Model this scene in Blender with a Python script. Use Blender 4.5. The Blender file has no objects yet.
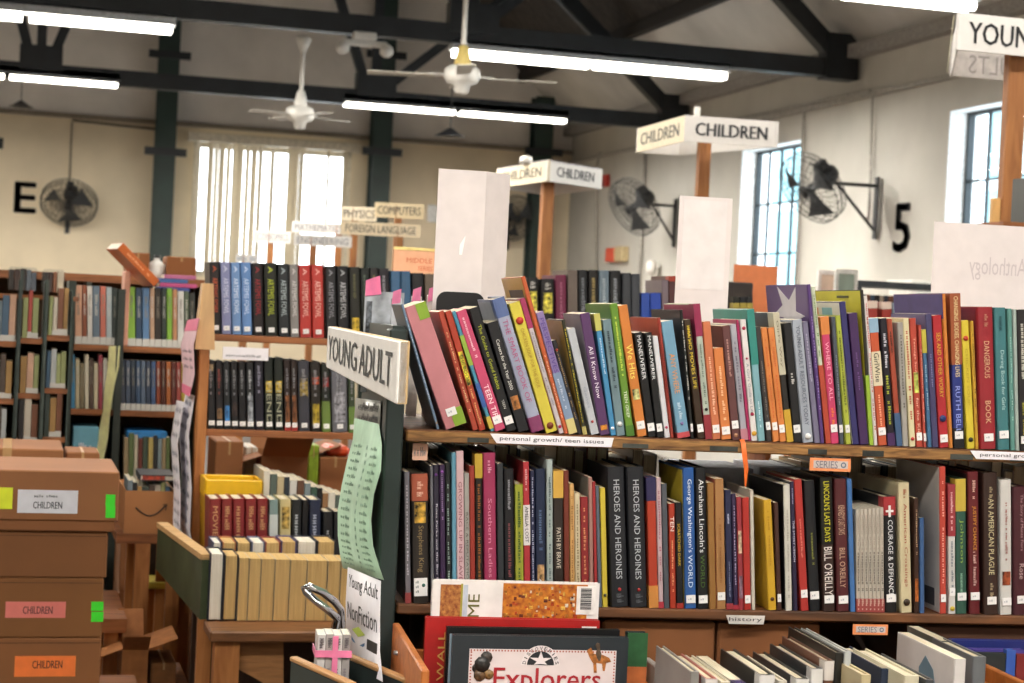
import bpy, math, random
from mathutils import Vector, Matrix
random.seed(7)
S = bpy.context.scene
COL = S.collection
PI = math.pi
# ---------------------------------------------------------------- camera
CAM = Vector((0, 0, 1.6)); F_PX = 1800.0
YAW = math.radians(15.6); ROLL = math.radians(2.75); PITCH = math.radians(.875)
Fw = Vector((math.sin(YAW) * math.cos(PITCH), math.cos(YAW) * math.cos(PITCH), -math.sin(PITCH)))
R0 = Vector((math.cos(YAW), -math.sin(YAW), 0)); U0 = R0.cross(Fw)
RT = R0 * math.cos(ROLL) + U0 * math.sin(ROLL); UP = U0 * math.cos(ROLL) - R0 * math.sin(ROLL)
cd = bpy.data.cameras.new('camera'); cam = bpy.data.objects.new('camera', cd); COL.objects.link(cam)
M = Matrix((RT, UP, -Fw)).transposed().to_4x4(); M.translation = CAM; cam.matrix_world = M
cd.sensor_width = 36; cd.lens = F_PX / 1024 * 36; cd.clip_end = 300; cd.clip_start = .05
cd.dof.use_dof = True; cd.dof.focus_distance = 3.02; cd.dof.aperture_fstop = 9.0
S.camera = cam
# ---------------------------------------------------------------- view, world
S.view_settings.view_transform = 'Standard'; S.view_settings.look = 'None'
S.view_settings.exposure = 0.1; S.view_settings.gamma = 1; S.view_settings.use_curve_mapping = False
S.cycles.use_denoising = True; S.cycles.max_bounces = 6; S.cycles.diffuse_bounces = 4
S.cycles.caustics_reflective = False; S.cycles.caustics_refractive = False; S.cycles.sample_clamp_indirect = 6
w = bpy.data.worlds.new('world'); S.world = w; w.use_nodes = True
w.node_tree.nodes['Background'].inputs[0].default_value = (.86, .94, 1, 1)
w.node_tree.nodes['Background'].inputs[1].default_value = 6.0

def area(name, loc, sx, sy, power, col=(1, 1, 1), rot=(0, 0, 0)):
    l = bpy.data.lights.new(name, 'AREA'); l.shape = 'RECTANGLE'; l.size = sx; l.size_y = sy; l.energy = power; l.color = col
    o = bpy.data.objects.new(name, l); o.location = loc; o.rotation_euler = rot; COL.objects.link(o); return o
TUBE_W = 26.0
# (x centre, Y, z) of the twin tube fittings and of unseen fill lights added in the hall; those with Y < 9 light the room behind the picture
WARM = (1, .955, .87)
for (x, y, z, p) in [(-1.6, 8, 3.86, 55.8), (1.4, 8, 3.86, 55.8), (4.4, 8, 3.86, 38), (-1.8, 4.4, 3.86, 48), (1.6, 4.4, 3.86, 50), (4.6, 4.4, 3.86, 46),
                     (-6, 10.9, 3.84, 187.2), (-2.4, 10.9, 3.84, 172.8), (1.4, 10.9, 3.84, 144), (4.9, 10.9, 3.84, 90), (-6, 15.4, 3.8, 187.2), (0, 15.4, 3.8, 201.6), (-3.4, 15.4, 3.8, 144), (4.9, 15.4, 3.8, 201.6),
                     (-6, 19.75, 3.72, 216), (-0.6, 19.75, 3.72, 216), (4.6, 19.75, 3.72, 216), (-2.2, 0.4, 3.86, 95), (0.6, 0.4, 3.86, 100), (3.4, 0.4, 3.86, 80), (-2, -3, 3.86, 90), (2.2, -3, 3.86, 90)]:
    area('fitting_light', (x, y, z - .06), 2.4, .08, p, WARM)
for loc, sx, sy, rot in [((7.75, 17.0, 2.6), 1.7, 1.7, (0, -PI / 2, 0)), ((7.75, 12.5, 2.6), 1.7, 1.7, (0, -PI / 2, 0)), ((7.75, 8.3, 2.6), 1.7, 1.7, (0, -PI / 2, 0)), ((3.4, 24.45, 2.8), 2.3, 1.9, (PI / 2, 0, 0))]:
    po = area('sky_portal', loc, sx, sy, 1, (1, 1, 1), (rot[0], -rot[1], rot[2]) if rot[1] else (-PI / 2, 0, 0)); po.data.cycles.is_portal = True

# ---------------------------------------------------------------- picture to place
def ray(px, py): return Fw * F_PX + RT * (px - 512) - UP * (py - 341.5)
def WD(px, py, d): return CAM + ray(px, py) * (d / F_PX)
def WY(px, py, Y): r = ray(px, py); return CAM + r * (Y / r.y)
def WX(px, py, X): r = ray(px, py); return CAM + r * (X / r.x)
class Frame:
    """a vertical plane through p along the horizontal direction u (v points away from the viewer)"""
    def __init__(s, p, q):
        s.o = Vector((p.x, p.y, 0)); s.u = Vector((q.x - p.x, q.y - p.y, 0)).normalized(); s.v = Vector((-s.u.y, s.u.x, 0)); s.rz = math.atan2(s.u.y, s.u.x)
    def uz(s, px, py, v=0):
        r = ray(px, py); k = ((s.o + s.v * v - CAM).dot(s.v)) / r.dot(s.v); p = CAM + r * k - s.o
        return p.dot(s.u), CAM.z + r.z * k
    def at(s, u, v, z): p = s.o + s.u * u + s.v * v; return Vector((p.x, p.y, z))

# ---------------------------------------------------------------- materials
def lin(c):
    if isinstance(c, str): c = [int(c[i:i + 2], 16) / 255 for i in (0, 2, 4)]
    elif max(c) > 1: c = [x / 255 for x in c]
    return [x / 12.92 if x < .04045 else ((x + .055) / 1.055) ** 2.4 for x in c] + [1]
MC = {}
def mat(c, rough=.6, kind='plain', metal=0, emit=0, amt=.12, scale=30, c2=None):
    key = (str(c), rough, kind, metal, emit, amt, scale, str(c2))
    if key in MC: return MC[key]
    m = bpy.data.materials.new(kind + '_surface'); m.use_nodes = True; nt = m.node_tree; N = nt.nodes; L = nt.links
    b = N['Principled BSDF']; b.inputs['Roughness'].default_value = rough; b.inputs['Metallic'].default_value = metal
    col = lin(c); m.diffuse_color = col
    if emit:
        b.inputs['Base Color'].default_value = col; b.inputs['Emission Color'].default_value = col; b.inputs['Emission Strength'].default_value = emit
        MC[key] = m; return m
    tc = N.new('ShaderNodeTexCoord'); mp = N.new('ShaderNodeMapping'); L.new(tc.outputs['Object'], mp.inputs[0])
    no = N.new('ShaderNodeTexNoise'); no.inputs['Detail'].default_value = 4; L.new(mp.outputs[0], no.inputs['Vector'])
    no.inputs['Scale'].default_value = scale
    rp = N.new('ShaderNodeValToRGB'); L.new(no.outputs['Fac'], rp.inputs[0]); L.new(rp.outputs[0], b.inputs['Base Color'])
    d = lin(c2) if c2 else [x * (1 - 2 * amt) for x in col[:3]] + [1]
    e = col if c2 else [min(1, x * (1 + amt)) for x in col[:3]] + [1]
    rp.color_ramp.elements[0].color = d; rp.color_ramp.elements[1].color = e
    rp.color_ramp.elements[0].position = .3; rp.color_ramp.elements[1].position = .7
    if kind == 'wood': mp.inputs['Scale'].default_value = (1, 8, 8); no.inputs['Scale'].default_value = scale / 3; no.inputs['Distortion'].default_value = 1.2
    if kind == 'woodv': mp.inputs['Scale'].default_value = (8, 8, 1); no.inputs['Scale'].default_value = scale / 3; no.inputs['Distortion'].default_value = 1.2
    if kind == 'pages': mp.inputs['Scale'].default_value = (60, .5, .5); no.inputs['Scale'].default_value = 20
    if kind in ('plaster', 'wood', 'woodv', 'card', 'concrete', 'leather'):
        bp = N.new('ShaderNodeBump'); bp.inputs['Strength'].default_value = .25; bp.inputs['Distance'].default_value = .004 if kind != 'plaster' else .02
        L.new(no.outputs['Fac'], bp.inputs['Height']); L.new(bp.outputs[0], b.inputs['Normal'])
    MC[key] = m; return m
def glass(tint=(1, 1, 1), rough=.02, a=.25):
    key = ('glass', tint, a)
    if key in MC: return MC[key]
    m = bpy.data.materials.new('glass'); m.use_nodes = True; nt = m.node_tree; N = nt.nodes; L = nt.links
    out = N['Material Output']; t = N.new('ShaderNodeBsdfTransparent'); t.inputs[0].default_value = (*tint, 1)
    g = N.new('ShaderNodeBsdfGlossy'); g.inputs['Roughness'].default_value = rough; mx = N.new('ShaderNodeMixShader')
    fr = N.new('ShaderNodeLayerWeight'); fr.inputs[0].default_value = .3; mm = N.new('ShaderNodeMath'); mm.operation = 'MULTIPLY'; mm.inputs[1].default_value = a * .5
    L.new(fr.outputs['Facing'], mm.inputs[0]); L.new(mm.outputs[0], mx.inputs[0]); L.new(t.outputs[0], mx.inputs[1]); L.new(g.outputs[0], mx.inputs[2]); L.new(mx.outputs[0], out.inputs[0])
    MC[key] = m; return m

# ---------------------------------------------------------------- mesh building
class MB:
    def __init__(s): s.v = []; s.f = []; s.mi = []; s.sm = []; s.cur = 0; s.smooth = False
    def add(s, vs, fs):
        n = len(s.v); s.v += [tuple(x) for x in vs]
        for f in fs: s.f.append([i + n for i in f]); s.mi.append(s.cur); s.sm.append(s.smooth)
    def box(s, a, b, bev=0):
        x0, y0, z0 = [min(p, q) for p, q in zip(a, b)]; x1, y1, z1 = [max(p, q) for p, q in zip(a, b)]
        if bev:
            k = min(bev, (x1 - x0) / 2.2, (y1 - y0) / 2.2, (z1 - z0) / 2.2)
            xs = (x0, x1); ys = (y0, y1); zs = (z0, z1); vs = []; idx = {}
            for i in (0, 1):
                for j in (0, 1):
                    for l in (0, 1):
                        sx = k if i == 0 else -k; sy = k if j == 0 else -k; sz = k if l == 0 else -k
                        idx[i, j, l, 0] = len(vs); vs.append((xs[i], ys[j] + sy, zs[l] + sz))
                        idx[i, j, l, 1] = len(vs); vs.append((xs[i] + sx, ys[j], zs[l] + sz))
                        idx[i, j, l, 2] = len(vs); vs.append((xs[i] + sx, ys[j] + sy, zs[l]))
            q = [(0, 0), (1, 0), (1, 1), (0, 1)]; fs = []
            for i in (0, 1):
                fs.append([idx[i, a_, b_, 0] for a_, b_ in (q if i else q[::-1])])
                fs.append([idx[a_, i, b_, 1] for a_, b_ in (q[::-1] if i else q)])
                fs.append([idx[a_, b_, i, 2] for a_, b_ in (q if i else q[::-1])])
            for i in (0, 1):
                for j in (0, 1):
                    t = (i + j) % 2
                    f = [idx[i, j, 0, 0], idx[i, j, 0, 1], idx[i, j, 1, 1], idx[i, j, 1, 0]]; fs.append(f if t else f[::-1])
                    f = [idx[i, 0, j, 0], idx[i, 1, j, 0], idx[i, 1, j, 2], idx[i, 0, j, 2]]; fs.append(f[::-1] if not t else f)
                    f = [idx[0, i, j, 1], idx[0, i, j, 2], idx[1, i, j, 2], idx[1, i, j, 1]]; fs.append(f if t else f[::-1])
            for i in (0, 1):
                for j in (0, 1):
                    for l in (0, 1):
                        f = [idx[i, j, l, 0], idx[i, j, l, 1], idx[i, j, l, 2]]; fs.append(f if (i + j + l) % 2 else f[::-1])
            s.add(vs, fs); return s
        s.add([(x0, y0, z0), (x1, y0, z0), (x1, y1, z0), (x0, y1, z0), (x0, y0, z1), (x1, y0, z1), (x1, y1, z1), (x0, y1, z1)],
              [[3, 2, 1, 0], [4, 5, 6, 7], [0, 1, 5, 4], [1, 2, 6, 5], [2, 3, 7, 6], [3, 0, 4, 7]]); return s
    def prism(s, poly, h, ax='z', off=0):
        """poly in the plane across ax, pushed from off to off+h"""
        n = len(poly)
        def P(a, b, t): return {'z': (a, b, t), 'x': (t, a, b), 'y': (a, t, b)}[ax]
        vs = [P(a, b, off) for a, b in poly] + [P(a, b, off + h) for a, b in poly]
        fs = [list(range(n))[::-1], list(range(n, 2 * n))] + [[i, (i + 1) % n, n + (i + 1) % n, n + i] for i in range(n)]
        if ax == 'y': fs = [f[::-1] for f in fs]
        s.add(vs, fs); return s
    def hull(s, q0, q1):
        """two matching quads (lists of 4 points) joined"""
        s.add(list(q0) + list(q1), [[3, 2, 1, 0], [4, 5, 6, 7]] + [[i, (i + 1) % 4, 4 + (i + 1) % 4, 4 + i] for i in range(4)]); return s
    def tube(s, p, q, r, n=8, r2=None, caps=True):
        p = Vector(p); q = Vector(q); d = (q - p).normalized(); a = d.orthogonal().normalized(); b = d.cross(a); r2 = r if r2 is None else r2
        vs = []
        for c, rr in ((p, r), (q, r2)):
            for i in range(n): t = 2 * PI * i / n; vs.append(c + a * math.cos(t) * rr + b * math.sin(t) * rr)
        fs = [[i, (i + 1) % n, n + (i + 1) % n, n + i] for i in range(n)]
        sm = s.smooth; s.smooth = True; s.add(vs, fs); s.smooth = sm
        if caps: s.add(vs, [list(range(n))[::-1], list(range(n, 2 * n))])
        return s
    def path(s, pts, r, n=6, closed=False):
        pts = [Vector(p) for p in pts]; m = len(pts)
        rings = []
        a = None
        for i, p in enumerate(pts):
            d = (pts[(i + 1) % m] - pts[i - 1]) if closed or 0 < i < m - 1 else (pts[1] - pts[0] if i == 0 else pts[-1] - pts[-2])
            d.normalize()
            a = d.orthogonal().normalized() if a is None else (a - d * a.dot(d)).normalized()
            b = d.cross(a)
            rings.append([p + a * math.cos(2 * PI * k / n) * r + b * math.sin(2 * PI * k / n) * r for k in range(n)])
        vs = [v for rg in rings for v in rg]; fs = []
        for i in range(m if closed else m - 1):
            j = (i + 1) % m
            for k in range(n): fs.append([i * n + k, i * n + (k + 1) % n, j * n + (k + 1) % n, j * n + k])
        if not closed: fs += [list(range(n))[::-1], list(range((m - 1) * n, m * n))]
        sm = s.smooth; s.smooth = True; s.add(vs, fs); s.smooth = sm; return s
    def lathe(s, prof, n=20, c=(0, 0, 0), ax='z'):
        vs = []
        for r, z in prof:
            for k in range(n):
                t = 2 * PI * k / n; x, y = r * math.cos(t), r * math.sin(t)
                vs.append((c[0] + x, c[1] + y, c[2] + z) if ax == 'z' else (c[0] + x, c[1] + z, c[2] + y))
        fs = []
        for i in range(len(prof) - 1):
            for k in range(n):
                f = [i * n + k, i * n + (k + 1) % n, (i + 1) * n + (k + 1) % n, (i + 1) * n + k]; fs.append(f if ax == 'z' else f[::-1])
        sm = s.smooth; s.smooth = True; s.add(vs, fs); s.smooth = sm; return s
    def obar(s, p, q, w, h):
        """bar from p to q, w wide across, h high"""
        p = Vector(p); q = Vector(q); d = (q - p).normalized(); up = Vector((0, 0, 1)) if abs(d.z) < .95 else Vector((0, 1, 0))
        a = d.cross(up).normalized() * w / 2; b = a.cross(d).normalized() * h / 2
        return s.hull([p - a - b, p + a - b, p + a + b, p - a + b], [q - a - b, q + a - b, q + a + b, q - a + b])
    def mesh(s, name, mats):
        me = bpy.data.meshes.new(name); me.from_pydata(s.v, [], s.f)
        for m in (mats if isinstance(mats, (list, tuple)) else [mats]): me.materials.append(m)
        me.polygons.foreach_set('material_index', s.mi); me.polygons.foreach_set('use_smooth', s.sm); me.update(); return me
    def build(s, name, mats, parent=None, loc=None, rot=None):
        o = bpy.data.objects.new(name, s.mesh(name, mats)); COL.objects.link(o)
        if parent: o.parent = parent
        if loc is not None: o.location = loc
        if rot is not None: o.rotation_euler = rot
        return o
def tag(o, label=None, cat=None, group=None, kind=None):
    if label: o['label'] = label
    if cat: o['category'] = cat
    if group: o['group'] = group
    if kind: o['kind'] = kind
    return o
def thing(name, label, cat, loc=(0, 0, 0), rot=(0, 0, 0), group=None):
    o = bpy.data.objects.new(name, None); COL.objects.link(o); o.location = loc; o.rotation_euler = rot; o.empty_display_size = .05
    return tag(o, label, cat, group)
def struct(name, mb, m, parent=None):
    o = mb.build(name, m, parent)
    if not parent: o['kind'] = 'structure'
    return o
def copy_tree(o, parent=None):
    c = o.copy(); COL.objects.link(c); c.parent = parent
    for ch in o.children: copy_tree(ch, c)
    return c

# ---------------------------------------------------------------- lettering
TC = {}
def glyphs(sx):
    """lettering as flat faces in a unit box; '~n' gives n small unreadable strokes"""
    if sx in TC: return TC[sx]
    if sx.startswith('~'):
        n = int(sx[1:]); rnd = random.Random(sx); vs = []; fs = []; x = 0
        for i in range(n):
            wd = rnd.uniform(.5, .9) / n
            if rnd.random() < .16: x += 1 / n; continue
            y0 = rnd.choice((0, .05, .1)); y1 = rnd.choice((.7, .75, 1))
            k = wd * .34
            for (a, b, c, d) in ((x, y0, x + k, y1), (x + wd - k, y0, x + wd, y1), (x, (y0 + y1) / 2 - .1, x + wd, (y0 + y1) / 2 + .1)):
                m = len(vs); vs += [(a, b), (c, b), (c, d), (a, d)]; fs.append([m, m + 1, m + 2, m + 3])
            x += 1 / n
        TC[sx] = (vs, fs, n * .6); return TC[sx]
    cu = bpy.data.curves.new('t', 'FONT'); cu.body = sx; cu.size = 1; cu.resolution_u = 2
    o = bpy.data.objects.new('t', cu); COL.objects.link(o); bpy.context.view_layer.update()
    me = bpy.data.meshes.new_from_object(o.evaluated_get(bpy.context.evaluated_depsgraph_get()))
    vs = [(v.co.x, v.co.y) for v in me.vertices]; fs = [list(p.vertices) for p in me.polygons]
    bpy.data.objects.remove(o); bpy.data.curves.remove(cu); bpy.data.meshes.remove(me)
    x0 = min(v[0] for v in vs); x1 = max(v[0] for v in vs); y0 = min(v[1] for v in vs); y1 = max(v[1] for v in vs)
    vs = [((a - x0) / (x1 - x0), (b - y0) / (y1 - y0)) for a, b in vs]
    TC[sx] = (vs, fs, (x1 - x0) / (y1 - y0)); return TC[sx]
def letters(mb, text, org, xd, yd, bold=0):
    """text fitted between org, org+xd (reading direction) and org+yd (upwards)"""
    vs, fs, asp = glyphs(text); org = Vector(org); xd = Vector(xd); yd = Vector(yd)
    mb.add([org + xd * a + yd * b for a, b in vs], fs)
    if bold:
        e = xd.normalized() * bold; n = xd.cross(yd).normalized() * .0001
        mb.add([org + n + e + xd * a + yd * b for a, b in vs], fs); mb.add([org + n * 2 - e + xd * a + yd * b for a, b in vs], fs)
    return mb
INK = None
def ink(c='1c1c20'): return mat(c, .6, 'ink', amt=.02)
# ================================================================ the room
XR, XL, YF, YB, ZW, SL, XM = 7.5, -8.5, 24.2, -5.0, 4.24, .9, -.5
WALL = mat('e2d2b6', .9, 'plaster', amt=.07, scale=1.2)
WALLG = mat('c9c5bd', .9, 'plaster', amt=.08, scale=1.0)
TAUPE = mat('eee8e2', .9, 'plaster', amt=.07, scale=1.5)
STEEL = mat('1f2328', .45, 'paint', amt=.2, scale=6)
GREEN = mat('20342f', .5, 'paint', amt=.15, scale=4)
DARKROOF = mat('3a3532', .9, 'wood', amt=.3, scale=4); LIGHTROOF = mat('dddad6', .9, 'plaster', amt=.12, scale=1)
def roofz(x): return ZW + SL * (XR - x) if x > XM else ZW + SL * (x - XL)
mb = MB().box((XL - .3, YB - .3, -.1), (XR + .3, YF + .3, 0)); struct('floor', mb, mat('544d48', .7, 'concrete', amt=.12, scale=3))
# far wall with the blinds window let in
fw0 = WY(190, 150, YF); fw1 = WY(352, 150, YF); wz1 = WY(270, 146, YF).z; wz0 = 1.9; wx0, wx1 = fw0.x + .05, fw1.x
zl = WY(100, 118, YF).z
def wall_pieces_y(y0, y1, z0, z1):
    m = MB(); m.box((XL - .3, y0, z0), (wx0, y1, z1)).box((wx1, y0, z0), (XR + .3, y1, z1))
    if z0 < wz0: m.box((wx0, y0, z0), (wx1, y1, wz0))
    if z1 > wz1: m.box((wx0, y0, max(z0, wz1)), (wx1, y1, z1))
    return m
struct('wall_far', wall_pieces_y(YF, YF + .3, 0, zl), WALL)
m = MB().prism([(XL - .3, zl), (XR + .3, zl), (XR + .3, ZW - .15), (XM, roofz(XM)), (XL - .3, ZW - .15)], .3, 'y', YF); struct('wall_far_gable', m, TAUPE)
m = MB().box((XL, YF - .06, zl - .03), (XR, YF, zl + .03)); struct('trim_far_ledge', m, mat('8d8275', .8, 'plaster'))
m = MB().prism([(XL - .3, 0), (XR + .3, 0), (XR + .3, ZW - .15), (XM, roofz(XM)), (XL - .3, ZW - .15)], .3, 'y', YB - .3); struct('wall_near', m, WALLG)
struct('wall_left', MB().box((XL - .3, YB, 0), (XL, YF, ZW)), WALL)
# right wall with window openings
def wyz(px, py): return WX(px, py, XR)
W1a = wyz(743, 150).y; W1b = wyz(803, 137).y; W2a = wyz(951, 107).y; WZ1 = 3.47; WZ0 = 1.78
wl = W1a - W1b
wins = [(W1b, W1a), (W2a - wl * 1.05, W2a), (W2a - wl * 1.05 - 4.2, W2a - 4.2)]
m = MB(); y = YF
for (a, b) in wins:
    m.box((XR, b, 0), (XR + .3, y, ZW)); m.box((XR, a, 0), (XR + .3, b, WZ0)); m.box((XR, a, WZ1), (XR + .3, b, ZW)); y = a
m.box((XR, YB, 0), (XR + .3, y, ZW)); struct('wall_right', m, WALLG)
zled = wyz(807, 110).z
struct('trim_right_ledge', MB().box((XR - .05, YB, zled - .02), (XR, YF, zled + .02)), mat('b5b1ab', .8, 'plaster'))
struct('trim_right_plate', MB().box((XR - .14, YB, ZW - .12), (XR, YF, ZW)), mat('a5a19d', .8, 'plaster'))
# roof
xs = 6.7
def slab(x0, x1): return MB().hull([(x0, YB - .3, roofz(x0)), (x1, YB - .3, roofz(x1)), (x1, YF + .3, roofz(x1)), (x0, YF + .3, roofz(x0))],
                                   [(x0, YB - .3, roofz(x0) + .12), (x1, YB - .3, roofz(x1) + .12), (x1, YF + .3, roofz(x1) + .12), (x0, YF + .3, roofz(x0) + .12)])
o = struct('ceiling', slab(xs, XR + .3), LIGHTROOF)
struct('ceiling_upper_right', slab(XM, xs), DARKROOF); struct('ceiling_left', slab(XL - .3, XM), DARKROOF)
for i in range(5):
    x = xs - 1.25 * i; struct('trim_%d' % (i + 1), MB().obar((x, YB, roofz(x) - .07), (x, YF, roofz(x) - .07), .09, .14), mat('2b2725', .8, 'wood'))
# windows on the right wall: frame, glazing bars, glass
BAR = mat('20282c', .5, 'paint')
for k, (a, b) in enumerate(wins):
    t = MB()
    t.box((XR + .16, a, WZ0), (XR + .22, a + .03, WZ1)).box((XR + .16, b - .03, WZ0), (XR + .22, b, WZ1)).box((XR + .16, a, WZ1 - .03), (XR + .22, b, WZ1)).box((XR + .16, a, WZ0), (XR + .22, b, WZ0 + .05))
    o = struct('window_%d' % (k + 1), t, BAR)
    g = MB(); n = 5
    for i in range(1, n): yy = a + (b - a) * i / n; g.box((XR + .175, yy - .009, WZ0), (XR + .205, yy + .009, WZ1))
    for i in range(1, 4): zz = WZ1 - (WZ1 - WZ0) * i / 4 * 1.25 - .05; (zz > WZ0) and g.box((XR + .175, a, zz - .01), (XR + .205, b, zz + .01))
    struct('glazing_bars', g, BAR, o)
    struct('pane', MB().box((XR + .186, a, WZ0), (XR + .192, b, WZ1)), glass((.93, .98, 1)), o)
    struct('window_sill', MB().box((XR - .06, a - .05, WZ0 - .05), (XR + .16, b + .05, WZ0)), WALLG, o)
    struct('window_reveal', MB().box((XR - .004, b - .002, WZ0), (XR + .3, b + .0, WZ1)).box((XR - .004, a, WZ1 - .002), (XR + .3, b, WZ1)), mat('f1efec', .8, 'paint'), o)
# what stands outside: a teal clad building and a pale one
for (a, b) in wins[:2]:
    ya, yb = (24.1, 25.0) if a == wins[0][0] else (18.1, 18.75)
    t = thing('outbuilding', 'teal clad outbuilding seen through the %s window' % ('fan side' if a == wins[0][0] else 'post side'), 'building', (XR + 3.4, ya, 0))
    q = yb - ya
    MB().box((0, 0, 0), (1.2, q, 4.9)).build('wall', mat('a2ccd3', .7, 'plaster', amt=.08, scale=2), t)
    MB().box((-.1, -.1, 4.9), (1.3, q + .1, 5.0)).build('roof', mat('d8e4e6', .6, 'metal'), t)
    MB().box((-.05, .0, 3.3), (0, q, 3.42)).build('fascia', mat('f0f4f5', .6, 'paint'), t)
# far window with vertical blinds
o = struct('window_4', MB().box((wx0, YF + .02, wz0), (wx0 + .07, YF + .12, wz1)).box((wx1 - .07, YF + .02, wz0), (wx1, YF + .12, wz1)).box((wx0, YF + .02, wz1 - .08), (wx1, YF + .12, wz1)).box((wx0, YF + .02, wz0), (wx1, YF + .12, wz0 + .08)), mat('cfc6b4', .6, 'paint'))
struct('glazing_bars', MB().box(((wx0 + wx1) / 2 - .03, YF + .05, wz0), ((wx0 + wx1) / 2 + .03, YF + .1, wz1)), mat('cfc6b4', .6, 'paint'), o)
struct('pane', MB().box((wx0, YF + .07, wz0), (wx1, YF + .076, wz1)), glass(), o)
t = thing('vertical_blinds', 'beige vertical blinds hanging half open before the bright far window', 'blinds', ((wx0 + wx1) / 2, YF - .14, wz1))
hw = (wx1 - wx0) / 2
MB().box((-hw - .1, -.05, -.02), (hw + .1, .05, .1), .01).build('headrail', mat('dcd2be', .6, 'paint'), t)
BL = mat('d6ccb8', .8, 'fabric', amt=.06)
_n = BL.node_tree; _t = _n.nodes.new('ShaderNodeBsdfTranslucent'); _t.inputs[0].default_value = (.62, .54, .42, 1); _m = _n.nodes.new('ShaderNodeMixShader'); _m.inputs[0].default_value = .35
_n.links.new(_n.nodes['Principled BSDF'].outputs[0], _m.inputs[1]); _n.links.new(_t.outputs[0], _m.inputs[2]); _n.links.new(_m.outputs[0], _n.nodes['Material Output'].inputs[0])
spots = [.02, .10, .135, .17, .21, .25, .285, .33, .37, .41, .60, .635, .67, .84, .95]
for i, q in enumerate(spots):
    x = -hw + 2 * hw * q; an = math.radians(random.uniform(30, 62)); c, s_ = math.cos(an) * .05, math.sin(an) * .05
    MB().hull([(x - c, -s_, -1.75), (x + c, s_, -1.75), (x + c + .003, s_, -1.75), (x - c + .003, -s_, -1.75)], [(x - c, -s_, -.02), (x + c, s_, -.02), (x + c + .003, s_, -.02), (x - c + .003, -s_, -.02)]).build('slat', BL, t)
# ---------------- steel columns against the far wall
for i, (px, nm) in enumerate([(163, 'left of the blinds window'), (379, 'right of the blinds window'), (540, 'behind the first CHILDREN sign')]):
    p = WY(px, 200, YF - .3); t = thing('steel_column', 'dark green steel column on the far wall, ' + nm, 'column', (p.x, YF - .22, 0))
    h = roofz(p.x) - .1
    MB().box((-.13, -.14, 0), (.13, -.11, h)).box((-.13, .11, 0), (.13, .14, h)).box((-.02, -.11, 0), (.02, .11, h)).build('shaft', GREEN, t)
    for z in (WY(px, 55, YF - .3).z, WY(px, 152, YF - .3).z):
        MB().box((-.27, -.17, z - .05), (.27, -.141, z + .05)).build('bracket', STEEL, t)
    MB().box((-.2, -.2, 0), (.2, .2, .03)).build('base_plate', STEEL, t)
# ---------------- roof trusses
TR = [('nearest', 10.9, 4.0), ('middle', 15.4, 3.94), ('farthest', 19.75, 3.83)]
nodes = [7.36, 3.8, .2, -3.4, -7.0]
for nm, Y, zc in TR:
    t = thing('roof_truss', 'dark steel roof truss across the hall, the %s of the three' % nm, 'roof truss', (0, Y, zc), group=None)
    MB().box((XL + .02, -.07, 0), (XR - .02, -.01, .17)).box((XL + .02, .01, 0), (XR - .02, .07, .17)).box((XL + .02, -.01, .14), (XR - .02, .01, .155)).build('bottom_chord', STEEL, t)
    MB().obar((XR - .1, 0, roofz(XR - .1) - 4.22), (XM, 0, roofz(XM) - 4.3), .14, .16).build('top_chord', STEEL, t)
    MB().obar((XL + .1, 0, roofz(XL + .1) - 4.22), (XM, 0, roofz(XM) - 4.3), .14, .16).build('top_chord', STEEL, t)
    for i, x in enumerate(nodes):
        if x < 7:
            MB().box((x - .22, -.09, .1), (x + .22, .09, .36)).build('gusset_plate', STEEL, t)
            MB().obar((x, 0, .2), (x, 0, roofz(x) - 4.3), .1, .08).build('vertical', STEEL, t)
        else: MB().box((x - .2, -.1, -.02), (x + .12, .1, .40)).build('gusset_plate', STEEL, t)
        for d in (-1, 1):
            xe = x + d * 1.8
            if XL + .3 < xe < XR: MB().obar((x + d * .1, 0, .2), (xe, 0, roofz(xe) - 4.3), .1, .1).build('diagonal', STEEL, t)
# ---------------- twin tube fittings
TUBE = mat('fff8ea', .5, 'lamp', emit=12); HOUS = mat('c9cdd2', .5, 'paint')
def fitting(pa, pb, Y, label, segs=1):
    """from picture point pa to pb on the plane y = Y"""
    a = WY(*pa, Y); b = WY(*pb, Y); z = (a.z + b.z) / 2
    make_fitting((a.x + b.x) / 2, Y, z, b.x - a.x, label, segs, [q for q in TR if q[1] == Y][0][2])
def make_fitting(x, Y, z, L, label, segs=1, zc=4.0):
    t = thing('tube_light', label, 'light fitting', (x, Y, z + .09), group='tube lights under the trusses')
    MB().box((-L / 2, -.07, -.03), (L / 2, .07, .05), .008).build('housing', HOUS, t)
    MB().hull([(-L / 2, -.09, -.035), (L / 2, -.09, -.035), (L / 2, .09, -.035), (-L / 2, .09, -.035)], [(-L / 2, -.06, -.02), (L / 2, -.06, -.02), (L / 2, .06, -.02), (-L / 2, .06, -.02)]).build('reflector', HOUS, t)
    for xx in (-L * .35, L * .35): MB().box((xx - .01, -.01, .05), (xx + .01, .01, max(.055, zc - z - .09))).build('hanger', HOUS, t)
    for i in range(segs):
        a = -L / 2 + L * i / segs + .03; b = -L / 2 + L * (i + 1) / segs - .03
        m = MB()
        for yy in (-.045, .045): m.tube((a, yy, -.07), (b, yy, -.07), .03, 8)
        m.build('tube', TUBE, t)
fitting((342, 104), (567, 124), 19.75, 'long lit tube light right of the white ceiling fan, farthest truss', 2)
fitting((-110, 68), (120, 88), 19.75, 'lit tube light low in the top left corner, above the letter E', 2)
fitting((450, 55), (727, 80), 15.4, 'long lit tube light behind the ceiling fan with yellow collar', 2)
fitting((-130, 8), (175, 32), 15.4, 'upper lit tube light in the top left corner', 2)
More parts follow.
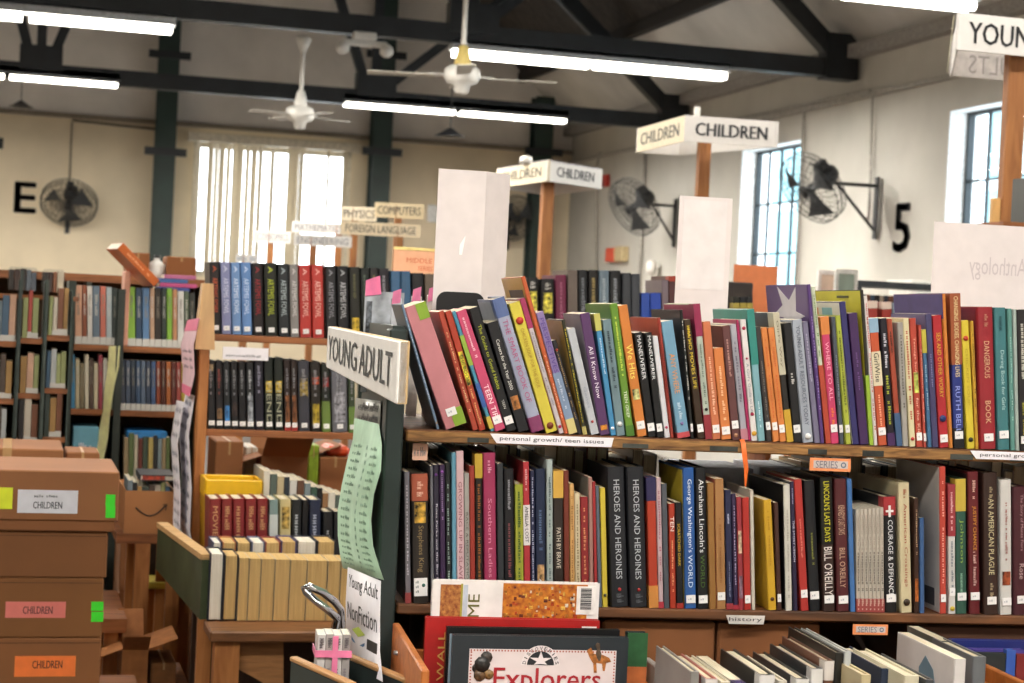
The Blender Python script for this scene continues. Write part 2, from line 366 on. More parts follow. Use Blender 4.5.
fitting((700, -14), (975, 7), 10.9, 'lit tube light at the top edge over the YOUNG sign', 2)
for (x, y, nm) in [(-6, 10.9, 'left end of the nearest truss'), (-2.4, 10.9, 'nearest truss, left of centre'), (1.4, 10.9, 'nearest truss, above the top edge of the picture'), (-6, 15.4, 'left end of the middle truss'), (-3.4, 15.4, 'middle truss, outside the picture'), (-6, 19.75, 'left end of the farthest truss')]:  # unseen fittings added to carry the hall's fill lights
    zz = {10.9: 3.84, 15.4: 3.8, 19.75: 3.72}[y]; make_fitting(x, y, zz, 2.3, 'unseen fill tube light added under the ' + nm, 2, [q for q in TR if q[1] == y][0][2])
k = 0
for (x, y) in [(-1.6, 8.0), (1.4, 8.0), (4.4, 8.0), (-1.8, 4.4), (1.6, 4.4), (4.6, 4.4), (-2.2, .4), (.6, .4), (3.4, .4), (-2.0, -3.0), (2.2, -3.0)]:
    if y > 9: continue
    k += 1; make_fitting(x, y, 3.83, 2.4, 'lit tube light overhead, %s of the row %s' % ('left' if x < -1 else 'right' if x > 3 else 'middle', {8.0: 'beyond the second unit', 4.4: 'over the second unit', .4: 'above the viewer', -3.0: 'behind the viewer'}[y]), 2)
for y in (8.0, 4.4, .4, -3.0):
    struct('trim_%d' % (10 + int(y + 4)), MB().box((XL, y - .07, 4.0), (XR, y + .07, 4.2)), STEEL)
# ================================================================ fans, signs and wall pieces of the hall
WHITE = mat('e9e6e0', .45, 'paint', amt=.03); BLACKM = mat('17181b', .4, 'paint', amt=.1)
def ceiling_fan(pt, d, ztop, dia, label, body, blade, collar, ph=0, tilt=0):
    p = WD(*pt, d); t = thing('ceiling_fan', label, 'ceiling fan', p, (0, 0, ph))
    k = dia / 1.4; H = ztop - p.z
    MB().tube((0, 0, .12), (0, 0, H), .018, 10).build('downrod', body, t)
    MB().lathe([(.0, H), (.055, H), (.075, H - .02), (.03, H - .12), (.018, H - .14)], 16).build('canopy', body, t)
    MB().lathe([(.018, .25), (.035, .24), (.06, .13), (.06, .1), (0, .1)], 16).build('collar', collar, t)
    MB().lathe([(0, .1), (.09, .1), (.125, .075), (.13, .02), (.11, -.02), (.06, -.035), (.05, -.09), (.03, -.1), (0, -.1)], 20).build('motor_housing', body, t)
    for i in range(4):
        a = 2 * PI * i / 4
        m = MB(); c, s_ = math.cos(a), math.sin(a)
        def P(r, w, z): return (r * c - w * s_, r * s_ + w * c, z)
        m.hull([P(.1, -.02, .02), P(.1, .02, .03), P(.1, .02, .036), P(.1, -.02, .026)], [P(.24 * k, -.03, .015), P(.24 * k, .03, .03), P(.24 * k, .03, .036), P(.24 * k, -.03, .021)])
        arm = m.build('blade_arm', body, t)
        m = MB(); m.hull([P(.2 * k, -.05, .01), P(.2 * k, .05, .022), P(.2 * k, .05, .027), P(.2 * k, -.05, .015)], [P(.7 * k, -.065, .01), P(.7 * k, .065, .022), P(.7 * k, .065, .027), P(.7 * k, -.065, .015)])
        m.build('blade', blade, t)
    return t
ceiling_fan((300, 118), 16.2, 4.0, .98, 'white ceiling fan hanging from the truss above the blinds window', WHITE, mat('dcd8d0', .5, 'paint'), WHITE, .35)
ceiling_fan((462, 80), 12.9, roofz(WD(462, 80, 12.9).x) - .1, 1.36, 'white ceiling fan with yellowed collar on a long rod', WHITE, mat('cfcabd', .5, 'paint'), mat('e0c878', .5, 'paint'), -.2)

def cage_fan(pos, dia, facing, tiltx, label, arm=None, wire_r=.0024):
    """pos: centre of the cage, facing: compass direction of its front, arm: point on the wall"""
    t = thing('wall_fan', label, 'wall fan', pos, (tiltx, 0, facing), 'caged wall fans')      # front looks along local -y
    R = dia / 2; m = MB()
    for fr, y in ((1, 0), (.985, -.05), (.985, .06), (.8, -.085), (.6, -.1), (.4, -.105), (.22, -.108), (.75, .1), (.5, .12)):
        m.path([(R * fr * math.cos(a), y, R * fr * math.sin(a)) for a in [2 * PI * i / 28 for i in range(28)]], wire_r * (2 if fr > .97 else 1), 5, True)
    for i in range(32):
        a = 2 * PI * i / 32; c, s_ = math.cos(a), math.sin(a)
        m.path([(.1 * R * c, -.108, .1 * R * s_), (.6 * R * c, -.1, .6 * R * s_), (.8 * R * c, -.085, .8 * R * s_), (.985 * R * c, -.05, .985 * R * s_), (R * c, 0, R * s_), (.985 * R * c, .06, .985 * R * s_), (.75 * R * c, .1, .75 * R * s_), (.3 * R * c, .13, .3 * R * s_)], wire_r, 4)
    m.build('cage', mat('343536', .5, 'paint'), t)
    MB().lathe([(0, -.115), (.12 * R, -.112), (.14 * R, -.1), (0, -.098)], 14, ax='y').build('badge', BLACKM, t)
    MB().lathe([(0, -.07), (.035, -.068), (.045, -.03), (.045, .02), (0, .02)], 14, ax='y').build('hub', BLACKM, t)
    for k in range(3):
        m = MB(); a0 = 2 * PI * k / 3 + .5; n = 6; vs = []
        for i in range(n + 1):
            q = i / n; r = .04 + (R * .9 - .04) * q; wid = .28 + .3 * q
            for sgn in (-1, 1):
                a = a0 + sgn * wid * (.9 if q else .6); vs.append((r * math.cos(a), -.03 + sgn * .028, r * math.sin(a)))
        nn = len(vs); vs2 = [(x, y + .003, z) for x, y, z in vs]; fs = []
        for i in range(n): fs += [[2 * i, 2 * i + 1, 2 * i + 3, 2 * i + 2], [nn + 2 * i, nn + 2 * i + 2, nn + 2 * i + 3, nn + 2 * i + 1]]
        m.add(vs + vs2, fs); m.build('blade', mat('45474a', .4, 'metal', metal=.3), t)
    MB().lathe([(0, .1), (.07, .1), (.09, .13), (.09, .25), (.07, .29), (0, .3)], 16, ax='y').box((-.04, .15, .06), (.04, .25, .16), .01).build('motor', BLACKM, t)
    if arm:
        mw = (Matrix.Translation(pos) @ Matrix.Rotation(facing, 4, 'Z') @ Matrix.Rotation(tiltx, 4, 'X')).inverted()
        L = lambda p: mw @ Vector(p)
        a = Vector(arm); b = Vector(pos) + Matrix.Rotation(facing, 3, 'Z') @ Vector((0, .22, 0)); b0 = Vector((a.x, a.y, a.z - .42))
        n = Vector((1, 0, 0)) if abs(a.x - XR) < .2 else Vector((0, 1, 0))
        m = MB(); bb = Vector((b.x, b.y, a.z))
        m.tube(L(a), L(bb), .017, 8).tube(L(b0), L(bb + (a - bb) * .12), .014, 8).tube(L(bb), L(b), .02, 8); m.build('bracket_arm', BLACKM, t)
        e = n.cross(Vector((0, 0, 1))) * .03
        MB().hull([L(a - e + n * .0 + Vector((0, 0, .08))), L(a + e + Vector((0, 0, .08))), L(a + e + n * -.02 + Vector((0, 0, .08))), L(a - e + n * -.02 + Vector((0, 0, .08)))],
                  [L(b0 - e + Vector((0, 0, -.06))), L(b0 + e + Vector((0, 0, -.06))), L(b0 + e + n * -.02 + Vector((0, 0, -.06))), L(b0 - e + n * -.02 + Vector((0, 0, -.06)))]).build('wall_plate', BLACKM, t)
    return t
# right wall fans: arm out of the wall, cage turned to the hall
wa = WX(878, 186, XR - .03); fc = wa + Vector((-.95, .05, -.06)); fc = WD(812, 188, (fc - CAM).dot(Fw))
cage_fan(fc, .68, math.radians(-74), math.radians(36), 'caged black wall fan on a bracket between the two right windows', wa)
wb = WX(676, 206, XR - .03); fb = WD(634, 207, (wb - CAM).dot(Fw) - .2)
cage_fan(fb, .72, math.radians(-70), math.radians(32), 'caged wall fan behind the CHILDREN signs, left of the larger one', wb)
fcx = WY(69, 203, YF - .4)
cage_fan(fcx, .72, math.radians(-10), math.radians(44), 'round caged wall fan next to the letter E', Vector((fcx.x, YF - .02, fcx.z + .1)), .0032)
fdx = WY(515, 218, YF - .4)
cage_fan(fdx, .62, math.radians(20), math.radians(15), 'dark wall fan half hidden behind the blank card sign', Vector((fdx.x, YF - .02, fdx.z + .05)))
# letters on the walls
def wall_letter(ch, pa, pb, label, on, thick=.02):
    if on == 'far':
        a = WY(*pa, YF); b = WY(*pb, YF); t = MB(); w_ = b.x - a.x; h = a.z - b.z
        vs, fs, _ = glyphs(ch); m = MB(); m.add([(a.x + w_ * p, YF - .012, b.z + h * q) for p, q in vs], fs)
    else:
        a = WX(*pa, XR); b = WX(*pb, XR); w_ = a.y - b.y; h = a.z - b.z
        vs, fs, _ = glyphs(ch); m = MB(); m.add([(XR - .012, a.y - w_ * p, b.z + h * q) for p, q in vs], fs)
    q_ = [MB() for _ in range(1)]; k_ = .010; n0 = list(m.v); f0 = list(m.f)
    for sx_, sz_ in ((k_, 0), (-k_, 0), (0, k_), (0, -k_)): m.add([(x + (sx_ if on == 'far' else 0), y + (0 if on == 'far' else sx_) + 0, z + sz_) for x, y, z in n0], f0)
    me = m.mesh('letter', ink('15151a')); o = bpy.data.objects.new('painted_letter', me); COL.objects.link(o)
    sd = o.modifiers.new('s', 'SOLIDIFY'); sd.thickness = .012; tag(o, label, 'wall letter')
    md = o.modifiers.new('w', 'WELD'); 
wall_letter('E', (15.5, 182), (35, 213), 'black capital letter E on the cream far wall', 'far')
wall_letter('5', (896, 205), (909, 251), 'black numeral 5 on the right wall between windows', 'right')
a = WY(-4, 143, YF); MB().box((0, -.02, -.07), (.09, 0, .07)).build('painted_letter', ink(), None, (a.x, YF - .001, a.z))['label'] = 'black painted mark cut by the left edge of the picture'; bpy.context.scene.objects['painted_letter.002']['category'] = 'wall letter'
# conduits and boxes
def conduit(pts, label, r=.015, m=None):
    o = MB().path(pts, r, 6).build('conduit', m or mat('b4afa8', .5, 'metal')); tag(o, label, 'conduit')
A = WX(735, 120, XR - .04); B = WX(870, 90, XR - .04)
conduit([A, B, B + Vector((0, -.05, -.05)), B + Vector((0, -.1, -.9)), (XR - .04, B.y - .1, 2.6)], 'thin grey conduit along the right wall, bending down beside the fan bracket', .014)
A = WX(804, 110, XR - .04); conduit([A + Vector((0, 0, 0)), A - Vector((0, 0, 1.8))], 'thin pipe down the right wall beside the fan side window', .014)
A = WX(604, 118, XR - .04); conduit([WX(600, 152, XR - .04) * 1, (XR - .04, WX(600, 150, XR).y, 3.6), (XR - .04, WX(607, 150, XR).y, 1.6)], 'vertical conduit near the far right corner of the hall', .016)
A = WX(670, 262, XR - .04); conduit([(XR - .04, WX(646, 200, XR).y, zled), (XR - .04, WX(646, 200, XR).y, 1.5)], 'vertical conduit on the right wall behind the second wall fan', .02)
A = WY(72, 122, YF - .04); conduit([(A.x, YF - .04, A.z), (A.x, YF - .04, WY(70, 184, YF).z)], 'thin cable running down to the round fan by letter E', .01, mat('6b655c', .6))
conduit([(A.x, YF - .09, A.z + .02), (A.x + 1.15, YF - .09, A.z - .02)], 'short conduit under the ledge on the far wall', .018, mat('6f675e', .6))
a = WX(604, 262, XR - .1); b = WX(622, 246, XR - .1)
t = thing('alarm_box', 'beige and red alarm box on the right wall near the corner', 'alarm box', (XR, a.y, a.z))
dy = a.y - b.y; dz = b.z - a.z
MB().box((-.1, -dy, 0), (-.004, -dy * .55, dz), .01).build('bell_box', mat('c9b48a', .5, 'paint'), t)
MB().box((-.09, -dy * .5, 0), (-.004, 0, dz * .95), .01).build('strobe', mat('e2553c', .4, 'paint'), t)
a = WX(661, 268, XR); o = MB().lathe([(0, -.09), (.04, -.09), (.065, -.04), (.065, .05), (.03, .09), (0, .09)], 14).build('wall_lamp', mat('efe9e2', .4), None, (XR - .12, a.y, a.z)); tag(o, 'small white globe lamp low on the right wall', 'lamp')
o = MB().box((-.12, -.06, -.08), (.12, 0, .08), .01).build('exit_plate', mat('c0392f', .4), None, tuple(WD(606, 181, 13.5))); 
t_ = tag(o, 'small red plate just behind the first CHILDREN sign', 'wall plate'); o.location = tuple(WX(607, 181, XR - .01)); o.rotation_euler = (0, 0, -PI / 2)
# twin head emergency light
p = WY(364, 44, 15.3); t = thing('emergency_light', 'white twin-lamp emergency light under the middle truss', 'emergency light', (p.x, 15.3, p.z))
MB().box((-.1, -.05, .03), (.1, .05, .1), .01).build('mount', WHITE, t); MB().box((-.2, -.04, -.02), (.2, .04, .03), .01).build('battery_case', WHITE, t)
for s_ in (-1, 1): MB().lathe([(0, -.06), (.05, -.06), (.06, -.03), (.045, .05), (0, .07)], 14, (s_ * .19, -.02, -.05), 'y').build('lamp_head', WHITE, t)
# small dark pendants
for (px, py, d, z2, lb) in ((450, 135, 17.2, 4.0, 'small dark pendant on a thin wire below the farthest tube light'), (21, 106, 22.0, 4.0, 'small dark pendant under the tube light in the top left corner')):
    p = WD(px, py, d); t = thing('pendant_sensor', lb, 'pendant', p)
    MB().tube((0, 0, .05), (0, 0, roofz(p.x) - p.z), .006, 6).build('wire', BLACKM, t); MB().lathe([(0, .07), (.03, .06), (.12, 0), (.15, -.01), (.12, -.02), (0, -.02)], 18).build('shade', BLACKM, t)
p = WD(450, 135, 17.2)

# ---------------- sign boards standing up from far book tables
SIGN = mat('dcd9d6', .6, 'paint', amt=.02); POST = mat('a8703f', .6, 'woodv', amt=.18, scale=10, c2='85522a'); CREAM = mat('d8cbb0', .6, 'paint', amt=.03)
def board(t, a, b, h, m, thick=.012, text=None, ins=(.1, .22), col='22262c', name='sign_board', bold=.0, mirror=False, fade=None):
    """upright board from a to b (top edge, in thing space), h high; lettering on the side facing the viewer"""
    a = Vector(a); b = Vector(b); d = b - a; n = Vector((d.y, -d.x, 0)).normalized(); dn = Vector((0, 0, -h)); k = n * thick
    o = MB().hull([a - k, b - k, b - k + dn, a - k + dn], [a, b, b + dn, a + dn][0:4] if 0 else [a, b, b + dn, a + dn]).build(name, m, t)
    if text:
        mm = MB(); q = n * .0012
        if mirror: letters(mm, text, b - d * ins[0] + dn * (1 - ins[1]) + q, -d * (1 - 2 * ins[0]), -dn * (1 - 2 * ins[1]), bold)
        else: letters(mm, text, a + d * ins[0] + dn * (1 - ins[1]) + q, d * (1 - 2 * ins[0]), -dn * (1 - 2 * ins[1]), bold or (h * .02 if d.length > .45 and h > .11 else h * .004))
        mm.build('lettering', ink(col) if not fade else mat(fade, .7, 'ink', amt=.02), o)
    return o
# first CHILDREN sign: four boards round a post
c0 = WD(548.5, 159.5, 10.4); c1 = WD(602.5, 172, 10.85); c1.z = c0.z; u = (c1 - c0); v_ = WD(497, 169, 11.2) - c0; v_.z = 0; h1 = c0.z - WD(548.5, 181, 10.4).z
t = thing('sign_box', 'four-sided white CHILDREN sign on a wooden post, left of the other one', 'sign', (c0.x, c0.y, 0)); o0 = Vector((0, 0, c0.z))
board(t, o0, o0 + u, h1, SIGN, text='CHILDREN', ins=(.16, .27)); board(t, o0 + v_, o0, h1, CREAM, text='CHILDREN', ins=(.12, .27))
board(t, o0 + u, o0 + u + v_, h1, SIGN); board(t, o0 + u + v_, o0 + v_, h1, SIGN)
MB().hull([o0 + Vector((0, 0, -.01)), o0 + u + Vector((0, 0, -.01)), o0 + u + v_ + Vector((0, 0, -.01)), o0 + v_ + Vector((0, 0, -.01))], [o0, o0 + u, o0 + u + v_, o0 + v_]).build('top_panel', mat('c9c6cc', .6, 'paint'), t)
p = WD(547, 200, 10.6) - Vector((c0.x, c0.y, 0)); MB().box((p.x - .033, p.y - .03, 0), (p.x + .033, p.y + .03, c0.z - .012)).build('post', POST, t)
MB().lathe([(.0, .045), (.035, .04), (.045, .0), (0, 0)], 10, o0 + v_ * .42 + Vector((0, 0, 0))).build('cap_knob', WHITE, t)
# second CHILDREN sign
c0 = WD(685, 115, 9.0); c1 = WD(779, 120, 9.1); c2 = WD(637, 133, 9.75); c1.z = c2.z = c0.z; h1 = c0.z - WD(685, 141, 9.0).z; o0 = Vector((0, 0, c0.z))
t = thing('sign_box', 'white CHILDREN sign on a wooden post near the fan side window', 'sign', (c0.x, c0.y, 0))
board(t, o0, o0 + (c1 - c0), h1, SIGN, text='CHILDREN', ins=(.12, .25)); board(t, o0 + (c2 - c0), o0, h1, CREAM, text='CHILDREN', ins=(.1, .25)); 
board(t, o0 + (c1 - c0), o0 + (c1 - c0) * .5 + (c2 - c0) * 1.0, h1, SIGN); board(t, o0 + (c1 - c0) * .5 + (c2 - c0), o0 + (c2 - c0), h1, SIGN)
p = WD(703, 170, 9.14) - Vector((c0.x, c0.y, 0)); MB().box((p.x - .031, p.y - .02, 0), (p.x + .031, p.y + .02, c0.z - .02)).build('post', POST, t)
MB().box((.06, .02, c0.z), (.09, .04, c0.z + .05), .005).build('tape_tab', WHITE, t)
# YOUNG ADULTS sign on the right
c0 = WD(958.5, 12, 5.9); c1 = WD(1102, 17, 6.05); c1.z = c0.z; u = c1 - c0; v_ = WD(953, 30, 6.5) - c0; v_.z = 0; h1 = c0.z - WD(958.5, 49.5, 5.9).z; o0 = Vector((0, 0, c0.z))
t = thing('sign_box', 'white YOUNG ADULTS sign box on a thick wooden post, top right corner', 'sign', (c0.x, c0.y, 0))
def part_text(t, text, a, d, z0, h, n, col, mirror=False):
    m = MB(); letters(m, text, a + Vector((0, 0, z0)) + n, d, (0, 0, h), .0015); return m.build('lettering', mat(col, .7, 'ink', amt=.02), t)
bd = board(t, o0, o0 + u, h1, SIGN, name='front_board')
d = u.normalized(); n = Vector((d.y, -d.x, 0)) * .0015
part_text(bd, 'YOUNG', o0 + d * (.042) + Vector((0, 0, -h1 * .80)), d * .285, 0, h1 * .58, n, '1b1c20')
rb = board(t, o0 + v_, o0 + v_ + u, h1, mat('b9b2ae', .7, 'paper'), name='rear_board')
mm = MB(); a = o0 + v_ + n * 1; letters(mm, 'ADULTS', a + d * .37 + Vector((0, 0, -h1 * .88)) , -d * .30, (0, 0, h1 * .55)); mm.build('lettering', mat('8f8886', .7, 'ink', amt=.02), rb)
board(t, o0 + v_, o0, h1, SIGN, thick=.004, name='side_board')
m = MB(); e = Vector((-.012, 0, 0)); q = [o0 + v_ * .1 + e, o0 + v_ * .15 + e * 2.2, o0 + v_ * .3 + e * 2, o0 + v_ * .5 + e]
m.hull([q[0], q[0] + v_ * .1, q[0] + v_ * .1 + e * .2, q[0] + e * .2], [q[1] + Vector((0, 0, -h1 * 1.5)), q[1] + v_ * .03 + Vector((0, 0, -h1 * 1.5)), q[1] + v_ * .03 + e * .2 + Vector((0, 0, -h1 * 1.5)), q[1] + e * .2 + Vector((0, 0, -h1 * 1.5))]); m.build('peeling_strip', mat('d9d6b8', .6, 'paper'), t)
p = WD(1013.5, 120, 6.02) - Vector((c0.x, c0.y, 0)); p.y += .0
MB().box((p.x - .031, p.y - .01, 0), (p.x + .039, p.y + .03, c0.z - h1 * .4), .004).build('post', POST, t)
MB().box((p.x - .062, p.y - .005, 0), (p.x - .033, p.y + .02, WD(1000, 198, 6).z), .003).build('side_batten', mat('d8a868', .6, 'woodv', scale=10), t)
# far signs
def far_sign(px0, px1, y0, y1, d, text, label, m=CREAM, postx=None, col='3a3a40', slope=.045, ins=(.06, .2)):
    a = WD(px0, y0, d); b = WD(px1, y0 + (px1 - px0) * slope, d); b.z = a.z; h = a.z - WD(px0, y1, d).z
    t = thing('subject_sign', label, 'sign', (a.x, a.y, 0)); o0 = Vector((0, 0, a.z))
    board(t, o0, o0 + (b - a), h, m, text=text, ins=ins, col=col)
    p = (b - a) * (.5 if postx is None else postx); k = .02
    MB().box((p.x - .02, p.y + .004, 0), (p.x + .02, p.y + .04, a.z - .01)).build('post', POST, t)
    return t
far_sign(375, 424, 202, 217, 11.0, 'COMPUTERS', 'cream COMPUTERS sign board, topmost of the far sign cluster', mat('d9c8a4', .6, 'paint', amt=.03), ins=(.06, .22))
far_sign(342, 377, 206, 220, 11.2, 'PHYSICS', 'cream PHYSICS sign board tucked behind the COMPUTERS one', mat('dccfb6', .6, 'paint', amt=.03), .4)
far_sign(341, 421, 221, 234, 10.9, 'FOREIGN LANGUAGE', 'long cream FOREIGN LANGUAGE sign board below the COMPUTERS one', mat('dccbac', .6, 'paint', amt=.03), .75)
far_sign(292, 345, 221, 232, 11.4, 'MATHEMATICS', 'pale MATHEMATICS sign board before the blinds window', SIGN, .9, '6e6e76')
far_sign(294, 352, 234, 245, 10.9, 'ENGINEERING', 'pale ENGINEERING sign board below the MATHEMATICS one', SIGN, .35, '74747c')
far_sign(253, 291, 230, 242, 11.6, 'ECONOMICS', 'pale ECONOMICS sign board, leftmost before the blinds window', SIGN, .5, '7a7a82')
far_sign(236, 258, 254, 262, 9.5, '~6', 'tiny pale sign board just above the blue spined books', SIGN, .5, 'a8b0bc')
a = WY(427, 222, YF - .02); b = WY(438, 205, YF - .02)  # white panel stands in for a bright patch of window light
o = MB().box((0, -.03, 0), (b.x - a.x, 0, b.z - a.z), .01).build('window_light_patch', mat('fbfbfb', .5, 'paper'), None, (a.x, YF, a.z)); tag(o, 'small white panel painted as a bright window patch, far wall right of COMPUTERS', 'notice')
# ================================================================ books
PAGE = mat('e6dcc4', .8, 'pages', amt=.16, c2='b9ab8c'); PAGEW = mat('efe9dc', .8, 'pages', c2='cfc6b2'); PAGET = mat('d9b97c', .85, 'pages', c2='b08d55')
STK = mat('e9e7e6', .5, 'paper', amt=.02)
def mute(c):
    r = [int(c[i:i + 2], 16) for i in (0, 2, 4)]; g = sum(r) / 3
    return '%02x%02x%02x' % tuple(int((x * .86 + g * .14) * .95) for x in r)
def dress(t, T, D, H, c, o):
    """cover, pages and print of a book inside the thing t; local x = thickness, y = depth (spine at 0), z = height"""
    hc = o.get('hc', T > .02); b = min(.0028 if hc else .0012, T * .2); ins = .003 if hc else .0004
    rough = o.get('rough', .38); bulge = (min(.006, T * .16) if hc else 0)
    m = MB(); n = 6; x0 = 0; y0 = bulge
    if hc: arc = [(T * (.5 - .5 * math.cos(PI * i / n)), bulge - bulge * math.sin(PI * i / n) ** .7) for i in range(n + 1)]
    else: r = min(.0012, T * .2); arc = [(0, r), (r, 0), (T - r, 0), (T, r)]
    prof = [(0, D)] + arc + [(T, D), (T - b, D), (T - b, bulge + b * 1.5), (b, bulge + b * 1.5), (b, D)]
    m.prism(prof, H)
    m.build('cover', mat(mute(c), rough, 'cover', amt=.07, scale=18), t)
    m = MB().box((b, bulge + b * 1.6, ins), (T - b, D - (ins if hc else .0003), H - ins)); m.build('page_block', {'w': PAGEW, 't': PAGET}.get(o.get('pg'), PAGE), t)
    q = -.0007
    for (z0, z1, cc) in o.get('bands', []):
        mm = MB()
        if hc:
            a2 = [(x - (.0006 if x < T / 2 else -.0006), y + q) for x, y in arc]; mm.prism(a2 + [(T + .0006, bulge + .02), (T + .0001, bulge + .02), (T + .0001, y0 + .0002), (-.0001, y0 + .0002), (-.0001, bulge + .02), (-.0006, bulge + .02)], (z1 - z0) * H, 'z', z0 * H)
        else: mm.box((-.0006, q, z0 * H), (T + .0006, .03, z1 * H))
        mm.build('spine_band', mat(mute(cc), rough, 'cover', amt=.06, scale=18), t)
    q = -.0011
    for (xa, xb, z0, z1, cc) in o.get('corner', []):
        MB().box((T * xa, q, z0 * H), (T * xb + .0006, .03, z1 * H)).build('corner_patch', mat(mute(cc), rough, 'cover', amt=.06, scale=18), t)
    for (z0, z1, cc) in o.get('pic', []):
        k = T * .16; mm = MB(); mm.box((k, q + .0001, z0 * H), (T - k, .0005, z1 * H)); mm.build('spine_picture', mat(cc, rough, 'print', amt=.5, scale=90), t)
    for tt in o.get('ts', []):
        text, a, bb, f, cc = tt[:5]; off = tt[5] if len(tt) > 5 else 0
        wd = T * f * .8; mm = MB(); xc = T * (.5 + off)
        qq = q - .0003
        letters(mm, text, (xc - wd / 2, qq, H * (1 - a)), (0, 0, -H * (bb - a)), (wd, 0, 0), .00015 if o.get('bold') else 0)
        mm.build('title_lettering', mat(cc, .5, 'ink', amt=.02), t)
    for tt in o.get('dots', []):
        z, cc, r = tt; mm = MB(); mm.lathe([(0, q - .0006), (r * T, q - .0006), (r * T, q + .001)], 12, (T / 2, 0, z * H), 'y'); mm.build('publisher_mark', mat(cc, .5, 'ink', amt=.02), t)
    if o.get('s'):
        s = o['s'] if not isinstance(o['s'], bool) else .055; zz = H * s; w_ = min(T * .82, .017); h_ = .0135
        mm = MB(); mm.box((T / 2 - w_ / 2, q - .0009, zz), (T / 2 + w_ / 2, q + .001, zz + h_)); st = mm.build('price_sticker', STK, t)
        mm = MB(); letters(mm, '~3', (T / 2 - w_ * .3, q - .0013, zz + h_ * .35), (w_ * .6, 0, 0), (0, 0, h_ * .3)); mm.build('sticker_print', mat('9a9aa6', .6, 'ink', amt=.02), st)
    if 'cov' in o:
        fc = MB().box((-.0005, bulge + .003, ins + .001), (0.0002, D - .001, H - ins - .001)).build('front_cover', mat(mute(o['cov']), rough, 'cover', amt=.08, scale=12), t)
        for (ya, yb, za, zb, cc) in o.get('art', []):
            MB().box((-.0012, D * ya, H * za), (.0001, D * yb, H * zb)).build('cover_print', mat(mute(cc), rough, 'print', amt=.1), fc)
    for (pts, cc) in o.get('shape', []):
        MB().prism([(D * a, H * b_) for a, b_ in pts], .0012, 'x', -.0013).build('cover_print', mat(mute(cc), rough, 'print', amt=.05), t)
LABELS = {}
def uniq(label):
    LABELS[label] = LABELS.get(label, 0) + 1; return label
def frame_book(F, zb, xbl, xbr, xtl, ytop, ybase, c, o, label, group, D=None, v=0.0):
    """a spine read off the picture on frame F: bottom edge xbl..xbr, top left corner (xtl, ytop)"""
    u0, _ = F.uz(xbl, ybase, v); u1, _ = F.uz(xbr, ybase, v); ut, zt = F.uz(xtl, ytop, v)
    th = math.atan2(ut - u0, zt - zb); T = (u1 - u0) * math.cos(th) * .955; H = math.hypot(ut - u0, zt - zb)
    if D is None: D = max(.1, min(.21, H * .68))
    t = thing(o.get('name', 'book'), uniq(label), 'book', group=group)
    if th <= 0: loc = F.at(u0, v, zb)
    else: loc = F.at(u1 - T * math.cos(th), v, zb + T * math.sin(th))
    t.location = loc; t.rotation_euler = (0, th, F.rz)
    dress(t, T, D, H, c, o)
    return t

# ---------------------------------------------------------------- the near shelf unit
dA, dB = 3.0, 3.0 / .94
pA = WD(405, 430, dA); pB = WD(1024, 450, dB); FR = Frame(pA, pB)
ZU = (pA.z + pB.z) / 2; ZL = (WD(405, 603, dA).z + WD(1024, 613, dB).z) / 2
ZT = .80; ZL -= .004
def BU(x): return 430 + (x - 408) * .0325
def BL_(x): return 602.5 + (x - 405) * .0175
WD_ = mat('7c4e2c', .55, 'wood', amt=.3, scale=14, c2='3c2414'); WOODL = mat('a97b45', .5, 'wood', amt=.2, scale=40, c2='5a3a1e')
GRN = mat('232f2d', .5, 'paint', amt=.2, scale=9)
unit = thing('bookshelf', 'double-sided wooden shelf unit with dark green end board, nearest in the picture', 'bookshelf', FR.at(0, 0, ZT), (0, 0, FR.rz))
LEN = 1.36
def sb(a, b, bev=.002): return MB().box(a, b, bev)
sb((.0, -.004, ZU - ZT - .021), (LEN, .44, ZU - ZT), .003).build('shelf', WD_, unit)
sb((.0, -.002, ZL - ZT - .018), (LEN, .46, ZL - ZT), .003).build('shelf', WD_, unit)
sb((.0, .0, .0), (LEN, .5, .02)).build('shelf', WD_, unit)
lip = MB().box((.002, -.010, ZU - ZT - .0205), (LEN, -.004, ZU - ZT - .002), .002).build('edging', WOODL, unit)
tk = MB()
random.seed(3)
for i in range(9):
    x = .12 + i * .14 + random.uniform(-.03, .03); tk = MB(); tk.box((x, -.0108, ZU - ZT - .018), (x + random.uniform(.02, .05), -.0095, ZU - ZT - .018 + random.uniform(.006, .011))); tk.build('tape_patch', mat('3a3d38', .5, 'tape', amt=.4), lip)
# end board: wider at the foot, raised strip on its near edge
zt = FR.uz(400, 326)[1] - ZT
m = MB().prism([(-.012, 0), (.60, 0), (.47, zt * .92), (.44, zt), (-.012, zt)], .02, 'x', -.03); m.build('end_board', GRN, unit)
m = MB().box((-.036, -.03, .19), (-.006, .03, zt - .005), .003); m.build('end_upright', GRN, unit)
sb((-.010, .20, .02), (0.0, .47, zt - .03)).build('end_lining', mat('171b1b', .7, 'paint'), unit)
sb((LEN, -.012, 0), (LEN + .02, .46, zt)).build('end_board', GRN, unit)
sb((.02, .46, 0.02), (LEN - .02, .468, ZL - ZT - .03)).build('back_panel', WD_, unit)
# table under it
tb = thing('table', 'long wooden table carrying the near shelf unit and its bins', 'table', FR.at(-.55, -.75, 0), (0, 0, FR.rz))
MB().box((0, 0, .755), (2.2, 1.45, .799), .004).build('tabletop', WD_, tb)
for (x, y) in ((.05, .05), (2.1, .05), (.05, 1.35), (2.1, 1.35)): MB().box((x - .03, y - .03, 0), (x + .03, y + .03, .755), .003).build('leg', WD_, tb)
MB().box((.05, .05, .66), (2.1, .075, .755)).box((.05, 1.33, .66), (2.1, 1.355, .755)).build('apron', WD_, tb)

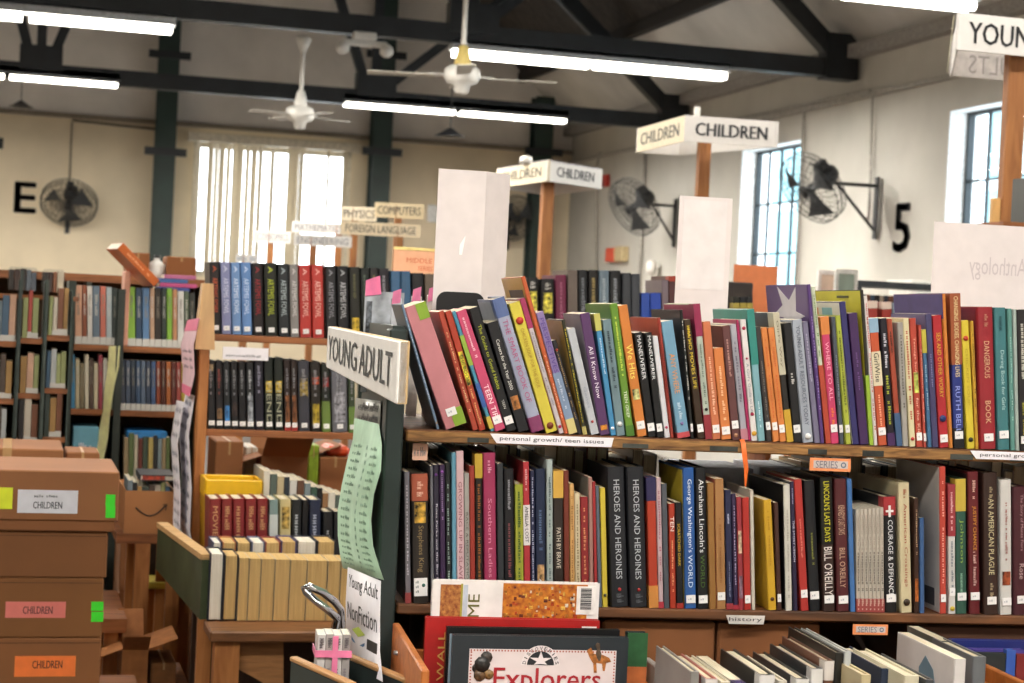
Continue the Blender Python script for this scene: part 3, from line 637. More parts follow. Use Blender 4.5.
# ---------------------------------------------------------------- upper row
W_, K = 'f0ece6', '17171b'
G1 = 'books on the upper near shelf'; G2 = 'books on the lower near shelf'
s = True
UP_ROW = [
 (437,443,401,304.5,'6e88a6',dict(ts=[('~22',.1,.8,.5,'c9d6e6')],cov='5d6068',dots=[(.05,'c09050',.3)]),'slim grey blue paperback leaning at the row end','grey blue one'),
 (446,470,404.5,308,'cf7d84',dict(hc=0,corner=[(.5,1,.87,.999,'8fb52e'),(.45,1,.001,.14,'8fb52e')],s=.09),'wide pink leaning spine with lime green ends','wide pink one'),
 (473,479,438,312,'b8402a',dict(ts=[('~26',.15,.85,.4,'e8c090')]),'thin brick red leaning paperback','brick red one'),
 (479.5,490,445,312,'bd3a22',dict(ts=[('THE BOOK',.36,.60,.6,'1a1a10'),('~20',.62,.95,.4,'eac080')],pic=[(.38,.66,'e3c838')]),'red leaning book with yellow oval title patch','red oval one'),
 (490.8,495.2,452,312,'3f8fae',dict(bands=[(.55,.8,'9ab83a'),(.2,.4,'3a62b0'),(.02,.12,'d9b83a')]),'very thin blue green yellow striped book','striped one'),
 (495.5,507,456,312,'d9456f',dict(ts=[('~12',.06,.4,.35,'f4c8d4'),('TEEN TIPS',.62,.92,.6,'fbe3e8')],s=s),'bright pink leaning paperback with white lettering','bright pink one'),
 (507.2,518,469,309,K,dict(ts=[('The Guide to Good Habits',.14,.66,.45,'b8bd30'),('TEEN',.75,.82,.3,'ddd8d0')],s=s,cov='2a2a2c'),'black leaning book lettered in olive yellow','yellow lettered black one'),
 (518.4,531,487,323.5,'1b1a20',dict(ts=[('Careers for the Year 2000',.16,.62,.38,'e6e2dd')],pic=[(.2,.32,'b5743c')]),'black leaning book with white lettering and round picture','white lettered black one'),
 (532,546,492,300,'a3a9c4',dict(ts=[('THE SMART BOOK OF',.16,.78,.5,'b0587f')],bands=[(.0,.11,'8e3a68'),(.86,1,'5a6ea6')],cov='b3b9c4'),'lavender grey book with plum foot and blue top','lavender one'),
 (546.4,559,509,304,'e2cf3a',dict(ts=[('CHICKEN SOUP FOR THE SOUL',.2,.66,.4,'a8842c')],dots=[(.86,'c23a2a',.33),(.05,'7a3a20',.3)]),'yellow leaning book with red emblem near the top','yellow one'),
 (559.5,564.5,520,299,'c9bdc2',dict(bands=[(.78,1,'b23060')],ts=[('~18',.25,.8,.4,'87838c')],dots=[(.05,'b83050',.35)],cov='b23a62'),'thin pale book with crimson top','crimson topped one'),
 (564.8,569.3,521,277,'cf5a2a',dict(hc=0,cov='d29a30',art=[(.1,.75,.84,.92,'4a2c18')],D=.2,ts=[('~20',.5,.9,.4,'f0c0a0')]),'tall orange spined book with an ochre cover','tall orange one'),
 (569.6,578,536,313,'8f78b4',dict(ts=[('PERSPECTIVES',.05,.5,.7,'5b4590'),('~9',.55,.8,.4,'c4cfe0')],bands=[(.12,.5,'7f96b6'),(0,.12,'e0cf80')]),'violet to blue book with cream foot','violet blue one'),
 (578.3,583,552,341,'28262b',dict(ts=[('~18',.1,.85,.4,'a58a60')],dots=[(.9,'b0402a',.3)]),'short thin black book beside the olive one','short black one'),
 (583.4,591,561.5,320,'2f2f1d',dict(ts=[('~30',.08,.9,.5,'c8b832')],cov='c99a28',bands=[(0,.07,'c2b060')]),'dark olive book lettered closely in yellow','olive one'),
 (591.4,600,567,329.5,'bfc3ca',dict(ts=[('Genes',.55,.75,.4,'9097a4')],dots=[(.12,'a83a3a',.16)]),'pale grey plain book left of the purple one','pale grey one'),
 (600.4,610.6,580,314,'5b3468',dict(ts=[('All I Know Now',.27,.7,.55,'f2eaf2')],cov='8d8490',pic=[(.04,.08,'d98a30')]),'purple book with white handwritten title','purple one'),
 (611,616.6,594,314,'3d8ec4',dict(bands=[(.86,1,'c9c25a')],ts=[('~14',.2,.5,.4,'d5e8f4')],dots=[(.06,'e8e8e8',.3)]),'thin bright blue book with straw yellow top','bright blue one'),
 (617,626,602.5,320,'6f8a93',dict(ts=[('~16',.1,.6,.45,'2c3a44')],dots=[(.1,'d8dde0',.3)]),'slate blue grey book left of the tall green one','slate one'),
 (627,636.5,610,304,'6b9a2b',dict(ts=[('~24',.1,.55,.4,'d9e85a'),('TEEN GRIEF',.66,.86,.5,'f0f2e0')],cov='5e8f30',bands=[(0,.08,'4d7e24')],D=.2),'tall green book with a green cover showing','tall green one'),
 (637.5,647.6,618,306,'e2802e',dict(ts=[('We Hits',.3,.56,.8,'f3e06a')],pic=[(.28,.36,'f0d890')],s=s,D=.2),'orange book with large yellow title','large titled orange one'),
 (648.2,656.6,634,333,'141417',dict(ts=[('MANEUVERER',.03,.45,.6,'e8e8ea')],s=s),'black book with white block title, left of its twin','first black twin'),
 (657.2,664.2,645,333,'131316',dict(ts=[('MANEUVERER',.03,.45,.6,'e8e8ea')],s=s),'black book with white block title, right of its twin','second black twin'),
 (665,670.6,652.5,336.5,'dddbe0',dict(dots=[(.1,'c05070',.25)]),'thin white plain book behind the black twins','thin white one'),
 (671,676,657.5,318,'9f3325',dict(hc=0,cov='b8452e',D=.2,ts=[('~12',.3,.7,.4,'5e1a14')]),'dark red thin book with wide red cover','dark red one'),
 (678,690.5,661,322,'6fa3c2',dict(ts=[('ANY WHERE',.28,.62,.55,'e09a52'),('~10',.7,.85,.4,'cfe0ea')],bands=[(0,.045,'d0454a')],dots=[(.12,'7b6a9a',.14)],hc=0),'light blue book with orange title','light blue one'),
 (691.2,697.4,680,310,'1a1c1c',dict(ts=[('~26',.06,.7,.6,'cfcfca')],cov='201e20',s=s,D=.2),'tall black book with broken white lettering','tall black one'),
 (698,705.4,683.5,320,'3c2716',dict(ts=[('~5',.05,.2,.5,'e0c236'),('WHO MOVES LIFE',.1,.58,.6,'e3c63c')],s=s),'dark brown book lettered in yellow','yellow lettered brown one'),
 (705.8,712.2,693.5,304,'b9c4b4',dict(bands=[(.76,1,'a02550'),(0,.18,'9e2a35')],ts=[('~16',.3,.75,.4,'55665a')],cov='a62a52',dots=[(.22,'222222',.25)],D=.2),'pale green spine with burgundy top and foot','burgundy topped one'),
 (712.8,721.2,702.5,322,'d97446',dict(ts=[('~14',.3,.8,.4,'f3c9a8')],cov='c96a48',s=s),'salmon orange book with salmon cover','salmon one'),
 (721.8,731.8,713.5,348.5,'e6813c',dict(ts=[('~16',.2,.8,.4,'f7d3a8')],s=s),'short orange book right of the salmon one','short orange one'),
 (732.5,741,722,326,'6b3d3c',dict(ts=[('~14',.12,.45,.4,'c79a90')],s=.1,dots=[(.04,'b08060',.25)]),'maroon brown book with pale sticker','maroon brown one'),
 (741.8,748.2,730,324.5,'aaa6b2',dict(ts=[('~22',.15,.7,.5,'6a6672')],bands=[(0,.1,'c77a8a')]),'grey lilac thin book with pink foot','grey lilac one'),
 (748.6,751.4,736,320,'b3245a',dict(),'very thin crimson book','thin crimson one'),
 (751.8,758,740,320,'e9e0de',dict(ts=["A Girl's Guide to Life" and ("A Girl's Guide to Life",.36,.78,.55,'8a8f9c')],dots=[(.93,'a82348',.3),(.68,'a82348',.18),(.22,'a82348',.3),(.06,'d9a63a',.4)]),'white book with crimson dots on its spine','crimson dotted one'),
 (758.6,766.6,747,309.5,'7fb3bf',dict(bands=[(.58,1,'2f9285')],cov='2f9483',D=.21,ts=[('~9',.7,.9,.3,'dbeef0')]),'tall teal and pale blue book','tall teal one'),
 (767,773,755.5,327,'3a3434',dict(ts=[('~16',.3,.8,.3,'8a8078')],s=.1),'thin charcoal book with sticker','charcoal one'),
 (773.4,779.6,761,328,'e8853c',dict(s=.1,ts=[('~20',.1,.8,.3,'c9602a')]),'bright orange book, left of an identical pair','left orange twin'),
 (780,786.8,768,328,'e8843a',dict(s=.08,ts=[('~20',.1,.8,.3,'c9602a')]),'bright orange book, right of an identical pair','right orange twin'),
 (787.4,793.4,773,313,'2a2623',dict(bands=[(.52,1,'c9c0a4'),(.0,.25,'d9a92a')],ts=[("Girl's Way",.06,.42,.6,'6a6050')],cov='1e1c1e'),'book banded beige above black and yellow','beige banded one'),
 (794,802.4,783.5,323.4,'1d1c1e',dict(ts=[('~4',.42,.52,.5,'d8d4d0')],s=.08),'black book left of the pale blue grey one','plain black one'),
 (803.6,814.4,792,320,'a9b0bf',dict(ts=[('YOUNG ADULT RESOURCES TODAY',.05,.86,.5,'565b68')],hc=0,cov='b9bfcc',dots=[(.05,'e0e0e0',.3)]),'pale blue grey book with small dark lettering','pale blue grey one'),
 (815,820.6,802.5,322,'7b7592',dict(ts=[('~14',.1,.5,.4,'b6b0c8')]),'grey mauve thin book','grey mauve one'),
 (821,826,807,284.5,'5b3a80',dict(hc=0,cov='5a3a7c',D=.23,shape=[([(.10,.80),(.30,.83),(.26,.985),(.44,.90),(.70,.99),(.60,.87),(.86,.80),(.60,.79),(.62,.66),(.44,.74),(.26,.64),(.32,.77)],'ded9df')],ts=[('~16',.2,.8,.4,'a890c8')]),'tall purple book with white star cover','purple star one'),
 (826.4,830.6,811,287,'c9d2b4',dict(bands=[(0,.5,'c2452c')],ts=[('~18',.05,.45,.5,'6f8a5a')],D=.2),'tall thin book pale green over red','green over red one'),
 (831.4,839.4,820.5,317,'d9376a',dict(bands=[(.86,1,'e8873c')],ts=[('WHERE TO ALL',.2,.66,.6,'f4b0c4'),('~6',.72,.86,.5,'e8873c')],s=.09,cov='dd7e3a'),'hot pink book with orange top','hot pink one'),
 (840,845.6,831.5,317,'4d5560',dict(ts=[('~14',.3,.7,.4,'8f98a4')],s=.09),'slate thin book with sticker','thin slate one'),
 (846.2,852.6,835.5,315.6,'b7c03a',dict(ts=[('~24',.12,.76,.5,'505a18')],s=.09,cov='c5d04a'),'yellow green book with sticker','yellow green one'),
 (853.2,859.6,839.5,302,'35306e',dict(cov='e6e2dc',art=[(.2,.45,.86,.96,'79b6c8'),(.55,.8,.86,.96,'e59a6a')],D=.2),'navy blue tall book with pale cover','tall navy one'),
 (860.2,869.4,848.5,313.4,'45265c',dict(ts=[('~10',.3,.6,.3,'7a5a90')]),'dark purple plain book','dark purple one'),
 (870,874,860.5,290,'2d2a24',dict(bands=[(0,.45,'9fc233')],hc=0,cov='e2d62a',art=[(.25,.5,.95,.965,'5a5a20')],D=.235),'tall yellow covered book with dark spine','tall yellow one'),
 (874.4,878,864,296,'e6dcd8',dict(ts=[('~28',.05,.9,.5,'c2453c')],D=.2),'thin white spine lettered in red','red lettered white one'),
 (878.8,887.6,869,319,'d3552e',dict(bands=[(.89,1,'8fb4d0'),(.47,.74,'e8d8b4')],ts=[('GirlWise',.27,.5,.75,'2b2a28'),('~8',.6,.9,.4,'f0b090')],s=.08),'orange spine with cream title patch and blue top','cream patched one'),
 (888.4,896.6,880,318.4,'201a26',dict(ts=[('~10',.12,.4,.6,'e0dce6'),('~10',.45,.85,.6,'b7bf3a')],bands=[(0,.1,'4c2a5e')]),'black book with white and lime lettering','white lime lettered one'),
 (897.2,902.4,887,319,'b2482f',dict(bands=[(0,.26,'3f5f8a')],ts=[('~8',.1,.3,.5,'2a1612')]),'rust book with blue foot','rust one'),
 (903,909.6,897.5,322.6,'a8a29a',dict(ts=[('~12',.1,.7,.4,'5b564e')]),'warm grey book left of the cream one','warm grey one'),
 (910,916,903,318.4,'e6d9a8',dict(ts=[('~18',.1,.8,.5,'b34a38')],dots=[(.06,'c23a3a',.3)]),'cream book with rust lettering','cream one'),
 (916.6,923.2,909.5,318.4,'c2412f',dict(ts=[('Teenage Soul',.15,.42,.5,'f3b8a0'),('for the Kid',.62,.9,.5,'f3c8b0')],pic=[(.42,.58,'b9c25a')],s=.05),'red book with small green emblem','green emblem red one'),
 (923.8,927.8,918.5,325,'c94a3a',dict(ts=[('~18',.2,.8,.4,'f0b8a8')],s=.05),'thin red book beside the emblem one','thin red one'),
 (928.2,932.2,921.5,329.6,'3f6f9a',dict(bands=[(.8,1,'c8b83a')],ts=[('~10',.3,.7,.4,'a8c4d8')]),'short blue book with yellow top','short blue one'),
 (932.8,939,925.5,314,'47436f',dict(ts=[('~8',.3,.6,.3,'8a86b0')],cov='6e6a94'),'indigo book left of the yellow lettered red one','indigo one'),
 (939.8,949.2,932.5,315.6,'c3232d',dict(ts=[('SEX AND OTHER WORRY',.13,.62,.55,'d9b03a')],dots=[(.22,'26366e',.36)],s=.04),'red book with yellow title and navy blot','navy blotted red one'),
 (949.8,953.4,942,294,'e0822c',dict(hc=0,cov='e39a2c',art=[(.0,1,.84,1,'463a7e'),(.1,.8,.74,.8,'b5551e')],D=.22),'tall orange book with a violet banded cover','violet banded one'),
 (954.2,965.4,950,293.4,'27358a',dict(bands=[(.54,1,'a8522a'),(0,.13,'17161c')],ts=[('CHANGING BODIES, CHANGING LIVES',.02,.54,.62,'f0d8a0'),('RUTH BELL',.6,.9,.6,'9aa6e8')],s=.06),'tall spine rust above and navy below','rust and navy one'),
 (967.4,975.2,961,320.6,'e4cb2c',dict(ts=[('CHICKEN SOUP',.22,.66,.4,'b09a30')],dots=[(.86,'c2452a',.33),(.07,'2a2a20',.3)]),'yellow book with red emblem left of red hardback','emblem yellow one'),
 (975.8,979,970.5,321,'d9a22a',dict(ts=[('~18',.1,.8,.4,'6a4a1a')]),'thin amber book beside the yellow one','thin amber one'),
 (981,997.6,977.5,307.3,'a8242e',dict(ts=[('DANGEROUS',.24,.5,.42,'dcb08a'),('BOOK',.66,.82,.42,'dcb08a'),('~6',.05,.14,.3,'c08a70')],hc=1,s=.055,cov='9c2230'),'thick red hardback with gold title','thick red one'),
 (998.6,1010.6,994.5,307.9,'3f7f86',dict(ts=[('Daring Book for Girls',.3,.72,.5,'b4d4d2'),('~8',.06,.18,.4,'1f4a50')],hc=1,s=.08),'teal hardback with pale title','thick teal one'),
 (1011.2,1015.6,1007.5,308.7,'5e9a90',dict(ts=[('~16',.2,.8,.3,'b0d4cc')]),'thin sea green book beside the teal hardback','sea green one'),
 (1016,1019.8,1012.8,309.4,'a3b4ac',dict(),'thin grey green plain book','grey green one'),
 (1020.4,1030,1017,309.8,'2a2628',dict(ts=[('~14',.1,.5,.5,'d8d4c8'),('~10',.66,.9,.5,'b0b040')],s=.05),'charcoal book at the right picture edge','edge charcoal one'),
]
LO_ROW = [
 (405.6,411,404.2,472,'77717a',dict(bands=[(0,.08,'a03a3a')],ts=[('~14',.1,.8,.4,'c4bfc8')]),'thin grey book against the green end board','thin grey one'),
 (413,430,411.5,474,'2a231f',dict(hc=1,bands=[(.79,1,'b4553a')],pic=[(.62,.78,'c59a3c')],ts=[('~6',.06,.18,.5,'e6b6a0'),('Stephens King',.4,.76,.5,'8f7a54')],lab=1),'black spine with rust top and library label','rust topped one'),
 (431.4,434.2,430.2,466,'6a6a72',dict(),'thin plain grey book','plain grey one'),
 (434.8,440.2,433.4,465,'2a2438',dict(ts=[('Rosa Parks and the Bus Boycott',.28,.98,.55,'d5cfdd')],dots=[(.93,'6a3a86',.3)]),'dark indigo book lettered in white','white lettered indigo one'),
 (440.8,446.2,439.4,465,'3a2148',dict(ts=[('~12',.06,.4,.4,'a88ab8')],dots=[(.95,'8a4aa0',.3)]),'dark plum thin book','plum one'),
 (446.8,451.8,445.4,463,'1b1f20',dict(ts=[('~22',.15,.9,.5,'9ab0a8')]),'thin black book left of the blue one','thin black one'),
 (452.6,457,451.6,452.5,'5f9cb8',dict(),'tall thin sky blue book','sky blue one'),
 (457.4,465,456.2,451,'dfb4ba',dict(ts=[('GROWING UP IN SLAVERY',.2,.92,.6,'8e5560')]),'tall pale pink book with plum title','pale pink one'),
 (465.4,470.4,464.2,473,'a9a49c',dict(ts=[('RACE & REPUTATION',.3,.85,.6,'5f5a55')]),'grey beige book right of the pale pink one','grey beige one'),
 (470.8,475.8,469.6,466,'a83427',dict(cov='b2402c'),'red plain book right of the grey beige one','plain red one'),
 (476.4,483.4,475.2,454,'1c1612',dict(bands=[(.84,1,'d2a92c')],ts=[('~30',.2,.95,.5,'a5642a')]),'black book with golden yellow top band','golden topped one'),
 (485,497.8,483,453,'b0305c',dict(hc=1,ts=[('~4',.05,.14,.4,'e7a8bc'),('Southern Ladies',.3,.82,.4,'dc8ea6')]),'tall magenta hardback','magenta one'),
 (498.4,504.6,497,463.6,'33363b',dict(),'dark slate plain book','dark slate one'),
 (505.2,515.4,504,469,'17171c',dict(hc=1,ts=[('~14',.08,.3,.4,'aaa8b0'),('~14',.4,.8,.4,'8a4a50')]),'black hardback left of the lime one','black hardback'),
 (516,524.4,515,484.5,'a7ab2e',dict(ts=[('~28',.06,.9,.45,'2f5a2a')],hc=0),'lime green shorter book','lime one'),
 (524.8,531,523,462,'c22f38',dict(bands=[(.42,.7,'ece4e4')],ts=[('AMELIA LOST',.31,.56,.7,'35353a'),('~9',.05,.2,.5,'f0c0c0')],hc=0),'red book with white name band','white banded red one'),
 (531.4,535.6,530.4,470.6,'22264a',dict(ts=[('~30',.05,.95,.5,'b9bcd4')]),'thin navy book lettered top to foot','thin navy one'),
 (536.2,546.4,535.4,469,'1c2947',dict(hc=1,pic=[(.18,.3,'c49a6a')],ts=[('~12',.3,.6,.5,'5f7394'),('A',.8,.86,.4,'e0e0e8')]),'dark blue hardback with tan patch','tan patched one'),
 (547.2,553.4,546.6,459.5,'a9b6b4',dict(ts=[('~40',.12,.95,.45,'4a5a5c')],hc=0),'pale grey green book with tiny lettering','pale grey green one'),
 (554.2,564,553.4,471,'30241f',dict(bands=[(.8,1,'dfa93e')],ts=[('PATH BY BRAVE',.42,.72,.55,'e4d8c8')],hc=0),'dark brown book with yellow top','yellow topped one'),
 (564.6,570,563.6,470.6,'7f3223',dict(),'rust brown plain book','rust brown one'),
 (570.6,575.2,569.6,484,'dca45c',dict(ts=[('~20',.1,.9,.4,'8a5a2a')]),'tan yellow book','tan one'),
 (575.8,581.2,574.6,493,'dcc8a0',dict(ts=[('~14',.1,.8,.4,'7a6a4a')]),'short cream patterned book','short cream one'),
 (581.8,589.6,580.4,497,'9c2127',dict(ts=[('~22',.1,.9,.4,'e0a070')],hc=0),'short dark red book with a gilt line','short dark red one'),
 (590.2,594.6,588.6,477.5,'b07c70',dict(cov='82807a',D=.19),'dusty pink spine with grey cover','dusty pink one'),
 (595,598.4,592.4,481.7,'b02a2c',dict(),'thin red book behind the dusty pink one','thin scarlet one'),
 (598.8,602.4,595.5,486,'5c6674',dict(),'thin steel grey book','steel grey one'),
 (602.8,608.2,600,488,'dcc032',dict(hc=0,dots=[(.1,'4a4a3a',.3)]),'thin yellow book left of the black volumes','thin yellow one'),
 (611.5,629.6,607,467.5,'191b22',dict(hc=1,T0=1,ts=[('HEROES AND HEROINES',.09,.8,.42,'b9bcc2'),('~4',.905,.935,.55,'6a6c72'),('~4',.945,.97,.5,'6a6c72')],dots=[(.125,'a83030',.1)],rough=.5),'thick black hardback volume, left of the matching two','left black volume'),
 (630.6,648.6,626.6,467.5,'191b22',dict(hc=1,ts=[('HEROES AND HEROINES',.09,.8,.42,'b9bcc2'),('~4',.905,.935,.55,'6a6c72'),('~4',.945,.97,.5,'6a6c72')],dots=[(.125,'a83030',.1)],rough=.5),'thick black hardback volume, right of the matching two','right black volume'),
 (649.6,658.6,646.5,477.5,'c2381f',dict(hc=0,bands=[(.82,1,'2c2654'),(.0,.17,'dc8a3a')]),'red book with navy top and orange foot','navy topped red one'),
 (659,663.8,656.2,478,'c9a8ae',dict(ts=[('~18',.1,.8,.4,'a05a68')],bands=[(0,.05,'c03040')]),'pale pink thin book','thin pink one'),
 (664.4,669.8,661.6,484,'50545c',dict(),'grey book right of the pale pink one','mid grey one'),
 (670.4,676.4,668.8,504,'b9341c',dict(ts=[('TEN',.12,.26,.8,'f0e4dc'),('~16',.35,.85,.4,'f0b080')]),'short orange red book','short orange red one'),
 (677,683.6,675,502.6,'16151a',dict(bands=[(.0,.05,'b02a20')],ts=[('SCRATCHED DARK',.2,.6,.5,'d8b02a')]),'short black book lettered in amber','amber lettered one'),
 (685.4,697,683,468,'2459a6',dict(hc=1,ts=[("George Washington's",.08,.6,.6,'e8f0fa'),('WORLD',.62,.85,.5,'d8e4f4')],cov='d0b42a',s=.04),'royal blue hardback with white script','royal blue one'),
 (698,709,695.4,468,'17181b',dict(hc=1,ts=[("Abraham Lincoln's",.08,.6,.6,'e8e8ea'),('WORLD',.62,.85,.5,'4d6a2c')],s=.04),'black hardback with white script and green word','black script one'),
 (710,716.6,707.4,483,'9f6b30',dict(),'brown plain book right of the script pair','mid brown one'),
 (717.2,726.4,714.8,479,'b07a44',dict(hc=0,s=.07,ts=[('~20',.3,.8,.3,'8a5a2c')],cov='a8332a'),'tan brown book with sticker','tan brown one'),
 (727,733.4,724.8,490,'26284a',dict(ts=[('~8',.2,.3,.5,'c0c4dc'),('~14',.6,.9,.3,'8a90b0')],bands=[(0,.05,'a83038')]),'navy book with red foot','red footed navy one'),
 (734,738.4,731.6,494,'342448',dict(ts=[('~14',.1,.8,.4,'b0a0c0')],bands=[(0,.04,'b02a38')]),'thin violet navy book','violet navy one'),
 (739,744,736.6,497,'a5303a',dict(pic=[(.5,.7,'c4a88c'),(.1,.3,'8a6a7a')]),'crimson book with small pictures','crimson pictured one'),
 (744.6,751.4,742.4,497.6,'bf2c24',dict(s=.06,hc=0),'red book with sticker left of the pale one','stickered red one'),
 (752,755.6,750,490,'ccc4b4',dict(),'thin stone coloured book','thin stone one'),
 (769,777,763.5,500,'dba61e',dict(hc=0,cov='dba820',D=.2,shape=[([(.45,.35),(.9,.35),(.95,.9),(.5,.85),(.4,.6)],'2e2a26')],ts=[('~20',.1,.6,.3,'a87a14')],dots=[(.1,'5a3a20',.25)]),'golden yellow book with its cover showing','golden yellow one'),
 (777.6,782,774,502.6,'4a2a20',dict(s=.08),'thin dark brown book with sticker','thin dark brown one'),
 (786,793.4,783.5,484.5,'d5d0c4',dict(hc=0,cov='17171a',D=.2,ts=[('~28',.2,.9,.3,'a09a8c')]),'pale grey spine with a black cover','pale spined one'),
 (794,800.4,790,481.7,'2b2242',dict(ts=[('~8',.05,.2,.5,'a8a0c0'),('THE STORY UNION',.3,.62,.6,'cfc8dc')],cov='222030'),'dark violet book with pale title','dark violet one'),
 (801.2,809.2,794,479.5,'c02f28',dict(hc=0,s=.1,ts=[('~14',.3,.6,.3,'e08a7a')]),'bright red hardback left of the black pair','bright red one'),
 (810,821,804,481,'191b20',dict(hc=1,s=.09,ts=[('~12',.4,.65,.3,'8a8a40')]),'black hardback with faint lettering','faint lettered black one'),
 (823.4,836,820,477.5,'3b2420',dict(hc=1,bands=[(.5,1,'14140f')],ts=[("LINCOLN'S LAST DAYS",.03,.48,.6,'d8cf2e'),("BILL O'REILLY",.52,.88,.85,'e6dcd6')],s=.06),'black over maroon hardback, yellow and white capitals','yellow capitals one'),
 (837.6,850.4,834.6,479,'5c2226',dict(hc=1,ts=[("KENNEDY'S LAST DAYS",.2,.42,.7,'c9a58c'),("BILL O'REILLY",.52,.82,.6,'c9a58c')],s=.06),'maroon hardback with buff capitals','maroon capitals one'),
 (851,856,847,479.2,'3d70b4',dict(hc=1),'narrow blue hardback','narrow blue one'),
] + [
 (856.8 + 4 * i, 860.5 + 4 * i, 856.2 + 4 * i, 509.5 - .3 * i, 'c9beb0', dict(bands=[(0,.13,'ab4440')], ts=[('~16',.06,.4,.6,'a89a90'),('~12',.42,.8,.7,'6f6660'),('~5',.875,.985,.8,'d4b4a6')], H0=1), None, 'thin stone series book') for i in range(7)] + [
 (885.4,898,883.6,497,'141417',dict(hc=1,bands=[(.84,1,'b02c30')],ts=[('COURAGE & DEFIANCE',.2,.86,.5,'e4e4e6')],cross=1,s=.09,cov='1d1d20',D=.15),'black hardback with a white cross on red','white cross one'),
 (901.4,913,898.4,483,'d6c79c',dict(hc=1,cov='cdbd92',D=.2,ts=[('~5',.05,.12,.4,'a05a40'),('American Crossings',.16,.8,.45,'9c3c30')],dots=[(.08,'3a2c20',.3)]),'beige hardback lettered in red','beige one'),
 (914.6,919.4,914,498,'3f2418',dict(pic=[(.1,.3,'b0602a')],ts=[('~12',.1,.5,.4,'c0a080')]),'brown book with picture, right of the beige one','pictured brown one'),
 (920.2,924.8,919.8,518,'3a5f94',dict(),'short slim blue book','short slim blue one'),
 (940.4,946.6,939.6,466.5,'cc4030',dict(hc=0,cov='c9c2be',D=.2,ts=[('~20',.1,.8,.4,'f0b0a0')],s=.08,art=[(.12,.45,.04,.16,'4a4a50')]),'tall red edged book with a pale cover','red edged one'),
 (949.2,956,948.2,484.5,'d9d5d2',dict(bands=[(.6,1,'a8333c')],ts=[('~18',.06,.36,.5,'e8c0c0'),('~16',.44,.8,.5,'6a7480')],dots=[(.04,'c9b030',.35)],s=.14,hc=0),'white book with crimson upper half','crimson and white one'),
 (956.8,967.6,955.6,479,'2d5a4a',dict(hc=1,bands=[(.76,1,'d2b43a')],ts=[('Johnson',.3,.62,.5,'8aa84a'),('~8',.7,.88,.4,'88b09a')],s=.1),'dark green hardback with yellow top','yellow topped green one'),
 (970,981,968,472,'6b1a20',dict(hc=1,ts=[('~5',.06,.2,.4,'d8b0a0'),('JUSTIFY CHANCE',.24,.55,.5,'d89a3a'),('~20',.56,.8,.4,'d8b8b0')],s=.1,cov='241418'),'dark red hardback with amber title','amber titled one'),
 (984.4,1000,983,473,'3a241c',dict(hc=1,ts=[('~6',.1,.18,.3,'b0a080'),('AN AMERICAN PLAGUE',.18,.72,.45,'cbbf98'),('~6',.78,.88,.3,'b0a080')],s=.07),'dark brown hardback with cream title','dark brown thick one'),
 (1001,1012.8,1000.4,480,'d5d1cc',dict(hc=1,ts=[('~26',.15,.6,.3,'9a5a50')],pic=[(.22,.32,'9a4a2a')],s=.07),'white hardback with rusty picture at its foot','white thick one'),
 (1014.4,1030,1013.6,487,'4d1c26',dict(hc=1,ts=[('The Story of Monte Fiore',.06,.5,.3,'b08a90'),('Rose',.6,.72,.4,'c0a0a0')],s=.09),'maroon hardback at the right picture edge','edge maroon one'),
]
def lay_row(rows, ybase, zb, group, where, F, v=0.0):
    prev = None; rows = [list(r) for r in rows]
    for r, nx in zip(rows, rows[1:]):          # keep neighbours from running into each other
        yb_ = ybase(r[0]); top = max(r[3], nx[3]); g = []
        for y in (yb_, top):
            l = r[0] + (r[2] - r[0]) * (yb_ - y) / (yb_ - r[3]); m_ = nx[0] + (nx[2] - nx[0]) * (yb_ - y) / (yb_ - nx[3]); g.append(m_ - l)
        r[1] = r[0] + max(min(r[1] - r[0], min(g)), (r[1] - r[0]) * .45)
    for (a, b, c, yt, col, o, desc, short) in rows:
        o = dict(o)
        if desc is None: lab = 'thin stone coloured book with red foot, from the matching set of seven, lower shelf'; grp = 'matching thin series books with red feet'
        else: lab = desc + (', right of the %s' % prev if prev else '') + where[1]; grp = group
        if len(lab.split()) > 16: lab = desc + where[1]
        t = frame_book(F, zb, a, b, c, yt, ybase(a), col, o, lab, grp, D=o.get('D'), v=v)
        if o.get('lab'):
            cv = MB().box((.0022, -.0012, .012), (.0245, .004, .042)).build('library_label', STK, t); mm = MB()
            for k in range(3): letters(mm, '~3', (.005, -.0016, .017 + k * .008), (.008, 0, 0), (0, 0, .005))
            mm.lathe([(0, -.0017), (.003, -.0017), (.003, -.001)], 12, (.018, 0, .03), 'y'); mm.build('label_print', mat('2f5a50', .6, 'ink', amt=.02), cv)
        if o.get('cross'):
            H = .19; T = .0195
            MB().box((.008, -.0035, .168), (.0115, -.001, .188)).box((.003, -.0035, .1765), (.0165, -.001, .18)).build('cross_emblem', STK, t)
        prev = short
lay_row(UP_ROW, BU, ZU + .0006, G1, ('', ', upper shelf'), FR)
lay_row(LO_ROW, BL_, ZL + .0006, G2, ('', ', lower shelf'), FR)
# ================================================================ signs and labels of the near unit
PAPER = mat('eeeaf0', .6, 'paper', amt=.02); PINKP = mat('e6dcdc', .6, 'paper', amt=.02)
def fpt(px, py, v): u, z = FR.uz(px, py, v); return FR.at(u, v, z)
def plane_frame_x(px, py, u0=-.034):
    """point on the outer face of the end board (plane across the shelf direction, just left of u = 0)"""
    r = ray(px, py); k = (FR.at(u0, 0, 0) - CAM).dot(FR.u) / r.dot(FR.u); p = CAM + r * k - FR.o
    return p.dot(FR.v), CAM.z + r.z * k            # v, z
def endthing(name, label, cat, v0, z0, u=-.034): return thing(name, label, cat, FR.at(u, v0, z0), (0, 0, FR.rz))
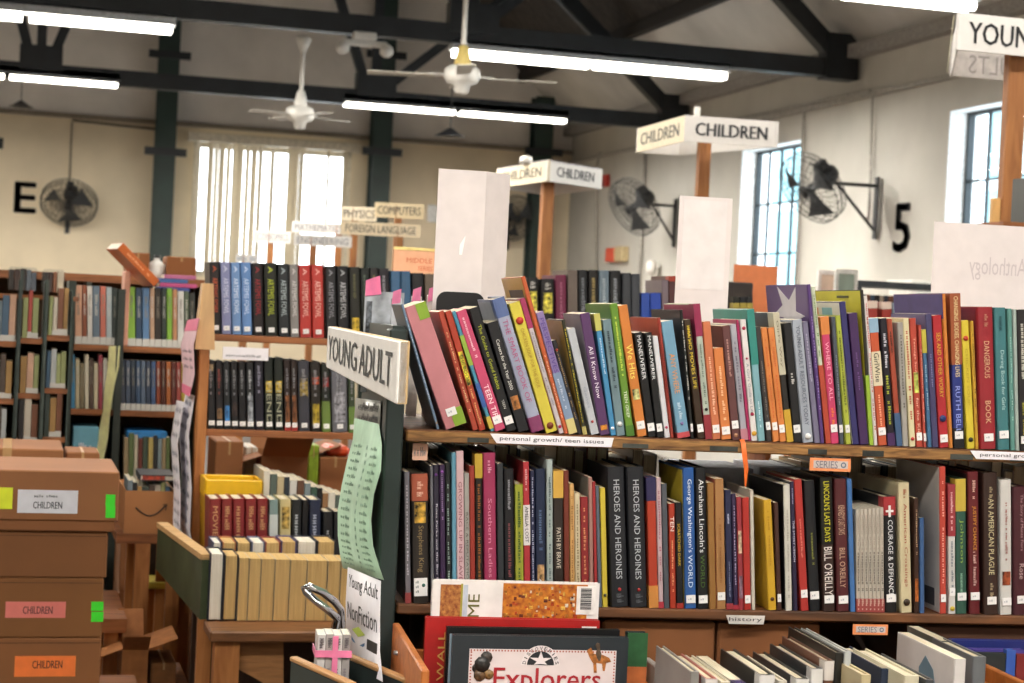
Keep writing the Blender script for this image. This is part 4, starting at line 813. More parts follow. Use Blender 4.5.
# YOUNG ADULT board: in thing space the face lies in the y-z plane, read from +y (far) to -y (near)
vn, zn = plane_frame_x(398, 341, -.07); vf, zf = plane_frame_x(328, 326, -.07); vb, zb_ = plane_frame_x(397, 405, -.07)
L_ = vf - vn; H_ = zn - zb_
t = endthing('name_board', 'white YOUNG ADULT board fixed to the dark green end board', 'sign', vn, zb_, -.054)
til = math.radians(-1)
MB().box((-.016, 0, 0), (0, L_, H_), .002).build('board', mat('f0ece8', .6, 'paper', amt=.02), t)
MB().box((-.012, 0, 0.0005), (.001, .004, H_ - .001)).box((-.012, .002, H_ - .003), (.001, L_ - .002, H_ + .0005)).build('board_edge', mat('c9a878', .7, 'card'), t)
MB().box((.0, L_ * .2, H_ * .3), (.016, L_ * .26, H_ * .7)).build('fixing_block', GRN, t)
m = MB(); letters(m, 'YOUNG', (-.0172, L_ * .96, H_ * .22), (0, -L_ * .50, 0), (0, 0, H_ * .58), .0012); letters(m, 'ADULT', (-.0172, L_ * .42, H_ * .22), (0, -L_ * .38, 0), (0, 0, H_ * .58), .0012)
m.build('lettering', ink('17171b'), t)
# sheets on the end board, as curved strips given by picture points (near edge, far edge)
def sheet(name, label, cat, rows, m_, thick=.0006, lift=(), text=None):
    pts = []
    for i, (xf, xn, y0, y1) in enumerate(rows):           # far edge x,y and near edge x,y
        ul = -.036 - (lift[i] if i < len(lift) else 0); va, za = plane_frame_x(xf, y0, ul); vb2, zb2 = plane_frame_x(xn, y1, ul); pts.append((va, za, vb2, zb2))
    v0, z0 = pts[-1][2], pts[-1][3]; t = endthing(name, label, cat, v0, z0, -.036); vs = []; n = len(pts)
    lf = list(lift) + [0] * (n - len(lift))
    for (va, za, vb2, zb2), l in zip(pts, lf): vs += [(-l, va - v0, za - z0), (-l, vb2 - v0, zb2 - z0)]
    vs2 = [(x - thick, y, z) for x, y, z in vs]; N = len(vs); fs = []
    for i in range(n - 1):
        a, b, c, d = 2 * i, 2 * i + 1, 2 * i + 3, 2 * i + 2
        fs += [[a, b, c, d], [N + d, N + c, N + b, N + a]]
        fs += [[a, d, N + d, N + a], [b, N + b, N + c, c]]
    fs += [[0, N, N + 1, 1], [N - 2, N - 1, 2 * N - 1, 2 * N - 2]]
    mb = MB(); mb.smooth = True; mb.add(vs + vs2, fs); mb.build('sheet', m_, t); return t, vs, pts
def sheet_text(t, vs, i0, fr0, fr1, text, x0, x1, col, name='lettering'):
    """between fractions fr0 > fr1 of the strip row i0 (downwards)"""
    A = Vector(vs[2 * i0]); B = Vector(vs[2 * i0 + 1]); C = Vector(vs[2 * i0 + 3]); D = Vector(vs[2 * i0 + 2])
    P = lambda a, b: (A * (1 - a) + B * a) * (1 - b) + (D * (1 - a) + C * a) * b
    m = MB(); o = P(x0, fr1) + Vector((-.0014, 0, 0)); letters(m, text, o, P(x1, fr1) - P(x0, fr1), P(x0, fr0) - P(x0, fr1)); return m
rows = [(356, 381, 398, 401), (354, 380, 424, 427)]
t, vs, _ = sheet('taped_slip', 'clear taped slip under the YOUNG ADULT board', 'label', rows, mat('a9a8a2', .3, 'tape', amt=.1))
m = MB()
for k in range(2):
    q = sheet_text(t, vs, 0, .15 + .42 * k, .45 + .42 * k, '~13', .1, .95, 'x'); m.add(q.v, q.f)
m.build('lettering', ink('4a4a4c'), t)
g = [(355, 379, 418, 424), (353, 382, 440, 446), (347, 381, 462, 470), (342, 374, 485, 494), (338, 371, 510, 520), (338, 373, 535, 546), (340, 379, 553, 566), (343, 384, 568, 580)]
t, vs, _ = sheet('notice', 'pale green curling paper notice taped to the end board', 'notice', g, mat('a9c9ad', .7, 'paper', amt=.04), lift=[.001, .006, .014, .02, .024, .02, .01, .002])
m = MB()
for r_ in range(1, 7):
    for k in range(3):
        if (r_, k) == (6, 2): continue
        for (a, b) in ((.12, .42), (.5, .62), (.7, .9)):
            q = sheet_text(t, vs, r_, .1 + .33 * k, .28 + .33 * k, '~4' if b - a > .2 else '~2', a, b, 'x'); m.add(q.v, q.f)
m.build('lettering', mat('83a58e', .7, 'ink', amt=.02), t)
g = [(348, 381, 567, 581), (346, 380, 600, 618), (346, 380, 633, 651), (350, 383, 664, 682)]
t, vs, _ = sheet('notice', 'white Young Adult NonFiction sheet low on the end board', 'notice', g, PAPER, lift=[.004, .002, .002, .008])
m = sheet_text(t, vs, 0, .18, .66, 'Young Adult', .08, .94, 'x'); q = sheet_text(t, vs, 1, .0, .5, 'NonFiction', .08, .94, 'x'); m.add(q.v, q.f); m.build('lettering', ink('2a2a30'), t)
for k, c in enumerate(('a3b83c', '3c6f9c', 'b85a8c')):
    q = sheet_text(t, vs, 1 if k < 1 else 2, (.72, -.05, .3)[k], (1.0, .25, .6)[k], '~1', .34, .36, 'x')
    A = Vector(vs[2 * 2 - 2]) ; V = Vector(vs[4]) + (Vector(vs[5]) - Vector(vs[4])) * .42 + Vector((-.0016, 0, .014 - .017 * k)); e1 = (Vector(vs[5]) - Vector(vs[4])) * .2; e2 = Vector((0, 0, .009))
    mm = MB(); 
    if k == 0: mm.add([V + e2, V - e1, V - e2, V + e1], [[0, 1, 2, 3]])
    else: mm.add([V - e1 + e2 * .4, V - e2, V + e1 + e2 * .4, V + e1 - e2 * .2, V - e2 * 1.6, V - e1 - e2 * .2], [[0, 5, 4, 1], [1, 4, 3, 2]])
    mm.build('emblem', mat(c, .6, 'ink', amt=.02), t)
V = Vector(vs[4]) + (Vector(vs[5]) - Vector(vs[4])) * .68 + Vector((-.0016, 0, -.02)); e1 = (Vector(vs[5]) - Vector(vs[4])) * .27
MB().add([V, V + e1, V + e1 + Vector((0, 0, .03)), V + Vector((0, 0, .03))], [[0, 1, 2, 3]]) or 0
mm = MB(); mm.add([V, V + e1, V + e1 + Vector((0, 0, .03)), V + Vector((0, 0, .03))], [[0, 1, 2, 3]]); mm.build('emblem_block', ink('18181c'), t)
g = [(347, 352, 640, 643), (345, 384, 668, 684), (346, 384, 688, 704)]
# shelf edge labels
def edge_label(px0, py0, px1, h_px, text, label, m_, txtcol='2a2630', base='shelf', frame=None, icon=False, v=-.0125, slant=0, it=.22):
    u0, z0 = FR.uz(px0, py0, v); u1, _ = FR.uz(px1, py0, v); h = h_px / 600 * 1.0
    t = thing('shelf_label', label, 'shelf label', FR.at(u0, v, z0 - h), (0, 0, FR.rz)); w_ = u1 - u0
    m = MB()
    m.hull([(slant * 0, -.0006, h), (w_, -.0006, h), (w_, 0, h), (0, 0, h)][0:4], [(slant, -.0006, 0), (w_ - slant * .3, -.0006, 0), (w_ - slant * .3, 0, 0), (slant, 0, 0)])
    m.build('card', m_, t)
    if frame: MB().box((w_ * .09, -.0009, h * .22), (w_ * .93, -.0003, h * .8)).build('card_face', frame, t)
    m = MB(); x1 = .62 if icon else .84
    letters(m, text, (w_ * (1 - x1 - .08) if not icon else w_ * .14, -.0013, h * it), (w_ * x1 if not icon else w_ * .54, 0, 0), (0, 0, h * (1 - 2 * it))); m.build('lettering', ink(txtcol), t)
    if icon:
        m = MB(); m.lathe([(h * .22, -.0013), (h * .13, -.0013)], 14, (w_ * .82, 0, h * .5), 'y'); m.build('recycle_mark', ink('5f6f86'), t)
    return t
ORL = mat('e8905c', .6, 'paper', amt=.05); GRYF = mat('c8bdb9', .4, 'paper', amt=.04)
edge_label(490, 433.5, 614, 9.5, 'personal growth/ teen issues', 'white card reading personal growth/ teen issues, left on upper shelf edge', PAPER, slant=.012)
edge_label(970, 450.5, 1094, 8.5, 'personal growth/ teen issues', 'white card reading personal growth, right end of upper shelf edge', PAPER, slant=.012)
edge_label(810, 457.5, 851, 13.5, 'SERIES', 'orange framed SERIES label under the upper shelf edge', ORL, '77717c', frame=GRYF, icon=True, v=-.013)
edge_label(853, 624, 888, 11, 'SERIES', 'orange framed SERIES label under the lower shelf edge', ORL, '77717c', frame=GRYF, icon=True, v=-.007)
edge_label(726, 615, 765, 9, 'history', 'small white history card on the lower shelf edge', mat('cfc9c4', .5, 'paper'), slant=.006, v=-.005)
edge_label(413, 443, 428, 17, '~4', 'pale pink price slip under the left end of the upper shelf', mat('e2b49c', .6, 'paper'), '8a8080', v=.01)
# orange ribbon
u, z = FR.uz(745, 443, -.014); t = thing('ribbon', 'narrow orange ribbon marker hanging over the upper shelf edge', 'ribbon', FR.at(u, -.014, z), (0, 0, FR.rz))
m = MB(); m.smooth = True; pts = [(-.004, .006, .006), (-.003, 0, 0), (0, -.002, -.022), (.004, -.002, -.045), (.0045, 0, -.075)]; wd = [.0045, .004, .0045, .004, .001]
vs = []
for (x, y, z_), w_ in zip(pts, wd): vs += [(x - w_, y, z_), (x + w_, y, z_)]
m.add(vs + [(x, y + .0005, z_) for x, y, z_ in vs], [[2 * i, 2 * i + 1, 2 * i + 3, 2 * i + 2] for i in range(4)] + [[10 + 2 * i, 12 + 2 * i, 13 + 2 * i, 11 + 2 * i] for i in range(4)]); m.build('strip', mat('e86c22', .5, 'fabric'), t)
# blank cards standing behind the upper row
CARD = mat('e8dedd', .6, 'paper', amt=.025)
def card(px0, px1, ytop, ybot, v, label, fold=None, name='card_sign'):
    u0, z1 = FR.uz(px0, ytop, v); u1, _ = FR.uz(px1, ytop, v); z0 = ZU + .001
    t = thing(name, label, 'card sign', FR.at(u0, v, z0), (0, 0, FR.rz)); h = z1 - z0; w_ = u1 - u0
    MB().box((0, 0, 0), (w_, .003, h)).build('card_panel', CARD, t)
    if fold:
        uf, _ = FR.uz(fold, ytop, v); f = uf - u0
        MB().hull([(w_, 0, 0), (w_ + f * .9, .045, 0), (w_ + f * .9, .048, 0), (w_, .003, 0)], [(w_, 0, h), (w_ + f * .95, .045, h), (w_ + f * .95, .048, h), (w_, .003, h)])
    return t, w_, h
t, w_, h = card(439, 487, 168.5, 0, .30, 'blank pinkish folded card sign standing on the shelf, leftmost of three')
MB().hull([(w_ + .0002, 0, 0), (w_ + .052, .045, 0), (w_ + .050, .048, 0), (w_ + .0002, .003, 0)], [(w_ + .0002, 0, h), (w_ + .052, .045, h), (w_ + .050, .048, h), (w_ + .0002, .003, h)]).build('folded_wing', CARD, t)
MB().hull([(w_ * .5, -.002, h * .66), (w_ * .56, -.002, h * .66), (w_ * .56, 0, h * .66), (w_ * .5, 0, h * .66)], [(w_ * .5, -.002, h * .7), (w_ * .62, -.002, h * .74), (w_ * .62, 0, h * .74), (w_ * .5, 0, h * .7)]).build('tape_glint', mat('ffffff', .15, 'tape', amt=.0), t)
t, w_, h = card(680, 733, 195.5, 0, .30, 'blank pinkish card sign in front of the second CHILDREN post')
MB().box((w_ * .08, -.0008, h * .6), (w_ * .9, 0, h * .985)).build('clear_tape', mat('efe8e8', .15, 'tape', amt=.03), t)
t, w_, h = card(935, 1085, 221.5, 0, .30, 'wide blank card sign with faint mirrored Anthology lettering, at right')
m = MB(); letters(m, 'Anthology', (w_ * .62, -.0006, h * .74), (-w_ * .38, 0, 0), (0, 0, h * .11)); m.build('show_through_lettering', mat('d0c4c6', .7, 'ink', amt=.01), t)
u0, z1 = FR.uz(437, 291.5, .27); u1, _ = FR.uz(485, 291.5, .27)
t = thing('bookend', 'black rounded metal bookend below the leftmost blank card', 'bookend', FR.at(u0, .27, ZU + .001), (0, 0, FR.rz)); h = z1 - ZU; w_ = u1 - u0
m = MB(); r = .018; prof = [(0, 0), (w_, 0)] + [(w_ - r + r * math.cos(a), h - r + r * math.sin(a)) for a in [PI / 2 * i / 5 for i in range(6)]] + [(r + r * math.cos(a), h - r + r * math.sin(a)) for a in [PI / 2 + PI / 2 * i / 5 for i in range(6)]]
m.prism(prof, .004, 'y'); m.box((0, -.05, 0), (w_, 0, .0015)); m.build('plate', BLACKM, t)
# paper standing at the left end (white pink flagged sheets), above the name board
t = thing('magazine', 'grey white magazine with pink flag leaning behind the name board', 'magazine', FR.at(-.005, .12, ZU + .001), (0, 0, FR.rz))
u0, z1 = FR.uz(363, 291, .45); u1, _ = FR.uz(386, 291, .45)
t.location = FR.at(u0, .40, ZT + .64 + .0); hh = z1 - t.location.z
MB().box((0, 0, 0), (u1 - u0 + .03, .006, hh)).build('cover', mat('b9c0c8', .4, 'print', amt=.3, scale=25), t)
MB().box((.003, -.001, hh * .2), (.014, 0, hh * .9)).build('lettering_block', mat('6a7078', .5, 'print', amt=.5, scale=120), t)
MB().hull([(.0, -.002, hh - .01), (.03, -.002, hh - .005), (.03, 0, hh - .005), (0, 0, hh - .01)], [(.0, -.002, hh + .02), (.026, -.002, hh + .03), (.026, 0, hh + .03), (0, 0, hh + .02)]).build('pink_flag', mat('ee7aa8', .5, 'paper'), t)
for k, (px, py) in enumerate(((412, 290), (428, 289), (392, 292))):
    u0, z1 = FR.uz(px, py, .33); t = thing('sticky_flag', ('pink sticky flag left of the black bookend', 'small pink sticky flag against the black bookend', 'pink sticky flag beside the grey magazine')[k], 'sticky flag', FR.at(u0, .33, ZU + .001), (0, 0, FR.rz)); hh = z1 - ZU
    MB().box((0, 0, 0), (.019, .012, hh - .012), .001).build('pamphlet', mat(('d9d2cc', 'cfc6c0', 'c9cdd4')[k], .5, 'paper', amt=.2), t); MB().hull([(0, -.002, hh - .025), (.016, -.002, hh - .02), (.016, -.001, hh - .02), (0, -.001, hh - .025)], [(0.002, -.004, hh), (.017, -.004, hh + .006), (.017, -.003, hh + .006), (.002, -.003, hh)]).build('flag', mat('ee84b0', .5, 'paper'), t)
# far side rows of the unit seen through the gaps
random.seed(21)
pal = ['6b4a30', 'b08a58', '40382e', '8a7a68', 'c9b48a', '2c2a2c', '7a3a2a', '4a5a62', 'a89a8a', 'd8cdbc', '5a4a3a', '93743e']
names = {'6b4a30': 'brown', 'b08a58': 'tan', '40382e': 'umber', '8a7a68': 'taupe', 'c9b48a': 'buff', '2c2a2c': 'black', '7a3a2a': 'rust', '4a5a62': 'slate', 'a89a8a': 'greige', 'd8cdbc': 'cream', '5a4a3a': 'dark brown', '93743e': 'ochre'}
ORD = ['first', 'second', 'third', 'fourth', 'fifth', 'sixth', 'seventh', 'eighth', 'ninth', 'tenth', 'eleventh', 'twelfth', 'thirteenth', 'fourteenth', 'fifteenth', 'sixteenth', 'seventeenth', 'eighteenth', 'nineteenth', 'twentieth'] + ['twenty-' + x for x in ('first', 'second', 'third', 'fourth', 'fifth', 'sixth', 'seventh', 'eighth', 'ninth')] + ['thirtieth'] + ['thirty-' + x for x in ('first', 'second', 'third', 'fourth', 'fifth', 'sixth', 'seventh', 'eighth', 'ninth')] + ['fortieth']
def far_book(parent_pos, rz, T, D, H, c, label, group, o=None, name='book', lean=0, back=False):
    """back=True turns the fore edge towards -y"""
    t = thing(name, uniq(label), 'book', parent_pos, (0, lean, rz + (PI if back else 0)), group); dress(t, T, D, H, c, o or {}); return t
u = .02; k = 0
while u < LEN - .05:
    T = random.uniform(.016, .04); H = random.uniform(.215, .262); D = random.uniform(.13, .17); c = random.choice(pal)
    if .50 < u < .78: u += .03; continue
    far_book(FR.at(u + T, .455, ZL + .0006), FR.rz, T, D, H, c, '%s book on the far side of the lower shelf, %s from the left' % (names[c], ORD[k]), 'books on the far side of the near unit', back=True)
    u += T + .0015; k += 1
for k, (u, w_, h, c, nm) in enumerate([(.56, .13, .222, 'd5d9e4', 'white'), (.70, .10, .226, 'e6e8f0', 'pale')]):
    t = thing('paper_stack', '%s stack of papers seen behind the lower row of books' % nm, 'papers', FR.at(u, .26, ZL + .001), (0, 0, FR.rz))
    for j in range(5): MB().box((random.uniform(-.004, .004), random.uniform(-.004, .004), h * j / 5 + .0004), (w_ + random.uniform(-.008, .004), .17, h * (j + 1) / 5)).build('sheaf', mat(c if j % 2 else 'cdd0da', .6, 'paper'), t)

# ================================================================ bins in front of the lower shelf
BW = mat('c87a3c', .5, 'wood', amt=.15, scale=10, c2='a85f28')
def bin_(label, u0, u1, v0, v1, z0, z1, m_, name='book_bin', zr_=None):
    t = thing(name, label, 'bin', FR.at(u0, v0, z0), (0, 0, FR.rz)); U = u1 - u0; V = v1 - v0; H = z1 - z0
    MB().box((0, 0, 0), (U, V, .008)).build('floor_panel', m_, t)
    for x in (0, U - .012): MB().box((x, 0, .008), (x + .012, V, H if x == 0 or not zr_ else zr_ - z0), .002).build('side_panel', m_, t)
    MB().box((.012, V - .01, .008), (U - .012, V, H * .85), .002).build('end_panel', m_, t); MB().box((.012, 0, .008), (U - .012, .01, H * .45), .002).build('end_panel', m_, t)
    return t
# left bin: its left rim runs from (405,648) to (455,686)
def at_z(px, py, z): r = ray(px, py); k = (z - CAM.z) / r.z; p = CAM + r * k - FR.o; return p.dot(FR.u), p.dot(FR.v)
zr = 1.082; ua, va = at_z(408, 648, zr); ub, vb2 = at_z(455, 683, zr)
vfar = -.03; BZ = ZT + .001
t = bin_('orange brown wooden bin holding the Explorers book', ua + .0, ua + .425, -.42, -.035, BZ, zr, BW, zr_=1.0)
MB().lathe([(0, -.008), (.006, -.006), (.006, 0), (0, 0)], 10, (.0, .3, zr - BZ - .03)).build('screw_head', mat('c9c9c9', .3, 'metal', metal=1), t)
FX = BZ + .0095
# books facing the viewer in the left bin
def face_book(px0, px1, ytop, v, c, label, T=.012, z0=FX, o=None, tilt=0.0, name='book'):
    """cover towards the viewer: width along u, thickness along v, top leaning back by tilt"""
    u0, z1 = FR.uz(px0, ytop, v); u1, _ = FR.uz(px1, ytop, v); w_ = u1 - u0; H = (z1 - z0)
    t = thing(name, uniq(label), 'book', FR.at(u0, v, z0), (-tilt, 0, FR.rz), 'books in the left wooden bin')
    b = .0022
    m = MB(); m.box((0, 0, 0), (w_, b, H)).box((0, T - b, 0), (w_, T, H)).box((0, b, 0), (b, T - b, H)); m.build('cover', mat(c, .35, 'cover', amt=.06), t)
    MB().box((b + .0002, b + .0002, .003), (w_ - .003, T - b - .0002, H - .003)).build('page_block', PAGEW, t)
    return t, w_, H
t, w, H = face_book(433, 600, 580, -.075, 'ebe4e2', 'white topped picture book with barcode, rearmost in the wooden bin', .014)
def patch(t, x0, x1, z0, z1, c, name, k=1, kind='print', amt=.1, scale=60, rough=.35, c2=None):
    return MB().box((x0, -.0006 * k, z0), (x1, .0002, z1)).build(name, mat(c, rough, kind, amt=amt, scale=scale, c2=c2), t)
sc = w / 167; S_ = lambda px: (px - 433) * sc; Z_ = lambda py: H - (py - 580) * sc
patch(t, S_(441), S_(461), Z_(640), Z_(584), 'c78a4a', 'cover_picture', amt=.6, scale=160, c2='7a3420')
patch(t, S_(461), S_(463), Z_(640), Z_(583), 'a8a048', 'picture_border'); patch(t, S_(463.5), S_(468), Z_(640), Z_(584), 'c3cad8', 'pale_stripe')
p = patch(t, S_(503), S_(588), Z_(640), Z_(581.5), 'd98a2c', 'cover_picture', amt=.6, scale=110, c2='8f3c1c')
rnd = random.Random(4)
mm = {c: MB() for c in ('b8461e', 'e0b050', '6a2c1e', 'd9c9b8', 'a86a28')}
for i in range(90):
    c = rnd.choice(list(mm)); x = rnd.uniform(503, 583); y = rnd.uniform(583, 614); r_ = rnd.uniform(1, 3.6); k_ = .0007 + i * .00001
    mm[c].box((S_(x), -k_, Z_(y + r_)), (S_(x + r_ * rnd.uniform(.5, 1.4)), 0, Z_(y)))
for c in mm: mm[c].build('painted_figures', mat(c, .4, 'print', amt=.3, scale=200), p)
bc = patch(t, S_(577), S_(596), Z_(611), Z_(583), 'efe9e6', 'barcode_panel', 3)
m = MB(); y = 585.0
while y < 606: h_ = rnd.choice((.5, .8, 1.2)); m.box((S_(581), -.0022, Z_(y + h_)), (S_(592), -.001, Z_(y))); y += h_ + rnd.choice((.5, .8))
m.build('barcode', ink('2a2a30'), bc)
m = MB(); letters(m, 'HOME', (S_(480), -.0008, Z_(645)), (0, 0, Z_(593) - Z_(645)), (-(S_(480) - S_(468.5)), 0, 0)); m.v = [(S_(468.5) + S_(480) - x if 0 else x, y_, z_) for x, y_, z_ in m.v]; m.build('title_lettering', ink('6a6630'), t)
# red book
t, w, H = face_book(426, 600, 617.5, -.105, 'a81f1f', 'red hardback with a gold title, second row of the wooden bin', .016)
sc = w / 174; m = MB(); letters(m, 'WALL', ((446 - 426) * sc, -.0008, H - 62 * sc), (0, 0, 48 * sc), (-7 * sc, 0, 0)); m.build('title_lettering', mat('d0a85a', .4, 'ink'), t)
patch(t, (582 - 426) * sc, (597 - 426) * sc, H - 9 * sc, H - 6 * sc, 'e6dcd8', 'spine_slip')
t, w, H = face_book(447, 620, 627, -.13, '141416', 'plain black hardback between the red and Explorers books', .012)
t, w, H = face_book(450, 456, 634, -.160, '8fa8b8', 'thin pale blue booklet at the left edge behind Explorers', .004)
t, w, H = face_book(453, 629, 635, -.172, '2d3338', 'charcoal Explorers hardback facing out of the wooden bin', .014)
sc = w / 176; S_ = lambda px: (px - 453) * sc; Z_ = lambda py: H - (py - 635) * sc
MB().hull([(S_(470), -.0008, Z_(700)), (S_(617), -.0008, Z_(700)), (S_(617), 0, Z_(700)), (S_(470), 0, Z_(700))], [(S_(470), -.0008, Z_(648)), (S_(617), -.0008, Z_(648)), (S_(617), 0, Z_(648)), (S_(470), 0, Z_(648))]).build('cover_panel', mat('e3d6d6', .35, 'print', amt=.03), t)
m = MB()
for i in range(48): x = S_(471 + i * 3.05); m.box((x, -.0012, Z_(650.2)), (x + S_(454.4), -.0007, Z_(648.6)))
for i in range(12):
    z = Z_(652 + i * 3); m.box((S_(471), -.0012, z), (S_(472.6), -.0007, z + S_(454.4))).box((S_(614.6), -.0012, z), (S_(616), -.0007, z + S_(454.4)))
m.build('dotted_border', mat('b05a4a', .4, 'print'), t)
m = MB(); letters(m, 'Explorers', (S_(495), -.0016, Z_(693)), (S_(602) - S_(495), 0, 0), (0, 0, Z_(666) - Z_(693)), .0004); m.build('title_lettering', mat('a8242e', .4, 'ink', amt=.02), t)
# compass emblem over the title: half disc, star and curved word
cx, cz, R = S_(541), Z_(663), S_(453 + 13.5)
m = MB(); pts = [(cx + R * math.cos(a), cz + R * math.sin(a)) for a in [PI * i / 16 for i in range(17)]]; m.prism(pts, .0005, 'y', -.0013); em = m.build('emblem_disc', ink('23262b'), t)
m = MB(); r2 = R * 1.42; 
ring = [(cx + r2 * math.cos(a), cz + r2 * math.sin(a)) for a in [PI * i / 16 for i in range(17)]] ; m.prism(ring, .0002, 'y', -.0010); m.build('emblem_ring', mat('e9dfe0', .4, 'print', amt=.02), em)
m = MB()
for i, ch in enumerate('DISCOVERIES'):
    a = PI * (1 - (i + .5) / 11); c = Vector((cx + R * 1.22 * math.cos(a), -.0018, cz + R * 1.22 * math.sin(a))); xd = Vector((math.sin(a), 0, -math.cos(a))) * R * .22; yd = Vector((math.cos(a), 0, math.sin(a))) * R * .26
    if ch == 'I': xd = xd * .3
    letters(m, ch, c - xd / 2 - yd / 2, xd, yd)
m.build('emblem_lettering', ink('2a2a30'), em)
m = MB(); star = []
for i in range(10): a = PI / 2 + PI * i / 5; rr = R * (.86 if i % 2 == 0 else .3); star.append((cx + rr * math.cos(a), max(cz + .0005, cz + R * .32 + rr * .8 * math.sin(a))))
m.prism(star, .0004, 'y', -.0017); m.build('emblem_star', mat('e9dfe0', .4, 'print', amt=.02), em)
# rider at the right, ornament at the left
def blob(pts, c, name, y=-.0014): MB().prism([(S_(a), Z_(b)) for a, b in pts][::-1], .0005, 'y', y).build(name, mat(c, .4, 'print', amt=.3, scale=150), t)
blob([(587, 648), (591, 645), (594, 651), (603, 652), (610, 655), (612, 659), (607, 660), (606, 668), (604, 668), (603, 661), (597, 660), (598, 670), (595, 670), (594, 661), (590, 655)], 'b5713a', 'horse_print')
blob([(596, 652), (597, 646), (595, 643), (597, 640), (600, 641), (600, 646), (602, 652), (601, 658), (599, 658)], '5a4a3c', 'rider_print', -.0018)
for (a, b, r_, c) in ((483, 663, 8, '33302e'), (487, 656, 6, '4a423c'), (481, 674, 6, '6a5038'), (490, 673, 5, '8a6a40'), (478, 667, 5, '3a3632')):
    m = MB(); m.lathe([(0, -.0014 - .0001 * r_), (S_(453 + r_), -.0014 - .0001 * r_), (S_(453 + r_), -.0005)], 9, (S_(a), 0, Z_(b)), 'y'); m.build('flower_print', mat(c, .4, 'print', amt=.4, scale=200), t)
# green, orange and black banded book right of Explorers
t, w, H = face_book(628, 648, 633, -.12, '1f2a2c', 'dark book banded green and orange, right of Explorers', .02)
patch(t, -.0004, w + .0003, H * .80, H + .0004, '2f5a38', 'colour_band'); patch(t, -.0005, w + .0004, H * .66, H * .80, 'b5663a', 'colour_band', 2)

# bins with rows of books, tops seen from above: (near top corner px, py, thickness px, depth in metres, colour of cover, colour of spine label...)
zr2 = 1.03
bin_('grey rimmed plastic bin of books with angled tops, below the history card', ua + .43, .735, -.42, -.03, BZ, zr2, mat('b9b6b2', .4, 'plastic'))
bin_('wooden bin of pale books at the lower right', .745, .965, -.42, -.03, BZ, zr2, BW)
bin_('wooden bin with blue books in the lower right corner', .975, 1.30, -.42, -.03, BZ, 1.05, BW)
def bin_book(px, py, wpx, D, c, label, d=2.72, o=None, group='books in the bins below the near shelf', hc=1, z0=FX):
    p = WD(px, py, d); q = p - FR.o; u = q.dot(FR.u); v = q.dot(FR.v); T = wpx / F_PX * d; H = p.z - z0
    oo = dict(hc=hc); oo.update(o or {})
    t = thing('book', uniq(label), 'book', FR.at(u, v, z0), (0, 0, FR.rz), group); dress(t, T, D, H, c, oo); return t
bin_book(691, 672, 9, .20, '8f8c86', 'grey book with pale edge, leftmost in the plastic bin', 2.60)
bin_book(706, 679, 12, .19, 'b8584a', 'salmon red book with white tip in the plastic bin', 2.60, dict(bands=[(.93, 1, 'e6dcd8')]))
bin_book(722, 682, 9, .20, 'd8cdb4', 'cream book right of the salmon red one in the bin', 2.60)
bin_book(736, 684, 12, .21, 'e4dac0', 'cream book with picture blocks on its top edge', 2.60, dict(hc=0, bands=[(.9, 1, '3a2c6a')]))
bin_book(760, 675, 16, .20, '1c1b1c', 'black book with white tip, middle of the plastic bin', 2.62, dict(bands=[(.92, 1, 'e4e0dc')]))
bin_book(779, 681, 9, .19, 'cfc8b8', 'pale book between the two dark ones in the bin', 2.62)
bin_book(796, 679, 14, .21, '26282c', 'charcoal book with white tip in the plastic bin', 2.66, dict(bands=[(.92, 1, 'dedad6')]))
bin_book(812, 669, 12, .20, '37393c', 'dark grey book with white tip behind the charcoal one', 2.69, dict(bands=[(.92, 1, 'dedad6')]))
bin_book(825, 661, 10, .20, '7a4c38', 'brown book beside the yellow lettered black book', 2.70, dict(bands=[(.90, 1, 'ddd3cc')]))
t = bin_book(836, 653, 8, .22, '201f1c', 'black book with yellow lettering, highest in the plastic bin', 2.70)
bin_book(845, 652, 7, .20, 'b8bcbc', 'grey white book right of the highest black one', 2.70, dict(cov='1c1c1c'))
bin_book(882, 669, 13, .18, '26324c', 'navy blue book between the plastic and wooden bins', 2.66)
bin_book(862, 675, 10, .18, 'cbb98c', 'straw coloured book left of the navy one', 2.62)
bin_book(905, 676, 16, .21, 'd8cfb0', 'cream yellow book left of the standing picture cover', 2.60)
bin_book(926, 680, 9, .20, '4a4c50', 'grey book in front of the standing picture cover', 2.60)
t = bin_book(955, 659, 12, .22, 'ddd6d2', 'pale book with red and blue cover art standing tall', 2.66, dict(hc=0, cov='ded3ce', art=[(.1, .5, .72, .8, 'c26a62')], shape=[([(.28, .60), (.55, .60), (.58, .88), (.48, .95), (.34, .90), (.26, .76)], '5f7f92'), ([(.60, .7), (.85, .7), (.82, .78), (.66, .80)], 'a83a34')]))
bin_book(941, 641, 12, .14, '5a6258', 'grey green glossy book behind the pale picture cover', 2.92, dict(hc=0))
bin_book(974, 657, 14, .16, '6a6e72', 'grey book at the left of the blue pile', 2.78)
def flat_face(px0, px1, ytop, v, c, label, T=.02, hc=1): 
    t, w, H = face_book(px0, px1, ytop, v, c, label, T); t['group'] = 'books in the bins below the near shelf'; return t, w, H
flat_face(952, 1030, 640, -.055, '232c6e', 'royal blue hardback facing out at the back of the corner bin', .016)
flat_face(968, 1024, 649, -.09, '4a3f8a', 'violet blue hardback in front of the royal blue one', .014)
t, w, H = flat_face(975, 1006, 653, -.13, '2a3032', 'black picture book in front of the violet one', .012); 
t, w, H = flat_face(1007, 1016, 650, -.13, '3a5cae', 'narrow bright blue book at the right edge of the corner bin', .014)
t, w, H = flat_face(1017, 1030, 655, -.13, '7a2c2c', 'dark red book in the extreme lower right corner', .014)
